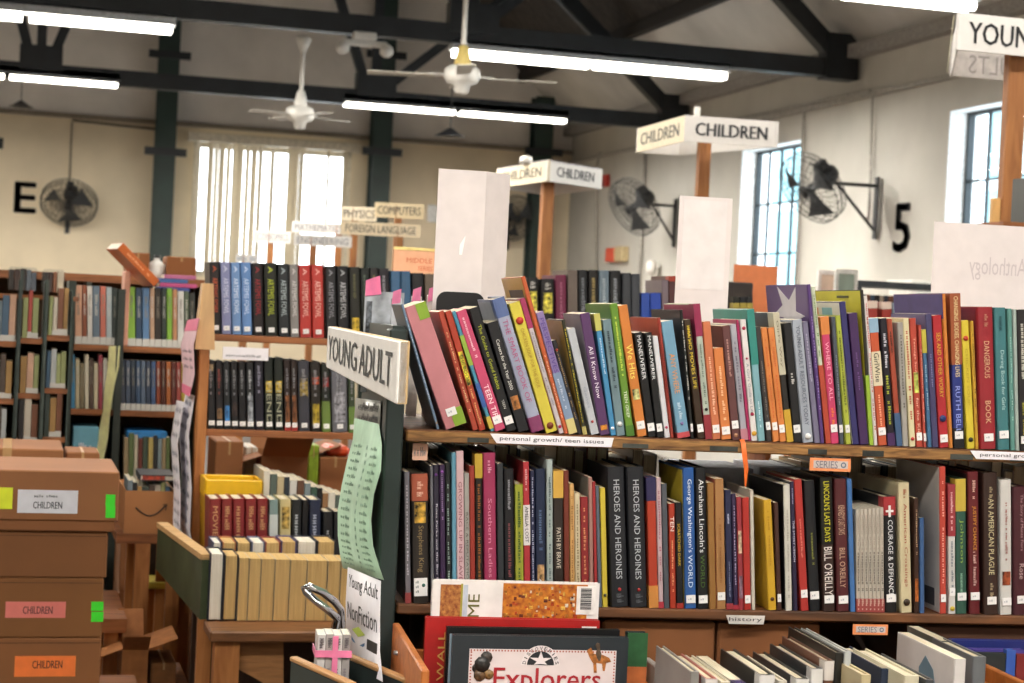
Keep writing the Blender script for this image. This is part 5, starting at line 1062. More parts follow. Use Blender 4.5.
# brown boxes and panels in the unit's lowest tier
CB = mat('9a6236', .8, 'card', amt=.1, scale=8)
def carton(loc, rz, sx, sy, sz, label, m_=None, group=None, flaps=0, labels=(), name='cardboard_box', tape=True):
    """closed (flaps=0) or open carton; local origin at near left bottom corner"""
    m_ = m_ or CARDB; t = thing(name, uniq(label), 'cardboard box', loc, (0, 0, rz), group)
    if not flaps:
        MB().box((0, 0, 0), (sx, sy, sz), .004).build('carton_body', m_, t)
        if tape: MB().box((sx * .46, -.0008, sz * .75), (sx * .54, sy + .0008, sz + .0008)).build('packing_tape', mat('b08a5c', .35, 'tape', amt=.05), t)
    else:
        b = .004; m = MB(); m.box((0, 0, 0), (sx, sy, b)).box((0, 0, b), (sx, b, sz)).box((0, sy - b, b), (sx, sy, sz)).box((0, b, b), (b, sy - b, sz)).box((sx - b, b, b), (sx, sy - b, sz)); m.build('carton_body', m_, t)
        fl = sy * .42
        for k in range(4):
            m = MB()
            an = math.radians((35, 55, -20, 20)[k] if flaps == 1 else (70, 60, 10, 50)[k])
            if k == 0: q = [(0, 0, sz), (sx, 0, sz), (sx, -fl * math.cos(an), sz + fl * math.sin(an)), (0, -fl * math.cos(an), sz + fl * math.sin(an))]
            elif k == 1: q = [(0, sy, sz), (sx, sy, sz), (sx, sy + fl * math.cos(an), sz + fl * math.sin(an)), (0, sy + fl * math.cos(an), sz + fl * math.sin(an))]
            elif k == 2: q = [(0, 0, sz), (0, sy, sz), (-fl * math.cos(an), sy, sz + fl * math.sin(an)), (-fl * math.cos(an), 0, sz + fl * math.sin(an))]
            else: q = [(sx, 0, sz), (sx, sy, sz), (sx + fl * math.cos(an), sy, sz + fl * math.sin(an)), (sx + fl * math.cos(an), 0, sz + fl * math.sin(an))]
            m.hull(q, [(x, y, z + .003) for x, y, z in q]); m.build('flap', m_, t)
    return t
CARDB = mat('8e5c36', .85, 'card', amt=.07, scale=6)
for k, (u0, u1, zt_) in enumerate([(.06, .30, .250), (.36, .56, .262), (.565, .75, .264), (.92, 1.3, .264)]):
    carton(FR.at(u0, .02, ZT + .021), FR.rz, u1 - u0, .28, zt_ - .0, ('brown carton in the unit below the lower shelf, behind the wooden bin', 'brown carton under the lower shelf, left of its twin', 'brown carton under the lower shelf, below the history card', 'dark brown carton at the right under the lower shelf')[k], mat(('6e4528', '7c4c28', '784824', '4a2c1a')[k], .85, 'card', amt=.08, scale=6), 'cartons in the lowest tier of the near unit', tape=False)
# ================================================================ second shelf unit with the series books
Y2 = 5.24
F2 = Frame(Vector((0, Y2, 0)), Vector((1, Y2, 0)))
PINE = mat('b87a42', .55, 'woodv', amt=.15, scale=12, c2='8f5526'); PINEH = mat('a8683a', .55, 'wood', amt=.2, scale=12, c2='6e3f1e')
z1_ = F2.uz(215, 334)[1]; z2_ = F2.uz(215, 429)[1]; xl2 = F2.uz(207, 400)[0]
T2 = .80; xr2 = xl2 + 2.45
u2 = thing('bookshelf', 'pine shelf unit of black, blue and red series books, second from the viewer', 'bookshelf', (xl2, Y2, T2))
MB().box((0, 0, z1_ - T2 - .02), (2.43, .36, z1_ - T2), .002).build('shelf', PINEH, u2)
MB().box((0, 0, z2_ - T2 - .02), (2.43, .36, z2_ - T2), .002).build('shelf', PINEH, u2)
MB().box((0, .0, 0), (2.43, .42, .02), .002).build('shelf', PINEH, u2)
zt2 = F2.uz(200, 290)[1] - T2
m = MB().box((-.03, -.03, -.0), (-.001, .05, zt2 - .02), .003); m.build('end_upright', PINE, u2)
MB().hull([(-.03, .05, 0), (-.004, .05, 0), (-.004, .42, 0), (-.03, .42, 0)], [(-.03, .05, zt2 - .1), (-.004, .05, zt2 - .1), (-.004, .30, zt2 - .1), (-.03, .30, zt2 - .1)]).build('end_board', mat('5b6a55', .7, 'paint', amt=.1), u2)
MB().hull([(-.045, -.035, zt2 - .17), (.012, -.035, zt2 - .17), (.012, .03, zt2 - .17), (-.045, .03, zt2 - .17)], [(-.03, -.035, zt2 + .02), (.0, -.035, zt2 + .02), (.0, .03, zt2 + .02), (-.03, .03, zt2 + .02)]).build('upright_cap', mat('d0a878', .6, 'woodv', amt=.1, scale=10), u2)
MB().box((2.43, -.01, 0), (2.45, .40, z1_ - T2 + .1)).build('end_board', PINE, u2)
for x in (.92, 1.84): MB().box((x, .2, .02), (x + .02, .36, z1_ - T2 - .02)).build('divider', PINE, u2)
t2b = thing('table', 'long table under the second shelf unit and its outward turned books', 'table', (xl2 - .06, 4.36, 0))
MB().box((0, 0, .772), (2.52, 1.36, .799), .004).build('tabletop', mat('7a4f2c', .5, 'wood', amt=.2), t2b)
for (x, y) in ((.04, .05), (2.44, .05), (.04, 1.28), (2.44, 1.28)): MB().box((x - .025, y - .03, 0), (x + .035, y + .03, .772)).build('leg', PINE, t2b)
pp = [WY(px, py, 4.42) - t2b.location for px, py in ((214, 623), (284, 623), (284, 740), (276, 700), (262, 682), (214, 656))]
MB().prism([(p.x, min(p.z, .771)) for p in pp][::-1], .02, 'y', .06).build('apron_panel', mat('9a6a3c', .6, 'wood', amt=.12), t2b)
MB().box((.62, .3, 0), (.66, 1.2, .76)).box((.05, .9, .0), (2.4, .93, .76)).build('side_panel', mat('4a3020', .6, 'woodv'), t2b)
def B1(x): return 333.5 + (x - 210) * .041
def B2(x): return 429 + (x - 210) * .04
AF = [('~6', .05, .14, .5)]
def af(c, tc, px0, px1, ytop, desc, short, pic=None, xt=None):
    return (px0, px1, px0 - 1.5 if xt is None else xt, ytop, c, dict(hc=1, s=.05, ts=[('ARTEMIS FOWL', .22, .72, .62, tc), ('A', .05, .14, .45, tc)]), desc, short)
S1 = [
 af('1a1719', 'c2542c', 211, 221.5, 262, 'black hardback with orange title at the row start', 'orange titled one'),
 af('8289b8', 'd5d8ea', 222, 232, 262, 'lavender blue hardback of the series', 'lavender one'),
 af('6a94cf', 'dbe6f4', 232.4, 242, 262.5, 'light blue hardback, left of the other blue one', 'left blue one'),
 af('5d8bcc', 'cfdff2', 242.4, 252.6, 262.5, 'light blue hardback, right of the other blue one', 'right blue one'),
 af('1d1518', 'a3242e', 253.4, 264.6, 263, 'black hardback with crimson title', 'crimson titled one'),
 af('1b1e16', 'b4c22e', 265.4, 278.6, 263, 'black hardback with lime title', 'lime titled one'),
 af('20252a', 'b4c0c4', 279.2, 290.4, 264, 'charcoal hardback with grey title', 'grey titled one'),
 af('8c8785', 'd6d0ce', 291, 299.6, 264.5, 'grey hardback before the red pair', 'grey one'),
 af('c8322c', 'ecc0b4', 300.4, 312.4, 265, 'red hardback, left of the red pair', 'left red one'),
 af('cc362e', 'ecc0b4', 313, 325, 265, 'red hardback, right of the red pair', 'right red one'),
 af('242428', '9a9aa2', 327, 337.6, 266, 'black hardback right after the red pair', 'first black one'),
 af('17181b', 'c4c4c8', 338.4, 350, 266, 'black hardback with clear white title', 'white titled one'),
 (351, 361.6, 349.5, 267, '25241f', dict(hc=1, ts=[('~8', .1, .5, .5, '6c6a48')], pic=[(.1, .3, 'c9a830')]), 'black book with a yellow patch near its foot', 'yellow patched one'),
 (362, 371, 360.5, 268, '1e2420', dict(hc=1, ts=[('~8', .1, .5, .5, '6a7a6a')]), 'dark green black book behind the magazine', 'green black one'),
 (371.6, 380, 370, 268, '2b2a2a', dict(hc=1, ts=[('~8', .1, .5, .5, '8a7a4a')]), 'black hardback right of the green black one', 'second black one'),
 (380.6, 391, 379, 268.5, '222028', dict(hc=1, ts=[('~8', .1, .5, .5, 'a0a0a8')]), 'thick black hardback under the orange plastic notice', 'thick black one'),
 (392, 401.6, 391, 271, '3f6a94', dict(hc=1), 'steel blue hardback, left of two under the orange notice', 'left steel one'),
 (402, 412, 401, 271, '3a6288', dict(hc=1), 'steel blue hardback, right of two under the orange notice', 'right steel one'),
 (412.8, 425, 412, 273, '202024', dict(hc=1, bands=[(.3, .6, 'c4c0bc')]), 'black and white banded book left of the folded card', 'banded one'),
 (426, 437, 425, 274, '6a5a4c', dict(hc=0), 'brown book half behind the folded card', 'brown one'),
]
S1b = [
 (521, 527, 520.5, 281, '5a6a62', dict(), 'small grey green book right of the folded card', 'grey green one'),
 (528, 540, 527, 277.5, '1c1c1e', dict(hc=1, pic=[(.5, .8, 'cfc44a')], ts=[('~6', .06, .16, .6, 'd8d4d0')]), 'black book with yellow picture, left of its twin', 'left yellow pictured one'),
 (541.4, 555.4, 541, 279, '1b1b1e', dict(hc=1, pic=[(.5, .8, 'cfc44a')], ts=[('~6', .06, .16, .6, 'd8d4d0')]), 'black book with yellow picture, right of its twin', 'right yellow pictured one'),
 (556.4, 567.4, 556, 275, '772446', dict(hc=1, ts=[('~14', .1, .8, .4, 'b4708a')]), 'plum red hardback in the back row', 'plum red one'),
 (568.6, 578.4, 568, 270, '6e6058', dict(hc=0), 'taupe slipcase left of the boxed set', 'taupe one'),
 (579, 588.6, 578.5, 270, '1a1b1e', dict(hc=1, ts=[('~14', .1, .6, .6, '8a8e96')], bands=[(0.4, .46, 'c9c9cc')]), 'black and grey boxed set volume, leftmost of four', 'first boxed one'),
 (589.2, 599, 589, 270, '1c1a18', dict(hc=1, ts=[('~14', .1, .6, .6, 'b8a064')], bands=[(0.4, .46, 'c9c9cc')]), 'black volume with gold lettering in the boxed set', 'gold boxed one'),
 (599.6, 610, 599.4, 270.5, '6b7f8e', dict(hc=1, ts=[('~14', .1, .6, .6, 'b8c4cc')], bands=[(0.4, .46, 'dcdcde')]), 'grey blue volume in the boxed set', 'grey blue boxed one'),
 (610.6, 621.6, 610.4, 270.5, '18191c', dict(hc=1, ts=[('~14', .1, .6, .6, 'a4a8b0')], bands=[(0.4, .46, 'c9c9cc')]), 'black and grey boxed set volume, rightmost of four', 'last boxed one'),
 (623, 631.6, 623, 273, '3c4046', dict(hc=1), 'dark slate hardback, left of the slate pair', 'left slate one'),
 (632.2, 640.6, 632, 274, '41454c', dict(hc=1), 'dark slate hardback, right of the slate pair', 'right slate one'),
 (641.6, 650, 641.4, 293, '2a4cae', dict(hc=0), 'short royal blue book, left of the blue pair', 'left short blue one'),
 (650.6, 661.6, 650.4, 293, '2748b4', dict(hc=0), 'short royal blue book, right of the blue pair', 'right short blue one'),
 (662.4, 669, 662, 280, '7a6a72', dict(hc=0), 'mauve grey book beside the second blank card', 'mauve grey one'),
 (669.4, 677, 669, 276, '5c3436', dict(hc=0, bands=[(.93, 1, 'b0402e')]), 'brown book with red top beside the second blank card', 'red topped brown one'),
 (733.6, 739.6, 733.4, 297, '2a2a24', dict(bands=[(.8, .9, 'b09a3a')]), 'small dark book with gold band, leftmost of three at the orange plastic', 'left gold banded one'),
 (740.4, 746.4, 740.2, 297, '20242a', dict(bands=[(.8, .9, 'b09a3a')]), 'small dark book with gold band, middle of three at the orange plastic', 'middle gold banded one'),
 (747, 753.4, 747, 297, '24262a', dict(bands=[(.8, .9, 'b09a3a')]), 'small dark book with gold band, rightmost of three at the orange plastic', 'last gold banded one'),
 (868.4, 879, 868, 301, 'a83228', dict(hc=1, bands=[(.88, 1, 'e0c8b8'), (.5, .56, '2a2020')]), 'red book with black band behind the front row, left of two', 'left banded red one'),
 (883, 893, 882.6, 302, 'a83228', dict(hc=1, bands=[(.88, 1, 'e0c8b8'), (.5, .56, '2a2020')]), 'red book with black band behind the front row, right of two', 'right banded red one'),
 (893.6, 898, 893.4, 303, '8fa0b4', dict(), 'thin pale blue book beside the banded red pair', 'thin pale blue one'),
]
lay_row(S1, B1, z1_ + .0006, 'series hardbacks on the second unit', ('', ', second unit, top shelf'), F2)
lay_row(S1b, B1, z1_ + .0006, 'books on the second unit behind the front row', ('', ', second unit'), F2)
def bk(px0, px1, ytop, c, desc, short, pic=None, tc='9a9aa0', **k):
    d = dict(hc=1, s=.05, ts=[('~9', .12, .5, .5, tc)]); 
    if pic: d['pic'] = pic
    d.update(k); return (px0, px1, px0 - 1, ytop, c, d, desc, short)
S2 = [
 bk(208, 215.6, 361, '222226', 'black hardback with a tan patch, row start', 'tan patched one', [(.85, .95, 'b09a78')]),
 bk(216.4, 223.6, 361, '1b1a1e', 'black hardback with a brown patch', 'brown patched one', [(.15, .3, '8a6a4a')], '9a4a40'),
 bk(224.2, 231, 362, '202428', 'black hardback with blue foot', 'blue footed one', [(.1, .35, '3f7fc0')]),
 bk(231.6, 238.6, 362, '1c1b1e', 'black hardback, faint grey title, left of a lookalike', 'faint titled one', [(.2, .4, '3a2c2a')]),
 bk(239.2, 246.6, 362, '18181c', 'plain black hardback beside the pale footed one', 'plain black one'),
 bk(247.2, 254.6, 362, '23252a', 'black hardback with pale grey lower half', 'pale footed one', [(.08, .5, '9aa0aa')], 'c8ccd2'),
 bk(255.4, 264.4, 357, '1e1c2c', 'black violet hardback with large pale letters', 'violet black one', tc='a8a6bc'),
 bk(265.2, 274.2, 358, '17201a', 'black FIEND volume with a gold sphere, left of two', 'left sphere one', [(.52, .68, 'd0b040')], ts=[('FIEND', .34, .92, .7, 'a8a890')]),
 bk(275, 284, 358, '17201a', 'black FIEND volume with a gold sphere, right of two', 'right sphere one', [(.52, .68, 'd0b040')], ts=[('FIEND', .34, .92, .7, 'a8a890')]),
 bk(284.8, 291.2, 360, '2a1c16', 'narrow black and bronze book, left of two', 'left bronze one', [(.12, .5, '7a4a2a')], bands=[(0, .07, 'b8302a')]),
 bk(291.8, 298, 360, '2a1a16', 'narrow black and bronze book, right of two', 'right bronze one', [(.12, .5, '7a4a2a')], bands=[(0, .07, 'b8302a')]),
 bk(299, 310.6, 361, '3c3c46', 'grey violet hardback with amber strip', 'amber striped one', [(.5, .75, 'a08a4a')]),
 bk(311.4, 321.6, 362, '26201a', 'dark hardback with golden emblem and foot', 'golden emblem one', [(.1, .4, 'a8902c'), (.68, .78, 'c0502c')]),
 bk(322.4, 331, 364, '1e241c', 'black over moss green hardback', 'moss green one', [(.66, .8, '8a2a28')], bands=[(0, .45, '6f8a3a')]),
 bk(332.4, 348.6, 366, '707078', 'thick grey framed hardback', 'thick grey one', [(.15, .6, '9a9aa2')]),
 bk(349.4, 356, 368, '3a4a30', 'green black book half hidden by the name board', 'green half hidden one', bands=[(0, .4, '6a8a3a')]),
]
lay_row(S2, B2, z2_ + .0006, 'series hardbacks on the second unit', ('', ', second unit, lower shelf'), F2)
# label holder and small things in the slot under the top board
u0, z0 = F2.uz(222, 359); u1, z1 = F2.uz(268, 350)
t = thing('shelf_label', 'white label holder in the slot above the black series books', 'shelf label', (u0, Y2 - .012, z0)); MB().box((0, 0, 0), (u1 - u0, .003, z1 - z0 + .005)).build('card', PAPER, t); mm = MB(); letters(mm, '~14', (.01, -.0006, .008), (u1 - u0 - .03, 0, 0), (0, 0, .008)); mm.build('lettering', ink('8a8a94'), t)
# papers on the post side and the pink strip
def hang(x0f, name, label, pts, m_, cat='notice'):
    """strip hanging in the plane across the row, points (px, py, px2, py2) with depth by plane X"""
    X = xl2 - .034 - x0f; vs = []
    P = []
    for (pxa, pya, pxb, pyb) in pts: P.append((WX(pxa, pya, X), WX(pxb, pyb, X)))
    o = P[-1][0].copy(); t = thing(name, label, cat, o); n = len(P)
    for i, (a, b) in enumerate(P): l = .012 * math.sin(i * 1.7); vs += [tuple(a - o + Vector((-abs(l), 0, 0))), tuple(b - o + Vector((-abs(l), 0, 0)))]
    N = len(vs); v2 = [(x - .0008, y, z) for x, y, z in vs]; mb = MB(); mb.smooth = True
    mb.add(vs + v2, [[2 * i, 2 * i + 1, 2 * i + 3, 2 * i + 2] for i in range(n - 1)] + [[N + 2 * i, N + 2 * i + 2, N + 2 * i + 3, N + 2 * i + 1] for i in range(n - 1)]); mb.build('sheet', m_, t); return t, vs
def hang_text(t, vs, rows, col, n='~6'):
    m = MB(); N = len(vs) // 2
    for i in rows:
        A, B, C, D = [Vector(v) for v in (vs[2 * i], vs[2 * i + 1], vs[2 * i + 3], vs[2 * i + 2])]
        for k in range(3):
            f0 = .15 + k * .3; o = A + (D - A) * (f0 + .14) + (B - A) * .15 + Vector((-.0016, 0, 0)); letters(m, n, o, (B - A) * .7, (A - D) * .14)
    m.build('lettering', mat(col, .7, 'ink', amt=.02), t)
t, vs = hang(.0, 'hanging_sheet', 'long white printed sheet hanging on the end of the second unit, nearer one', [(186, 392, 195, 396), (183, 430, 193, 436), (183, 480, 193, 488), (183, 520, 194, 531), (184, 532, 195, 544)], PAPER); hang_text(t, vs, [0, 1, 2, 3], '8a8a9a')
t, vs = hang(.022, 'hanging_sheet', 'long white printed sheet hanging farther back on the same end', [(177, 400, 184, 402), (175, 440, 182, 444), (175, 490, 182, 496), (177, 525, 184, 533)], PAPER); hang_text(t, vs, [0, 1, 2], '8a8a9a')
t, vs = hang(.006, 'hanging_strip', 'pink bordered paper strip curling down the end post of the second unit', [(188, 320, 200, 318), (185, 345, 198, 346), (184, 370, 196, 374), (186, 392, 194, 397)], mat('e9c3cc', .6, 'paper', amt=.06)); hang_text(t, vs, [1], '8f7a88')
m = MB(); 
A, B, C, D = [Vector(v) + Vector((-.002, 0, 0)) for v in (vs[0], vs[1], vs[3], vs[2])]; m.add([A, B, B + (C - B) * .45, A + (D - A) * .45], [[0, 1, 2, 3]]); A, B, C, D = [Vector(v) + Vector((-.002, 0, 0)) for v in (vs[4], vs[5], vs[7], vs[6])]; m.add([A + (D - A) * .6, B + (C - B) * .6, C, D], [[0, 1, 2, 3]]); m.build('pink_border', mat('e2688e', .6, 'paper', amt=.05), t)
# tray side panel, green with wood cap
a = WD(207, 560, 4.5); b = WD(162, 527, 5.1); a.z = b.z = (a.z + b.z) / 2; bz = .80
t = thing('tray_side', 'green painted side board with wooden cap at the left end of the book tray', 'side board', (a.x, a.y, bz)); d = b - a; nn = Vector((d.y, -d.x, 0)).normalized() * .012; q = Vector((0, 0, a.z - bz)); O = Vector((0, 0, -.0))
MB().hull([O - nn, O + nn, O + d + nn + Vector((0, 0, .03)), O + d - nn + Vector((0, 0, .03))], [q - nn, q + nn, d + q + nn, d + q - nn]).build('board', mat('3f4a2c', .6, 'paint', amt=.2, scale=8), t)
MB().hull([q - nn * 1.3, q + nn * 1.3, d + q + nn * 1.3, d + q - nn * 1.3], [q - nn * 1.3 + Vector((0, 0, .014)), q + nn * 1.3 + Vector((0, 0, .014)), d + q + nn * 1.3 + Vector((0, 0, .014)), d + q - nn * 1.3 + Vector((0, 0, .014))]).build('wooden_cap', mat('c8a06a', .6, 'wood', amt=.15), t)
MB().hull([nn * 1.05 + d * .62 + q * .3, nn * 1.2 + d * .62 + q * .3, nn * 1.2 + d * .9 + q * .4, nn * 1.05 + d * .9 + q * .4], [nn * 1.05 + d * .62 + q * .92, nn * 1.2 + d * .62 + q * .92, nn * 1.2 + d * .9 + q * .92, nn * 1.05 + d * .9 + q * .92]).build('taped_paper', mat('cfc4b8', .6, 'paper', amt=.1), t)
MB().box((-.015, .0, -.45), (.02, .03, 0)).build('leg', PINE, t)
# books with fore edges to the front
FF = Frame(Vector((0, 4.50, 0)), Vector((1, 4.50, 0))); ZF = .80
def fore(px0, px1, ytop, Y, zb, cover, page, label, group, D=.12, hc=1):
    Fk = Frame(Vector((0, Y, 0)), Vector((1, Y, 0))); u0, z1 = Fk.uz(px0, ytop); u1, _ = Fk.uz(px1, ytop); T = (u1 - u0) * .98
    t = thing('book', uniq(label), 'book', (u0 + T, Y + D, zb), (0, 0, PI), group); dress(t, T, D, z1 - zb, cover, dict(hc=hc, pg=page)); return t
fg = 'books with fore edges outward in the tray'
row = [(210.5, 224.6, 553, '20263a', 'w', 'white paged hardback with navy boards at the tray end', 1), (225.2, 239, 555, '2b2c34', 't', 'cream paged hardback with black boards, second at the tray end', 1)]
for (a_, b_, yt, c, pg, lb, hc) in row: fore(a_, b_, yt, 4.5, ZF + .001, c, pg, lb, fg, hc=hc)
for i, (a_, b_) in enumerate([(239.8, 249.6), (250, 261.6), (262, 275.4), (275.8, 290.6), (291, 307.6), (308, 328), (328.6, 341), (341.6, 356)]):
    fore(a_, b_, 558 + i * .5, 4.5, ZF + .001, 'c2a878', 't', 'yellowed fore edge of a paperback, %s from the left after the two hardbacks' % ORD[i], fg, hc=0)
for i, (a_, b_, c, cn) in enumerate([(213, 222, '3a4a70', 'blue'), (223, 236.4, 'c47a4a', 'orange'), (237, 251.4, '3c3c4c', 'slate'), (252, 265, '6f7c9c', 'grey blue'), (265.6, 281, '9a3a38', 'red'), (281.6, 297, '54508a', 'violet'), (297.6, 317, '2c3040', 'dark navy'), (317.6, 336, '33333a', 'charcoal')]):
    fore(a_, b_, 542 - (i > 4) * 1, 4.68, ZF + .001, c, 't' if i % 3 else 'w', 'outward turned book with %s boards in the second tray row' % cn, fg)
st = thing('wooden_step', 'low wooden step lifting the dark red series in the tray', 'step', (xl2 + .005, 4.87, .80)); MB().box((0, 0, 0), (1.0, .17, .062), .002).build('board', PINEH, st)
FS = Frame(Vector((0, 4.88, 0)), Vector((1, 4.88, 0)))
R1 = [(211, 222.4, 210, 499, '8f2426', dict(hc=1, ts=[('MOVIE', .1, .5, .6, 'd0a070'), ('P', .62, .85, .5, 'd0a070')]), 'dark red gold lettered volume, first of the red set', 'first red'),
 (223, 233.8, 222, 499, '8f2426', dict(hc=1, ts=[('~7', .1, .5, .6, 'd0a070'), ('H', .62, .8, .5, 'd0a070')]), 'dark red gold lettered volume, second of the red set', 'second red'),
 (234.4, 246, 233.5, 499, '93262a', dict(hc=1, ts=[('~8', .1, .7, .6, 'd0a070')]), 'dark red gold lettered volume, third of the red set', 'third red'),
 (246.6, 257.6, 246, 499, '8f2426', dict(hc=1, ts=[('~7', .1, .5, .6, 'd0a070'), ('D', .62, .8, .5, 'd0a070')]), 'dark red gold lettered volume, fourth of the red set', 'fourth red'),
 (258.2, 269, 257.6, 499, '8f2426', dict(hc=1, ts=[('~7', .1, .5, .6, 'd0a070'), ('C', .62, .8, .5, 'd0a070')]), 'dark red gold lettered volume, last of the red set', 'last red'),
 (270.4, 279, 270, 500, '7f9a98', dict(bands=[(.3, .8, 'd0d8d4')]), 'teal and white paperback', 'teal white one'),
 (280.8, 292, 280.4, 499.5, 'd8c88a', dict(pic=[(.1, .4, '6a7a4a'), (.6, .9, 'b89a50')]), 'cream pictured paperback', 'cream pictured one'),
 (293, 302.6, 292.6, 500, '202428', dict(ts=[('~8', .2, .8, .6, 'c4c8cc')]), 'black paperback lettered in white', 'black lettered one'),
 (303.2, 308.4, 303, 500, '1a1b1e', dict(), 'narrow black book', 'narrow black one'),
 (310.6, 322, 310, 500, '26304c', dict(ts=[('~8', .2, .8, .6, 'b8c0d4')]), 'navy paperback lettered in white', 'navy lettered one'),
 (324, 334, 323.6, 512, '1c1e22', dict(ts=[('~6', .3, .8, .5, 'a8acb0')]), 'short black book near the green notice', 'short black'),
 (335, 345, 334.6, 512, '2a2c30', dict(), 'short charcoal book near the green notice', 'short charcoal')]
lay_row(R1, lambda x: 542 + (x - 211) * .03, .8628, 'red set and paperbacks in the book tray', ('', ', in the tray'), FS)
# receding rows on the bottom shelf of the second unit and the yellow tray
t = thing('plastic_tray', 'bright yellow plastic tray lying behind the dark red set', 'tray'); a = WY(205, 495, 5.06); b = WY(262, 495, 5.06); t.location = (a.x, 5.06, .80)
hz = WY(230, 480, 5.06).z - .80; w_ = b.x - a.x
MB().box((.01, .01, 0), (w_ - .01, .15, .012)).box((0, 0, hz - .05), (w_, .008, hz), .003).box((0, .14, hz - .05), (w_, .16, hz), .003).box((0, .008, hz - .05), (.008, .15, hz)).box((w_ - .008, .008, hz - .05), (w_, .15, hz)).build('rim', mat('e0b012', .4, 'plastic', amt=.05), t)
MB().hull([(.01, .006, .0), (w_ - .01, .006, .0), (w_ - .01, .15, .0), (.01, .15, .0)], [(.002, .003, hz - .05), (w_ - .002, .003, hz - .05), (w_ - .002, .155, hz - .05), (.002, .155, hz - .05)]).build('tray_body', mat('b98e10', .4, 'plastic', amt=.05), t)
random.seed(5)
cols = [('e2dccb', 'cream'), ('59685f', 'sage'), ('c8b48a', 'buff'), ('2f3a44', 'slate'), ('d8d4cc', 'pale'), ('6b4632', 'brown'), ('7f8f94', 'grey'), ('3d5c4c', 'green'), ('1e1f22', 'black'), ('a2744a', 'tan')]
px = 264
for i in range(13):
    w_ = random.uniform(5, 7.4); c, cn = cols[i % 10]; yt = 470 + i * 2.4 + random.uniform(-2, 2)
    p = WY(px, yt, 5.10); q = WY(px + w_, yt, 5.10)
    t = thing('book', uniq('%s book in the slanting row behind the tray books, %s from the left' % (cn, ORD[i])), 'book', (p.x, 5.10, .822), (0, 0, 0), 'slanting row behind the tray'); dress(t, (q.x - p.x) * .97, .22, p.z - .822, c, dict(hc=0)); px += w_ + .2
# open cartons and things seen through the second unit below its lower shelf
tb3 = thing('table', 'table with open cartons standing behind the second shelf unit', 'table', (-.6, 6.35, 0))
CX = lambda px, Y: WY(px, 450, Y).x
T3X0 = CX(205, 6.4); tb3.location = (T3X0 - .0, 6.2, 0)
MB().box((0, 0, .88), (1.9, .8, .919)).build('tabletop', PINEH, tb3)
for x in (.05, 1.85):
    for y in (.05, .75): MB().box((x - .03, y - .03, 0), (x + .03, y + .03, .88)).build('leg', PINE, tb3)
def pxcarton(px0, px1, ytop, Y, zb, sy, label, flaps=0, m_=None, **k):
    a = WY(px0, ytop, Y); b = WY(px1, ytop, Y); return carton((a.x, Y, zb), 0, b.x - a.x, sy, a.z - zb, label, m_, flaps=flaps, **k)
pxcarton(216, 244, 441, 6.3, .92, .25, 'tall carton seen under the black series books')
pxcarton(262, 308, 456, 6.3, .92, .3, 'open carton with raised flaps behind the slanting row', 1)
pxcarton(320, 352, 457, 6.3, .92, .25, 'carton below the orange wrapped parcel')
pxcarton(246, 258, 447, 6.45, .92, .2, 'pale carton between two brown ones', m_=mat('cfc8bc', .7, 'card'))
def parcel(px0, px1, y0, y1, Y, c, label, name='parcel'):
    a = WY(px0, y0, Y); b = WY(px1, y1, Y); o = MB().box((0, 0, 0), (b.x - a.x, .15, a.z - b.z), .012).build(name, mat(c, .4, 'plastic', amt=.3, scale=14), None, (a.x, Y, b.z)); tag(o, label, 'parcel'); return o
o = pxcarton(309, 319.5, 445, 6.3, .92, .2, 'narrow lime green carton beside the open one', m_=mat('8fae2e', .6, 'card', amt=.2))
parcel(327, 350, 446, 456.6, 6.32, 'e0552c', 'orange red wrapped parcel on a carton')

# ---------------------------------------------------------------- things between the units on the right
t = thing('plastic_notice', 'orange plastic sleeved notice standing on the series books', 'notice'); a = WY(393, 274, 5.36); b = WY(437, 247, 5.36); t.location = (a.x, 5.36, a.z - .2); w_ = b.x - a.x; h_ = WY(393, 246, 5.36).z - a.z + .2
MB().box((0, 0, 0), (w_, .003, h_)).build('sheet', mat('eab08c', .4, 'paper', amt=.04), t); m = MB(); letters(m, 'MIDDLE', (w_ * .3, -.0008, h_ - .045), (w_ * .6, 0, 0), (0, 0, .014)); letters(m, 'SERIES', (w_ * .58, -.0008, h_ - .068), (w_ * .34, 0, 0), (0, 0, .014)); m.build('lettering', mat('d0603c', .5, 'ink', amt=.02), t)
MB().box((-.002, -.0012, h_ - .008), (w_, -.0002, h_ + .001)).build('yellow_edge', mat('ecd48a', .5, 'paper'), t); t.location.z = z1_ + .001; 
s_ = (WY(393, 247, 5.36).z - z1_) / h_
t.scale = (1, 1, s_)
t = thing('plastic_notice', 'orange sheet in clear plastic beside the lower right window', 'notice'); a = WY(733, 292, 5.36); b = WY(778, 267, 5.36); t.location = (a.x, 5.36, z1_ + .001); w_ = b.x - a.x; h_ = b.z - z1_
MB().box((0, 0, 0), (w_, .003, h_)).build('sheet', mat('ea8a58', .4, 'paper', amt=.05), t); MB().box((-.003, -.003, h_ * .1), (w_ + .004, -.0015, h_ + .004)).build('plastic_sleeve', glass((.97, .97, .97), .08, .5), t)
a = WY(749, 288, 5.1); b = WY(777, 283, 5.1)
o = carton((a.x, 5.28, z1_ + .001), 0, b.x - a.x, .12, b.z - z1_, 'flat black box lying before the orange plastic sheet', mat('2a211e', .5, 'plastic'), tape=False)
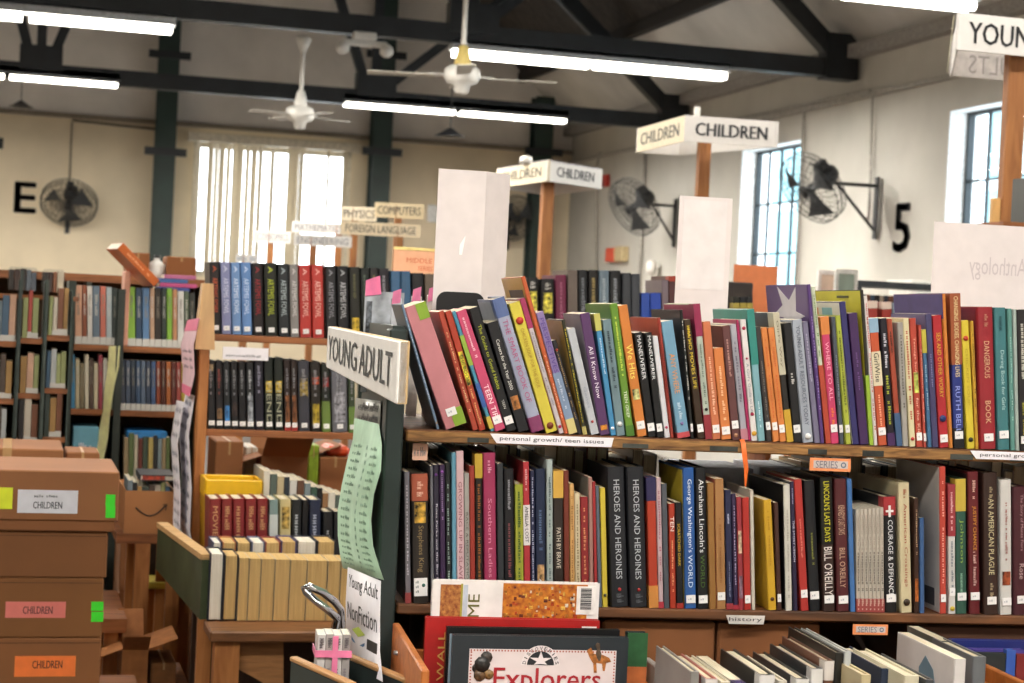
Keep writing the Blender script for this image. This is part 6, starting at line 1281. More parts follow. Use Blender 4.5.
# shelf units further right with frames on top
a = WY(857, 280, 8.2); b = WY(911, 281, 8.2)
t = thing('bookshelf', 'dark low cabinet along the right side below the numeral 5', 'bookshelf', (a.x, 8.2, 0)); w_ = 1.4; h_ = a.z
MB().box((0, 0, h_ - .03), (w_, .3, h_)).build('top_board', mat('39424a', .5, 'paint'), t)
for x in (0, w_ - .03): MB().box((x, 0, 0), (x + .03, .3, h_ - .03)).build('end_board', mat('39424a', .5, 'paint'), t)
for z in (.1, h_ - .33): MB().box((.03, 0, z), (w_ - .03, .3, z + .02)).build('shelf', mat('39424a', .5, 'paint'), t)
random.seed(9); x = a.x + .04; k = 0
for k in range(13):
    T = random.uniform(.02, .03); c, cn = [('2a3648', 'navy'), ('7a4a38', 'brown'), ('3a5a78', 'blue'), ('1e2024', 'black'), ('b0a898', 'cream')][k % 5]
    if x + T > a.x + .42: break
    far_book(Vector((x, 8.22, h_ - .309)), 0, T, .16, .24, c, '%s book in the dark cabinet below the numeral 5, %s from the left' % (cn, ORD[k]), 'books in the dark cabinet'); x += T + .001
for i, (p0, p1, yt, m_, lb) in enumerate([(819, 851, 270, 'ece6e4', 'white framed picture leaning behind the yellow covered book'), (836, 858, 277, 'c9d2c8', 'smaller framed grey green picture in front of the white one')]):
    a = WY(p0, yt, 7.9 - .25 * i); b = WY(p1, yt, 7.9 - .25 * i); t = thing('picture_frame', lb, 'picture frame', (a.x, 7.9 - .25 * i, a.z - .3)); w_ = b.x - a.x
    m = MB(); m.box((0, 0, 0), (w_, .02, .02)).box((0, 0, .28), (w_, .02, .3)).box((0, 0, .02), (.015, .02, .28)).box((w_ - .015, 0, .02), (w_, .02, .28)); m.build('frame', mat('f0ecea' if i == 0 else 'dcdcd8', .5, 'paint'), t)
    MB().box((.015, .008, .02), (w_ - .015, .016, .28)).build('picture', mat(('e2cdbc', '8f9f94')[i], .5, 'print', amt=.15, scale=10), t)
t = thing('display_table', 'table behind the near unit carrying the framed pictures', 'table', (WY(812, 280, 7.9).x, 7.5, 0)); zt_ = WY(819, 270, 7.9).z - .3
MB().box((0, 0, zt_ - .04), (.9, .7, zt_ - .001)).build('tabletop', PINEH, t)
for x in (.05, .85):
    for y in (.05, .65): MB().box((x - .03, y - .03, 0), (x + .03, y + .03, zt_ - .04)).build('leg', PINE, t)
bpy.context.view_layer.update()
for o in list(COL.objects):
    if o.name.startswith('picture_frame.0') : o.location.z = zt_
    if o.name == 'picture_frame': o.location.z = zt_
a = WY(912, 292, 9.5); b = WY(934, 281, 9.5); t = thing('storage_box', 'bright white box left of the wide blank card', 'box', (a.x, 9.5, .9)); MB().box((0, 0, 0), (b.x - a.x, .3, b.z - .9 - .04), .01).build('box_body', WHITE, t); MB().box((-.01, -.01, b.z - .9 - .04), (b.x - a.x + .01, .31, b.z - .9), .006).build('lid', WHITE, t)
t = thing('display_table', 'plain table standing under the bright white box', 'table', (a.x - .1, 9.4, 0)); MB().box((0, 0, .86), (.8, .6, .899)).build('tabletop', PINEH, t)
for x in (.05, .75):
    for y in (.05, .55): MB().box((x - .03, y - .03, 0), (x + .03, y + .03, .86)).build('leg', PINE, t)
# narrow dark book standing at the far right by the post
a = WD(1017, 222, 5.7); 
t = thing('wall_shelf', 'small shelf on the thick post behind the wide blank card', 'shelf', (a.x - .06, a.y - .02, a.z - .02)); MB().box((0, 0, 0), (.4, .16, .018)).build('board', PINEH, t); MB().box((.09, .12, -.12), (.12, .15, 0)).build('bracket', PINEH, t)
t = thing('book', 'black book with yellow lettering at the right picture edge by the post', 'book', (a.x + .04, a.y + .005, a.z - .001)); dress(t, .03, .10, WD(1017, 176, 5.7).z - a.z, '1c211a', dict(hc=1, ts=[('~10', .1, .9, .5, 'b0a030')]))
# ================================================================ left side: cartons, third and fourth units
def bigcarton(px0, px1, y1, y0, d, sy, label, parts):
    """front face from the picture at depth d; stacked"""
    pass
YC = WD(60, 560, 4.25).y
FC = Frame(Vector((0, YC, 0)), Vector((1, YC, 0)))
xlft = FC.uz(-40, 560)[0]
tab = thing('table', 'low table under the stack of cartons at the left', 'table', (xlft - .02, YC - .03, 0)); 
zs = [FC.uz(60, y)[1] for y in (683 + 24, 638, 578, 531, 470)]   # boundaries bottom to top
zb0 = zs[1] - (zs[2] - zs[1]) * 1.15
MB().box((0, 0, zb0 - .045), (.46, .40, zb0 - .001), .004).build('tabletop', PINEH, tab)
for x in (.04, .42):
    for y in (.04, .36): MB().box((x - .02, y - .02, 0), (x + .02, y + .02, zb0 - .045)).build('leg', PINE, tab)
bounds = [(zb0, zs[1], 105, 'bottom carton of the near stack, with an orange CHILDREN label'), (zs[1], zs[2], 105, 'third carton down in the near stack, with a pink CHILDREN label'), (zs[2], zs[3], 107, 'plain carton of the near stack, second from the top'), (zs[3], zs[4], 113, 'top carton of the near stack, with a white CHILDREN label')]
for i, (za, zb_, pr, lb) in enumerate(bounds):
    xr = FC.uz(pr, 560)[0]; w_ = xr - xlft; lid = i == 3
    t = thing('cardboard_box', uniq(lb), 'cardboard box', (xlft, YC - (.012 if lid else 0), za + .0005), (0, 0, 0), 'stacked cartons with CHILDREN labels'); h_ = zb_ - za - .001; dd = .34
    cm = mat(('85552f', '7c5029', '7a4e2b', '83532f')[i], .85, 'card', amt=.06, scale=5)
    MB().box((0, 0, 0), (w_, dd, h_ * (1 if not lid else .98)), .003).build('carton_body', cm, t)
    if lid: MB().box((-.006, -.006, h_ * .18), (w_ + .006, dd + .006, h_), .003).build('lid', mat('8c5c38', .85, 'card', amt=.06, scale=5), t)
    else: MB().box((.004, -.001, h_ - .012), (w_ - .004, .0, h_ - .010)).build('seam', mat('5f3c20', .9, 'card'), t)
    def lab(px0, px1, ya, yb, c, text=None, tc='2a2626', tx=(.2, .84), ty=(.3, .72), nm='paper_label'):
        q0, z0 = FC.uz(px0, yb); q1, z1 = FC.uz(px1, ya); o0 = Vector((q0 - xlft, -.008 if lid else -.0012, z0 - za)); k = .0012
        p = MB().box((o0.x, o0.y, o0.z), (o0.x + q1 - q0, o0.y + k, o0.z + z1 - z0)).build(nm, mat(c, .6, 'paper', amt=.05), t)
        if text:
            m = MB(); W, Hh = q1 - q0, z1 - z0; letters(m, text, (o0.x + W * tx[0], o0.y - .0004, o0.z + Hh * ty[0]), (W * (tx[1] - tx[0]), 0, 0), (0, 0, Hh * (ty[1] - ty[0])), .0003); m.build('lettering', ink(tc), p)
        return p
    if i == 3:
        p = lab(17, 78, 490, 512, 'd6d6de', 'CHILDREN', '3a3a44', (.26, .74), (.2, .5)); q = MB(); q0, z0 = FC.uz(34, 500); letters(q, '~10', (q0 - xlft, -.0088, z0 - za + .008), (.055, 0, 0), (0, 0, .007)); q.build('crossed_out_word', ink('5a5a60'), p)
        lab(-6, 13, 487, 508, 'd8e22c', nm='yellow_note')
    if i == 1: lab(5, 66, 602, 618, 'd8766c', 'CHILDREN', '4a2a2a', (.29, .78), (.25, .72))
    if i == 0: lab(14, 76, 656, 677, 'f07a34', 'CHILDREN', '4a2a1a', (.29, .78), (.4, .78))
    if i in (1, 3):
        for (ya, yb) in (((495, 505.5), (506.5, 517)) if i == 3 else ((602, 611), (612, 622))): lab(105 if i == 3 else 91, 115 if i == 3 else 103.5, ya - (1 if i == 3 else 0), yb, '3fe02c', nm='green_note')
pxc = lambda *a, **k: pxcarton(*a, **k)
t = thing('table', 'table behind the near carton stack', 'table', (WY(-60, 450, 5.2).x, 5.1, 0)); MB().box((0, 0, .66), (.52, .5, .699)).build('tabletop', PINEH, t)
for x in (.04, .48):
    for y in (.04, .46): MB().box((x - .02, y - .02, 0), (x + .02, y + .02, .66)).build('leg', PINE, t)
pxc(-50, 64, 447, 5.15, .70, .34, 'wide carton with white label behind the near stack')
b_ = COL.objects['cardboard_box']
pxc(66, 100, 452, 5.3, .70, .2, 'small plain carton behind the near stack, right of the labelled one')
a = WY(0, 464, 5.149); b = WY(36, 470, 5.149); o = MB().box((0, 0, 0), (.12, .001, .03)).build('paper_label', PAPER, None, (a.x, 5.148, b.z - .01)); tag(o, 'white paper label on the wide carton behind the stack', 'label')
# ---------------- third unit
Y3 = 6.5; F3 = Frame(Vector((0, Y3, 0)), Vector((1, Y3, 0)))
za3 = F3.uz(150, 347)[1]; zb3 = F3.uz(150, 411)[1]
x30 = F3.uz(72, 380)[0]; x31 = F3.uz(197, 380)[0]; xm3 = F3.uz(118, 380)[0]
u3 = thing('bookshelf', 'wooden shelf unit in the left background with yellow paper strip on its divider', 'bookshelf', (x30, Y3, 0)); w3 = x31 - x30
for z in (za3, zb3, zb3 - .30): MB().box((0, 0, z - .022), (w3, .26, z), .002).build('shelf', PINEH, u3)
MB().box((0, 0, .1), (w3, .26, .12)).build('shelf', PINEH, u3)
ztop3 = F3.uz(120, 283)[1]
MB().box((-.025, -.02, 0), (0, .26, ztop3)).build('end_board', mat('2c352e', .6, 'paint'), u3); MB().box((w3, 0, 0), (w3 + .02, .26, za3 + .08)).build('end_board', PINE, u3)
MB().box((xm3 - x30 - .012, -.03, 0), (xm3 - x30 + .012, .25, za3 + .2)).build('divider', mat('2b322c', .6, 'paint'), u3)
MB().box((0, .26, .1), (w3, .268, za3)).build('back_panel', mat('4a3726', .8, 'wood'), u3)
t = thing('row_marker', 'pale pink end panel standing at the left of the green book', 'row marker', (F3.uz(122, 340)[0], Y3 - .005, za3 + .001)); MB().box((0, 0, 0), (.02, .17, F3.uz(122, 271)[1] - za3), .003).build('panel', mat('dba088', .6, 'paint', amt=.06), t)
C3a = [(128, 135.4, 287, '8fc23c', 'lime green'), (136, 142, 288, '2f4a6a', 'navy'), (142.6, 149.6, 288, '5a86b8', 'mid blue'), (150, 154.6, 288, 'c9a080', 'peach'), (155, 161.4, 288, '2e2620', 'black brown'), (161.8, 166.6, 288, '2c3a34', 'dark green'), (167, 172.4, 288, '86bf34', 'bright green'), (172.8, 177.4, 289, 'c88a5c', 'tan'), (177.8, 184, 291, 'dcdcd4', 'white'), (184.4, 189, 291, '5a6a52', 'olive'), (189.4, 195, 293, '2e3430', 'charcoal')]
C3b = [(75, 82, 285, 'e2a884', 'peach'), (82.4, 87, 285, '9a5232', 'rust'), (87.4, 92.4, 286, 'dcd4cc', 'off-white'), (92.8, 100, 286, '66788a', 'slate blue'), (100.4, 106, 286, 'd8705a', 'coral'), (106.4, 112, 287, 'b4c0c4', 'silver grey'), (112.4, 117, 288, '3a4440', 'dark grey')]
C3c = [(121 + 5.05 * i, 125.4 + 5.05 * i, 360 + .2 * i, c, n) for i, (c, n) in enumerate([('3c4658', 'slate navy'), ('4c5a70', 'steel blue'), ('2d3a4c', 'dark blue'), ('3f5878', 'blue'), ('5a6c84', 'grey blue'), ('34425a', 'ink blue'), ('46608a', 'denim blue'), ('8a3c24', 'rust'), ('5c2c22', 'maroon'), ('b8622c', 'orange'), ('6a2f28', 'oxblood'), ('a3433a', 'brick red'), ('c2a63a', 'mustard'), ('8a9a3a', 'moss')])]
C3d = [(71 + 4.6 * i, 75 + 4.6 * i, 355 + (i % 3) * 4, c, n) for i, (c, n) in enumerate([('3f8ab8', 'bright blue'), ('c8b890', 'cream'), ('8a7a5a', 'khaki'), ('dcd0b4', 'ivory'), ('5c4438', 'brown'), ('d4c4a0', 'buff'), ('a83a4a', 'raspberry'), ('cfc8b8', 'stone'), ('b8b03c', 'straw'), ('4a5a50', 'grey green')])]
def smallrow(rows, F, zb, where, group, yb, D=.15, lab=True):
    for i, (a, b, yt, c, n) in enumerate(rows):
        o = dict(hc=0, ts=[('~7', .15, .6, .5, 'c8c4bc' if i % 2 else '8a8478')])
        if lab: o['bands'] = [(0.0, .13, 'd8d4cc')]
        frame_book(F, zb + .0006, a, b, a, yt, yb, c, o, '%s book, %s from the left, %s' % (n, ORD[i], where), group, D=D)
smallrow(C3a, F3, za3, 'top board, right bay, left background unit', 'books in the left background unit', 347)
smallrow(C3b, F3, za3, 'top board, left bay, left background unit', 'books in the left background unit', 345)
smallrow(C3c, F3, zb3, 'middle board, right bay, left background unit', 'books in the left background unit', 411)
smallrow(C3d, F3, zb3, 'middle board, left bay, left background unit', 'low books in the left background unit', 409, lab=False)
random.seed(12)
zc3 = zb3 - .30
P12 = [('a8906a', 'tan'), ('6a7a4a', 'moss'), ('d0c4a8', 'cream'), ('7a3a30', 'brick'), ('4a5a4a', 'green grey'), ('c8b060', 'ochre'), ('3a3c3e', 'black'), ('8a9a9c', 'grey')]
px = 124; i = 0
while px < 170: w_ = random.uniform(3.6, 6); frame_book(F3, zc3 + .0006, px, px + w_, px, 436 + random.uniform(-4, 4), 475, P12[i % 8][0], dict(hc=0), '%s book on the third board of the left background unit, %s from the left' % (P12[i % 8][1], ORD[i]), 'low books in the left background unit', D=.14); px += w_ + .3; i += 1
a = F3.uz(127, 427); b = F3.uz(168, 420); t = thing('plastic_tray', 'flat blue plastic lid lying over the third row of the left background unit', 'lid', (a[0], Y3 + .01, a[1])); MB().box((0, 0, 0), (b[0] - a[0], .2, b[1] - a[1]), .005).build('lid_plate', mat('2f78b4', .4, 'plastic'), t)
t.location.z = zc3 + .2
a = F3.uz(72, 452); b = F3.uz(99, 427); t = thing('storage_box', 'light blue box with white print on the third board, left bay', 'box', (a[0], Y3 - .01, zc3 + .001)); W, Hh = b[0] - a[0], b[1] - zc3; MB().box((0, 0, 0), (W, .2, Hh), .004).build('box_body', mat('6fa8bc', .6, 'card', amt=.05), t); m = MB(); letters(m, '~5', (W * .25, -.001, Hh * .62), (W * .5, 0, 0), (0, 0, Hh * .14)); m.build('lettering', PAPER, t)
# on top of the third unit
def WDp(px, py, d): return WD(px, py, d)
p = WD(151, 289, 6.45); t = thing('book', 'orange covered book leaning over the top of the left background unit', 'book', (p.x - .0, 6.43, za3 + .215), (0, math.radians(-48), .25), 'books lying on the left background unit'); dress(t, .03, .13, .185, 'd9651e', dict(hc=0, pg='w', ts=[('~9', .2, .8, .4, 'f2b080')]))
zz = za3 + .20
for k, (px0, px1, c, n) in enumerate([(156, 190, '3f4a9c', 'indigo'), (160, 197, 'd04a8a', 'pink'), (157, 188, '3a6ab0', 'cornflower'), (164, 196, 'c86a9a', 'rose')]):
    a = F3.uz(px0, 290)[0]; b = F3.uz(px1, 290)[0]; H = b - a; T = .014
    t = thing('book', '%s book lying flat on the upright row, %s from the bottom' % (n, ORD[k]), 'book', (a, Y3 + .02, zz + T + .001), (0, PI / 2, 0), 'books lying on the left background unit'); t.location = (a, Y3 + .015, zz + T + .0015); dress(t, T, .14, H, c, dict(hc=0)); zz += T + .001
for (p0, p1, yt, Y, lb) in ((127, 150, 252, 7.3, 'brown carton on the far shelf, left of the white jug'), (167, 197, 256, 7.3, 'brown carton on the far shelf, right of the green column')):
    pxcarton(p0, p1, yt, Y, WY(p0, 276, Y).z, .2, lb)
t = thing('bookshelf', 'long dark shelf unit far left, behind the peach spined books', 'bookshelf'); xA = WY(-30, 276, 7.2).x; xB = WY(205, 276, 7.2).x; zt4 = WY(127, 276, 7.3).z - .001; t.location = (xA, 7.2, 0)
MB().box((0, 0, zt4 - .03), (xB - xA, .32, zt4)).build('top_board', PINEH, t)
for z in (.2, .6, 1.0, 1.36): MB().box((0, 0, z - .02), (xB - xA, .3, z)).build('shelf', PINEH, t)
for x in (0, (xB - xA) * .5, xB - xA): MB().box((x - .01, 0, 0), (x + .01, .3, zt4 - .03)).build('upright', mat('3a3f38', .6, 'paint'), t)
MB().box((0, .3, 0), (xB - xA, .31, zt4 - .03)).build('back_panel', mat('4a3726', .8, 'wood'), t)
a = WY(149, 270, 7.35); t = thing('jug', 'white plastic jug on the far shelf before the green column', 'jug', (a.x + .03, 7.36, zt4 + .001)); MB().lathe([(0, 0), (.035, 0), (.038, .01), (.038, .05), (.02, .065), (.012, .07), (.012, .08), (0, .08)], 16).build('jug_body', mat('dcdcd8', .4, 'plastic', amt=.03), t); MB().lathe([(0, .08), (.014, .08), (.014, .09), (0, .09)], 12).build('cap', BLACKM, t)
# yellow strip and dark strip hanging down the divider
def strip3(pts, d, label, c, name='paper_strip', nl=0):
    P = [(WD(a, y, d), WD(b, y2, d - .02)) for (a, y, b, y2) in pts]; o = P[-1][0].copy(); t = thing(name, label, 'paper strip', o); vs = []
    for a, b in P: vs += [tuple(a - o), tuple(b - o)]
    n = len(P); N = len(vs); v2 = [(x, y + .0012, z) for x, y, z in vs]; m = MB(); m.smooth = True; m.add(vs + v2, [[2 * i, 2 * i + 2, 2 * i + 3, 2 * i + 1] for i in range(n - 1)] + [[N + 2 * i, N + 2 * i + 1, N + 2 * i + 3, N + 2 * i + 2] for i in range(n - 1)]); m.build('sheet', mat(c, .6, 'paper', amt=.08), t); return t
strip3([(109, 346, 120, 346), (108, 365, 119, 366), (105, 385, 114, 388), (103, 410, 110, 414), (98, 435, 108, 438), (88, 455, 104, 458), (79, 472, 98, 472)], 6.35, 'long yellow paper strip flaring at its foot, hanging on the divider', 'fbf4b4')
strip3([(113, 292, 120, 292), (110, 318, 119, 320), (109, 345, 118, 346)], 6.37, 'dark printed strip hanging above the yellow one', '3c4440')
strip3([(63, 325, 68, 326), (60, 345, 67, 348), (56, 368, 66, 370), (54, 380, 60, 378)], 7.3 - 1.2, 'pale green strip curling off a post at far left', 'b8cdb0')
# ---------------- fourth row of units at the far left, end boards towards the viewer
random.seed(31)
Pal = [('7a8a92', 'grey blue'), ('d8cdb8', 'cream'), ('8a5238', 'rust'), ('3c4a44', 'bottle green'), ('e0b090', 'peach'), ('2c2e30', 'black'), ('a8b070', 'sage'), ('c84c40', 'scarlet'), ('5a4a40', 'umber'), ('bfc4c4', 'silver'), ('b88a4a', 'caramel'), ('4a6a86', 'blue')]
bays = [(46, 69, 6.0, 'nearest bay at the far left'), (20, 42, 6.0, 'middle bay at the far left'), (-12, 15.8, 6.0, 'bay cut by the left picture edge')]
for bi, (p0, p1, Y, nm) in enumerate(bays):
    Fk = Frame(Vector((0, Y, 0)), Vector((1, Y, 0))); xa = Fk.uz(p0, 350)[0]; xb = Fk.uz(p1, 350)[0]
    t = thing('bookshelf', 'narrow crowded shelf unit, ' + nm, 'bookshelf', (xa, Y, 0)); W = xb - xa
    lv = [Fk.uz(50, y)[1] for y in (335 + 4 * bi, 388 + 6 * bi, 437 + 6 * bi)]
    for z in lv: MB().box((0, 0, z - .018), (W, .22, z)).build('shelf', PINEH, t)
    hz_ = Fk.uz(50, 272 + 8 * (bi == 0))[1]
    MB().box((-.008, -.05, 0), (0, .24, hz_)).build('end_board', mat(('38423c', '2d3733', '46443c')[bi], .6, 'paint', amt=.2), t); MB().box((W, -.03, 0), (W + .005, .24, hz_ - .03)).build('end_board', mat('33403a', .6, 'paint', amt=.2), t)
    MB().box((0, .22, lv[2] - .2), (W, .226, lv[0])).build('back_panel', mat('4a3726', .8, 'wood'), t)
    for li, z in enumerate(lv):
        x = xa + .004; k = 0
        while x < xb - .02 and k < 14:
            T = min(random.uniform(.012, .022), xb - .004 - x); H = random.uniform(.12, .165) if li == 0 else random.uniform(.11, .15); c, n = random.choice(Pal)
            far_book(Vector((x, Y + .005, z + .0006)), 0, T, .13, H, c, '%s book, %s on the %s board, %s' % (n, ORD[k], ('top', 'middle', 'low')[li], nm), 'books in the crowded far left units', dict(hc=0, bands=[(0, .13, 'd8d4cc')] if k % 4 else [])); x += T + .0012; k += 1
    # clear plastic bag / pile on top
    zt = lv[0] + .17
MB()
for k, (p0, p1, ya, yb, c, lb) in enumerate([(8, 40, 268, 290, 'b8bcc0', 'clear plastic bagged bundle on the far left units, left one'), (42, 68, 270, 292, 'a89c90', 'clear plastic bagged bundle on the far left units, right one')]):
    a = WD(p0, yb, 6.1); b = WD(p1, ya, 6.1); t = thing('bagged_bundle', lb, 'bundle', (a.x, a.y, a.z)); W = b.x - a.x; H = b.z - a.z
    n = 0; x = 0
    while x < W - .012:
        T = random.uniform(.012, .024); MB().box((x, 0, 0), (x + T, .1, H * random.uniform(.8, .95)), .002).build('booklet', mat(random.choice(['3a3430', '8a5a40', 'cfc0a8', '6a7078', '4a3a34', 'b09880']), .6, 'cover', amt=.1), t); x += T + .001; n += 1
    MB().box((-.004, -.004, -.0005), (x + .004, .104, H), .01).build('plastic_bag', glass((.93, .94, .95), .15, .6), t)
t = thing('plank', 'brown plank spanning the tops of the far left units', 'plank'); a = WD(-20, 292, 6.1); b = WD(72, 292, 6.1); t.location = (a.x, a.y - .02, a.z - .016); MB().box((0, 0, 0), (b.x - a.x, .14, .015)).build('board', PINEH, t); t.rotation_euler = (0, 0, math.atan2(b.y - a.y, b.x - a.x))
# ---------------- carton with a smile mark, on a stand, and clutter between the stacks
Yd = 5.55; Fd = Frame(Vector((0, Yd, 0)), Vector((1, Yd, 0)))
xa = Fd.uz(124, 520)[0]; xb = Fd.uz(174, 520)[0]; zb_ = Fd.uz(150, 534)[1]; zt_ = Fd.uz(150, 491)[1]
stand = thing('table', 'narrow pine stand under the carton with the smile mark', 'table', (xa, Yd, 0)); W = xb - xa
MB().box((-.02, 0, zb_ - .03), (W + .03, .42, zb_ - .001)).build('tabletop', PINEH, stand)
MB().box((W * .25, 0, 0), (W * .25 + .045, .03, zb_ - .03)).build('leg', PINE, stand); MB().box((W * .9, .0, 0), (W * .9 + .04, .03, zb_ - .03)).build('leg', PINE, stand); MB().box((W * .25, .38, 0), (W * .25 + .045, .41, zb_ - .03)).build('leg', PINE, stand); MB().box((W * .9, .38, 0), (W * .9 + .04, .41, zb_ - .03)).build('leg', PINE, stand)
t = thing('cardboard_box', 'open carton printed with a curved smile arrow, full of books', 'cardboard box', (xa, Yd, zb_)); H = zt_ - zb_; cm = mat('b0784a', .85, 'card', amt=.05, scale=5)
MB().box((0, 0, 0), (W, .34, .004)).box((0, 0, .004), (W, .004, H)).box((0, .336, .004), (W, .34, H)).box((0, .004, .004), (.004, .336, H)).box((W - .004, .004, .004), (W, .336, H)).build('carton_body', cm, t)
m = MB(); m.path([(W * (.22 + .6 * i / 12), -.001, H * (.62 - .22 * math.sin(PI * i / 12) + .05 * i / 12)) for i in range(13)], .0022, 5); m.path([(W * .76, -.001, H * .68), (W * .84, -.001, H * .70), (W * .82, -.001, H * .56)], .0018, 5); m.build('smile_arrow_print', ink('1e1c1c'), t)
random.seed(8); x = xa + .008; k = 0
while x < xb - .02:
    T = random.uniform(.012, .02); c, n = Pal[(k * 5) % 12]; far_book(Vector((x, Yd + .01, zb_ + .0045)), 0, T, .2, H * random.uniform(1.02, 1.2), c, '%s book standing in the smile marked carton, %s from the left' % (n, ORD[k]), 'books in the smile marked carton', dict(hc=0)); x += T + .001; k += 1
t = thing('book', 'dark picture book lying on the books of the smile marked carton', 'book', (xa + W * .28, Yd + .0, zb_ + H * 1.23), (math.radians(0), 0, 0)); MB().box((0, 0, 0), (W * .7, .2, .003)).box((0, 0, .016), (W * .7, .2, .019)).box((0, 0, .003), (.002, .2, .016)).build('cover', mat('2a2a2e', .4, 'cover'), t); MB().box((.003, .002, .0032), (W * .7 - .002, .196, .0158)).build('page_block', PAGEW, t); MB().box((W * .05, -.0006, .004), (W * .5, .0, .016)).build('spine_picture', mat('a8402a', .5, 'print', amt=.5, scale=60), t)
# floor-level cartons and piles seen between the stack and the tray
def floor_stack(px0, px1, tops, Y, sy, labels, cols=None, flaps=None):
    z = 0; a = WY(px0, 600, Y).x; b = WY(px1, 600, Y).x
    for i, (yt, lb) in enumerate(zip(tops, labels)):
        zt = WY((px0 + px1) / 2, yt, Y).z; carton((a, Y, z + .0005), 0, b - a, sy, zt - z - .0005, lb, (cols or {}).get(i), flaps=(flaps or {}).get(i, 0)); z = zt
floor_stack(118, 139, (640, 592, 540), 6.1, .3, ('lowest brown carton left of the pine stand leg', 'middle brown carton left of the pine stand leg', 'upper brown carton left of the pine stand leg'))
floor_stack(146, 167, (655, 590), 6.0, .3, ('lowest carton behind the pine stand leg', 'carton with pale rim behind the pine stand leg', 'top carton behind the pine stand leg'), {1: mat('a8662c', .8, 'card'), 2: mat('8a5a34', .8, 'card')})
floor_stack(168, 196, (600, 575), 6.3, .3, ('lower dark carton behind the green side board', 'upper dark carton behind the green side board'), {0: mat('6a4426', .8, 'card'), 1: mat('5a3a24', .8, 'card')})
t = thing('table', 'low table of open cartons in the lower left gap', 'table', (WY(119, 660, 5.0).x, 4.98, 0)); zq = WY(130, 690, 5.0).z; MB().box((0, 0, zq - .03), (.20, .4, zq - .001)).build('tabletop', PINEH, t)
for x in (.03, .17):
    for y in (.03, .37): MB().box((x - .02, y - .02, 0), (x + .02, y + .02, zq - .03)).build('leg', PINE, t)
carton((WY(122, 660, 5.0).x, 5.0, zq), 0, .07, .2, WY(120, 650, 5.0).z - zq, 'small open carton in the lower left gap, left of two', mat('a86c3c', .8, 'card'), flaps=1)
carton((WY(152, 660, 5.0).x, 5.02, zq), 0, .07, .2, WY(160, 665, 5.0).z - zq, 'small open carton in the lower left gap, right of two', mat('8a5c34', .8, 'card'))
def lying(px0, px1, ybase, Y, T, c, label, rz=0, D=.16):
    a = WY(px0, ybase, Y); b = WY(px1, ybase, Y); H = b.x - a.x
    t = thing('book', uniq(label), 'book', (a.x, Y, a.z + T), (0, PI / 2, rz), 'loose books among the left cartons'); dress(t, T, D, H, c, dict(hc=1, pg='w')); return t
lying(119, 138, 539.5, 6.12, .02, 'd8d4c8', 'pale book lying on the cartons left of the stand leg')
lying(120, 136, 533, 6.12, .025, '2a3036', 'dark book lying on a pale one left of the stand leg')
lying(147, 166, 589, 5.9, .02, 'd8c23a', 'yellow edged book lying behind the pine stand leg')
# ---------------- lower front left: tray with taped magazines, chrome handle
A_ = WD(291, 654, 2.9); B_ = WD(350, 685, 2.72); zr3 = (A_.z + B_.z) / 2; d = B_ - A_; d.z = 0; Lr = d.length; ang = math.atan2(d.y, d.x); ZB = ZT + .0005
t = thing('magazine_tray', 'dark green tray with light wooden rim holding taped magazines', 'tray', (A_.x, A_.y, ZB), (0, 0, ang)); H = zr3 - ZB; Wd = .105
MB().box((0, 0, 0), (Lr, Wd, .008)).build('floor_panel', GRN, t)
for y in (0, Wd - .01): MB().box((0, y, .008), (Lr, y + .01, H - .008), .001).build('side_panel', GRN, t); MB().box((-.001, y - .002, H - .008), (Lr + .001, y + .012, H), .002).build('wooden_rim', mat('b98a56', .6, 'wood', amt=.15), t)
for x in (0, Lr - .01): MB().box((x, .01, .008), (x + .01, Wd - .01, H - .012), .001).build('end_panel', GRN, t)
p0 = WD(303, 634, 2.86); zt_ = p0.z; c_ = Vector((A_.x, A_.y, 0)) + Matrix.Rotation(ang, 3, 'Z') @ Vector((.045, .052, 0)); UU, VV = FR.u, FR.v
loc0 = c_ - UU * .027 - VV * .026
for i in range(4):
    T = .0128; tt = thing('magazine', uniq('white grey magazine in the dark tray, %s from the left in the pink taped bundle' % ORD[i]), 'magazine', loc0 + UU * (.0132 * i) + Vector((0, 0, ZB + .0085)), (0, 0, FR.rz), 'pink taped magazines'); dress(tt, T, .055, zt_ - ZB - .0085 + .001 * (i % 2), ('cfcac8', 'b0a8a4', 'd9d4d0', 'a49c98')[i], dict(hc=0, pg='w', ts=[('~5', .02, .12, .7, '6a6468'), ('~9', .2, .5, .6, '8a8086')]))
t = thing('tape_band', 'pink tape band around the magazine bundle in the dark tray', 'tape', loc0 + Vector((0, 0, zt_ - .035)), (0, 0, FR.rz)); MB().box((-.002, -.004, 0), (.055, -.0025, .011)).box((-.0035, -.004, 0), (-.002, .058, .011)).box((.024, -.0041, -.06), (.033, -.0026, .034)).build('band', mat('e07aa0', .4, 'tape'), t)
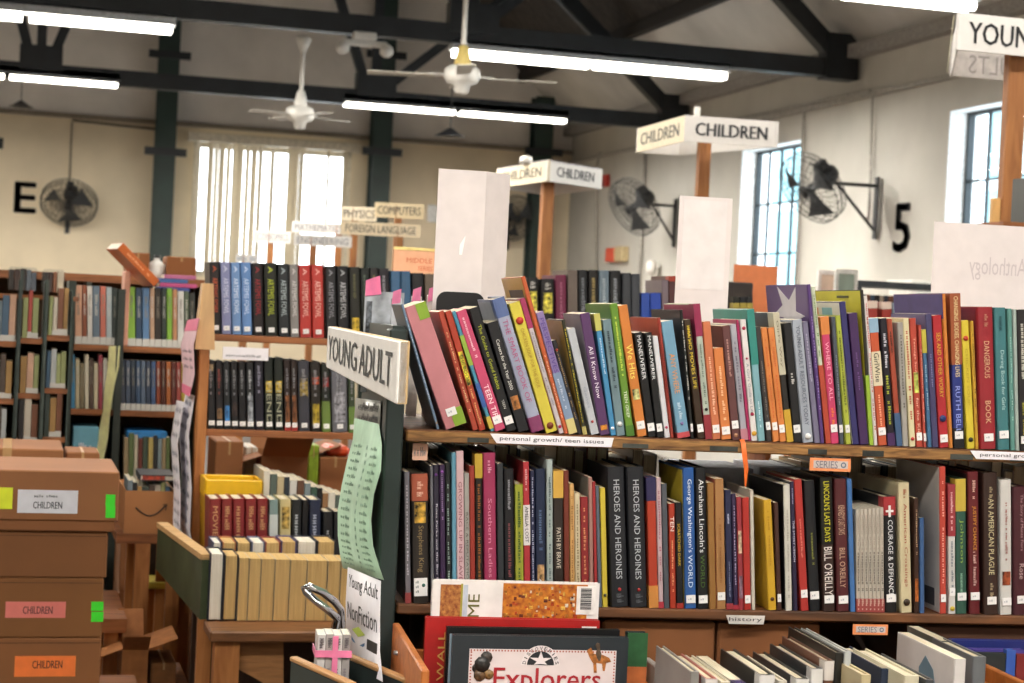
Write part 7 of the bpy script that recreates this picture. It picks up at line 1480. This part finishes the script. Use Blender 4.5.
# basket with a chrome handle
bo = FR.at(-.215, .10, ZT + .0005); t = thing('basket', 'dark metal basket with a shiny chrome handle left of the end board', 'basket', bo, (0, 0, FR.rz))
MB().box((0, 0, 0), (.16, .14, .003)).box((0, 0, .003), (.16, .003, .12)).box((0, .137, .003), (.16, .14, .12)).box((0, .003, .003), (.003, .137, .12)).box((.157, .003, .003), (.16, .137, .12)).build('basket_body', BLACKM, t)
mw = (Matrix.Translation(bo) @ Matrix.Rotation(FR.rz, 4, 'Z')).inverted(); Lc = lambda p: mw @ p
P = [WD(304, 588, 3.05), WD(308, 586, 3.05), WD(322, 592, 3.06), WD(334, 601, 3.08), WD(341, 610, 3.1)]; Q = [WD(306, 592, 3.05), WD(316, 601, 3.03), WD(328, 610, 3.03), WD(337, 618, 3.04)]
pts = [Lc(p) for p in Q[::-1]] + [Lc(p) for p in P]; e0 = pts[0].copy(); e1 = pts[-1].copy(); pts = [Vector((.09, .02, .11)), Vector((e0.x, .0, e0.z - .03))] + pts + [Vector((e1.x + .003, e1.y, e1.z - .03)), Vector((.10, .12, .11))]
MB().path(pts, .0065, 12).build('handle', mat('c8c8cc', .12, 'metal', metal=1, amt=.02), t)
# ================================================================ past three hundred books: the smallest in view become one mass
GONE = ('books in the crowded far left units', 'books in the dark cabinet', 'books on the far side of the near unit', 'low books in the left background unit', 'books in the smile marked carton')
bpy.context.view_layer.update()
def merge_groups(groups, name, label):
    vs = []; fs = []; mi = []; mats = []; dead = []
    for o in list(COL.objects):
        if o.get('group') in groups and o.parent is None:
            st = [o]
            while st:
                q = st.pop(); dead.append(q); st += list(q.children)
                if q.type == 'MESH':
                    n = len(vs); vs += [tuple(q.matrix_world @ v.co) for v in q.data.vertices]
                    for p in q.data.polygons:
                        fs.append([i + n for i in p.vertices]); m = q.data.materials[p.material_index]
                        if m not in mats: mats.append(m)
                        mi.append(mats.index(m))
    for q in dead: bpy.data.objects.remove(q)
    me = bpy.data.meshes.new(name); me.from_pydata(vs, [], fs)
    for m in mats: me.materials.append(m)
    me.polygons.foreach_set('material_index', mi); me.update()
    o = bpy.data.objects.new(name, me); COL.objects.link(o); tag(o, label, 'books', kind='stuff')
merge_groups(GONE, 'small_books', 'mass of small blurred books crowding the far left units and hidden far shelves')
nb = [o for o in COL.objects if o.get('category') == 'book']
import collections
print('BOOKS', len(nb), collections.Counter(o.get('group') for o in nb))
for o in COL.objects:
    if o.get('label') and len(o['label'].replace('-', ' ').split()) > 16: print('LONG', o['label'])
dl = collections.Counter(o['label'] for o in COL.objects if o.get('label') and o.parent is None)
for k, n in dl.items():
    if n > 1: print('DUP', n, k)
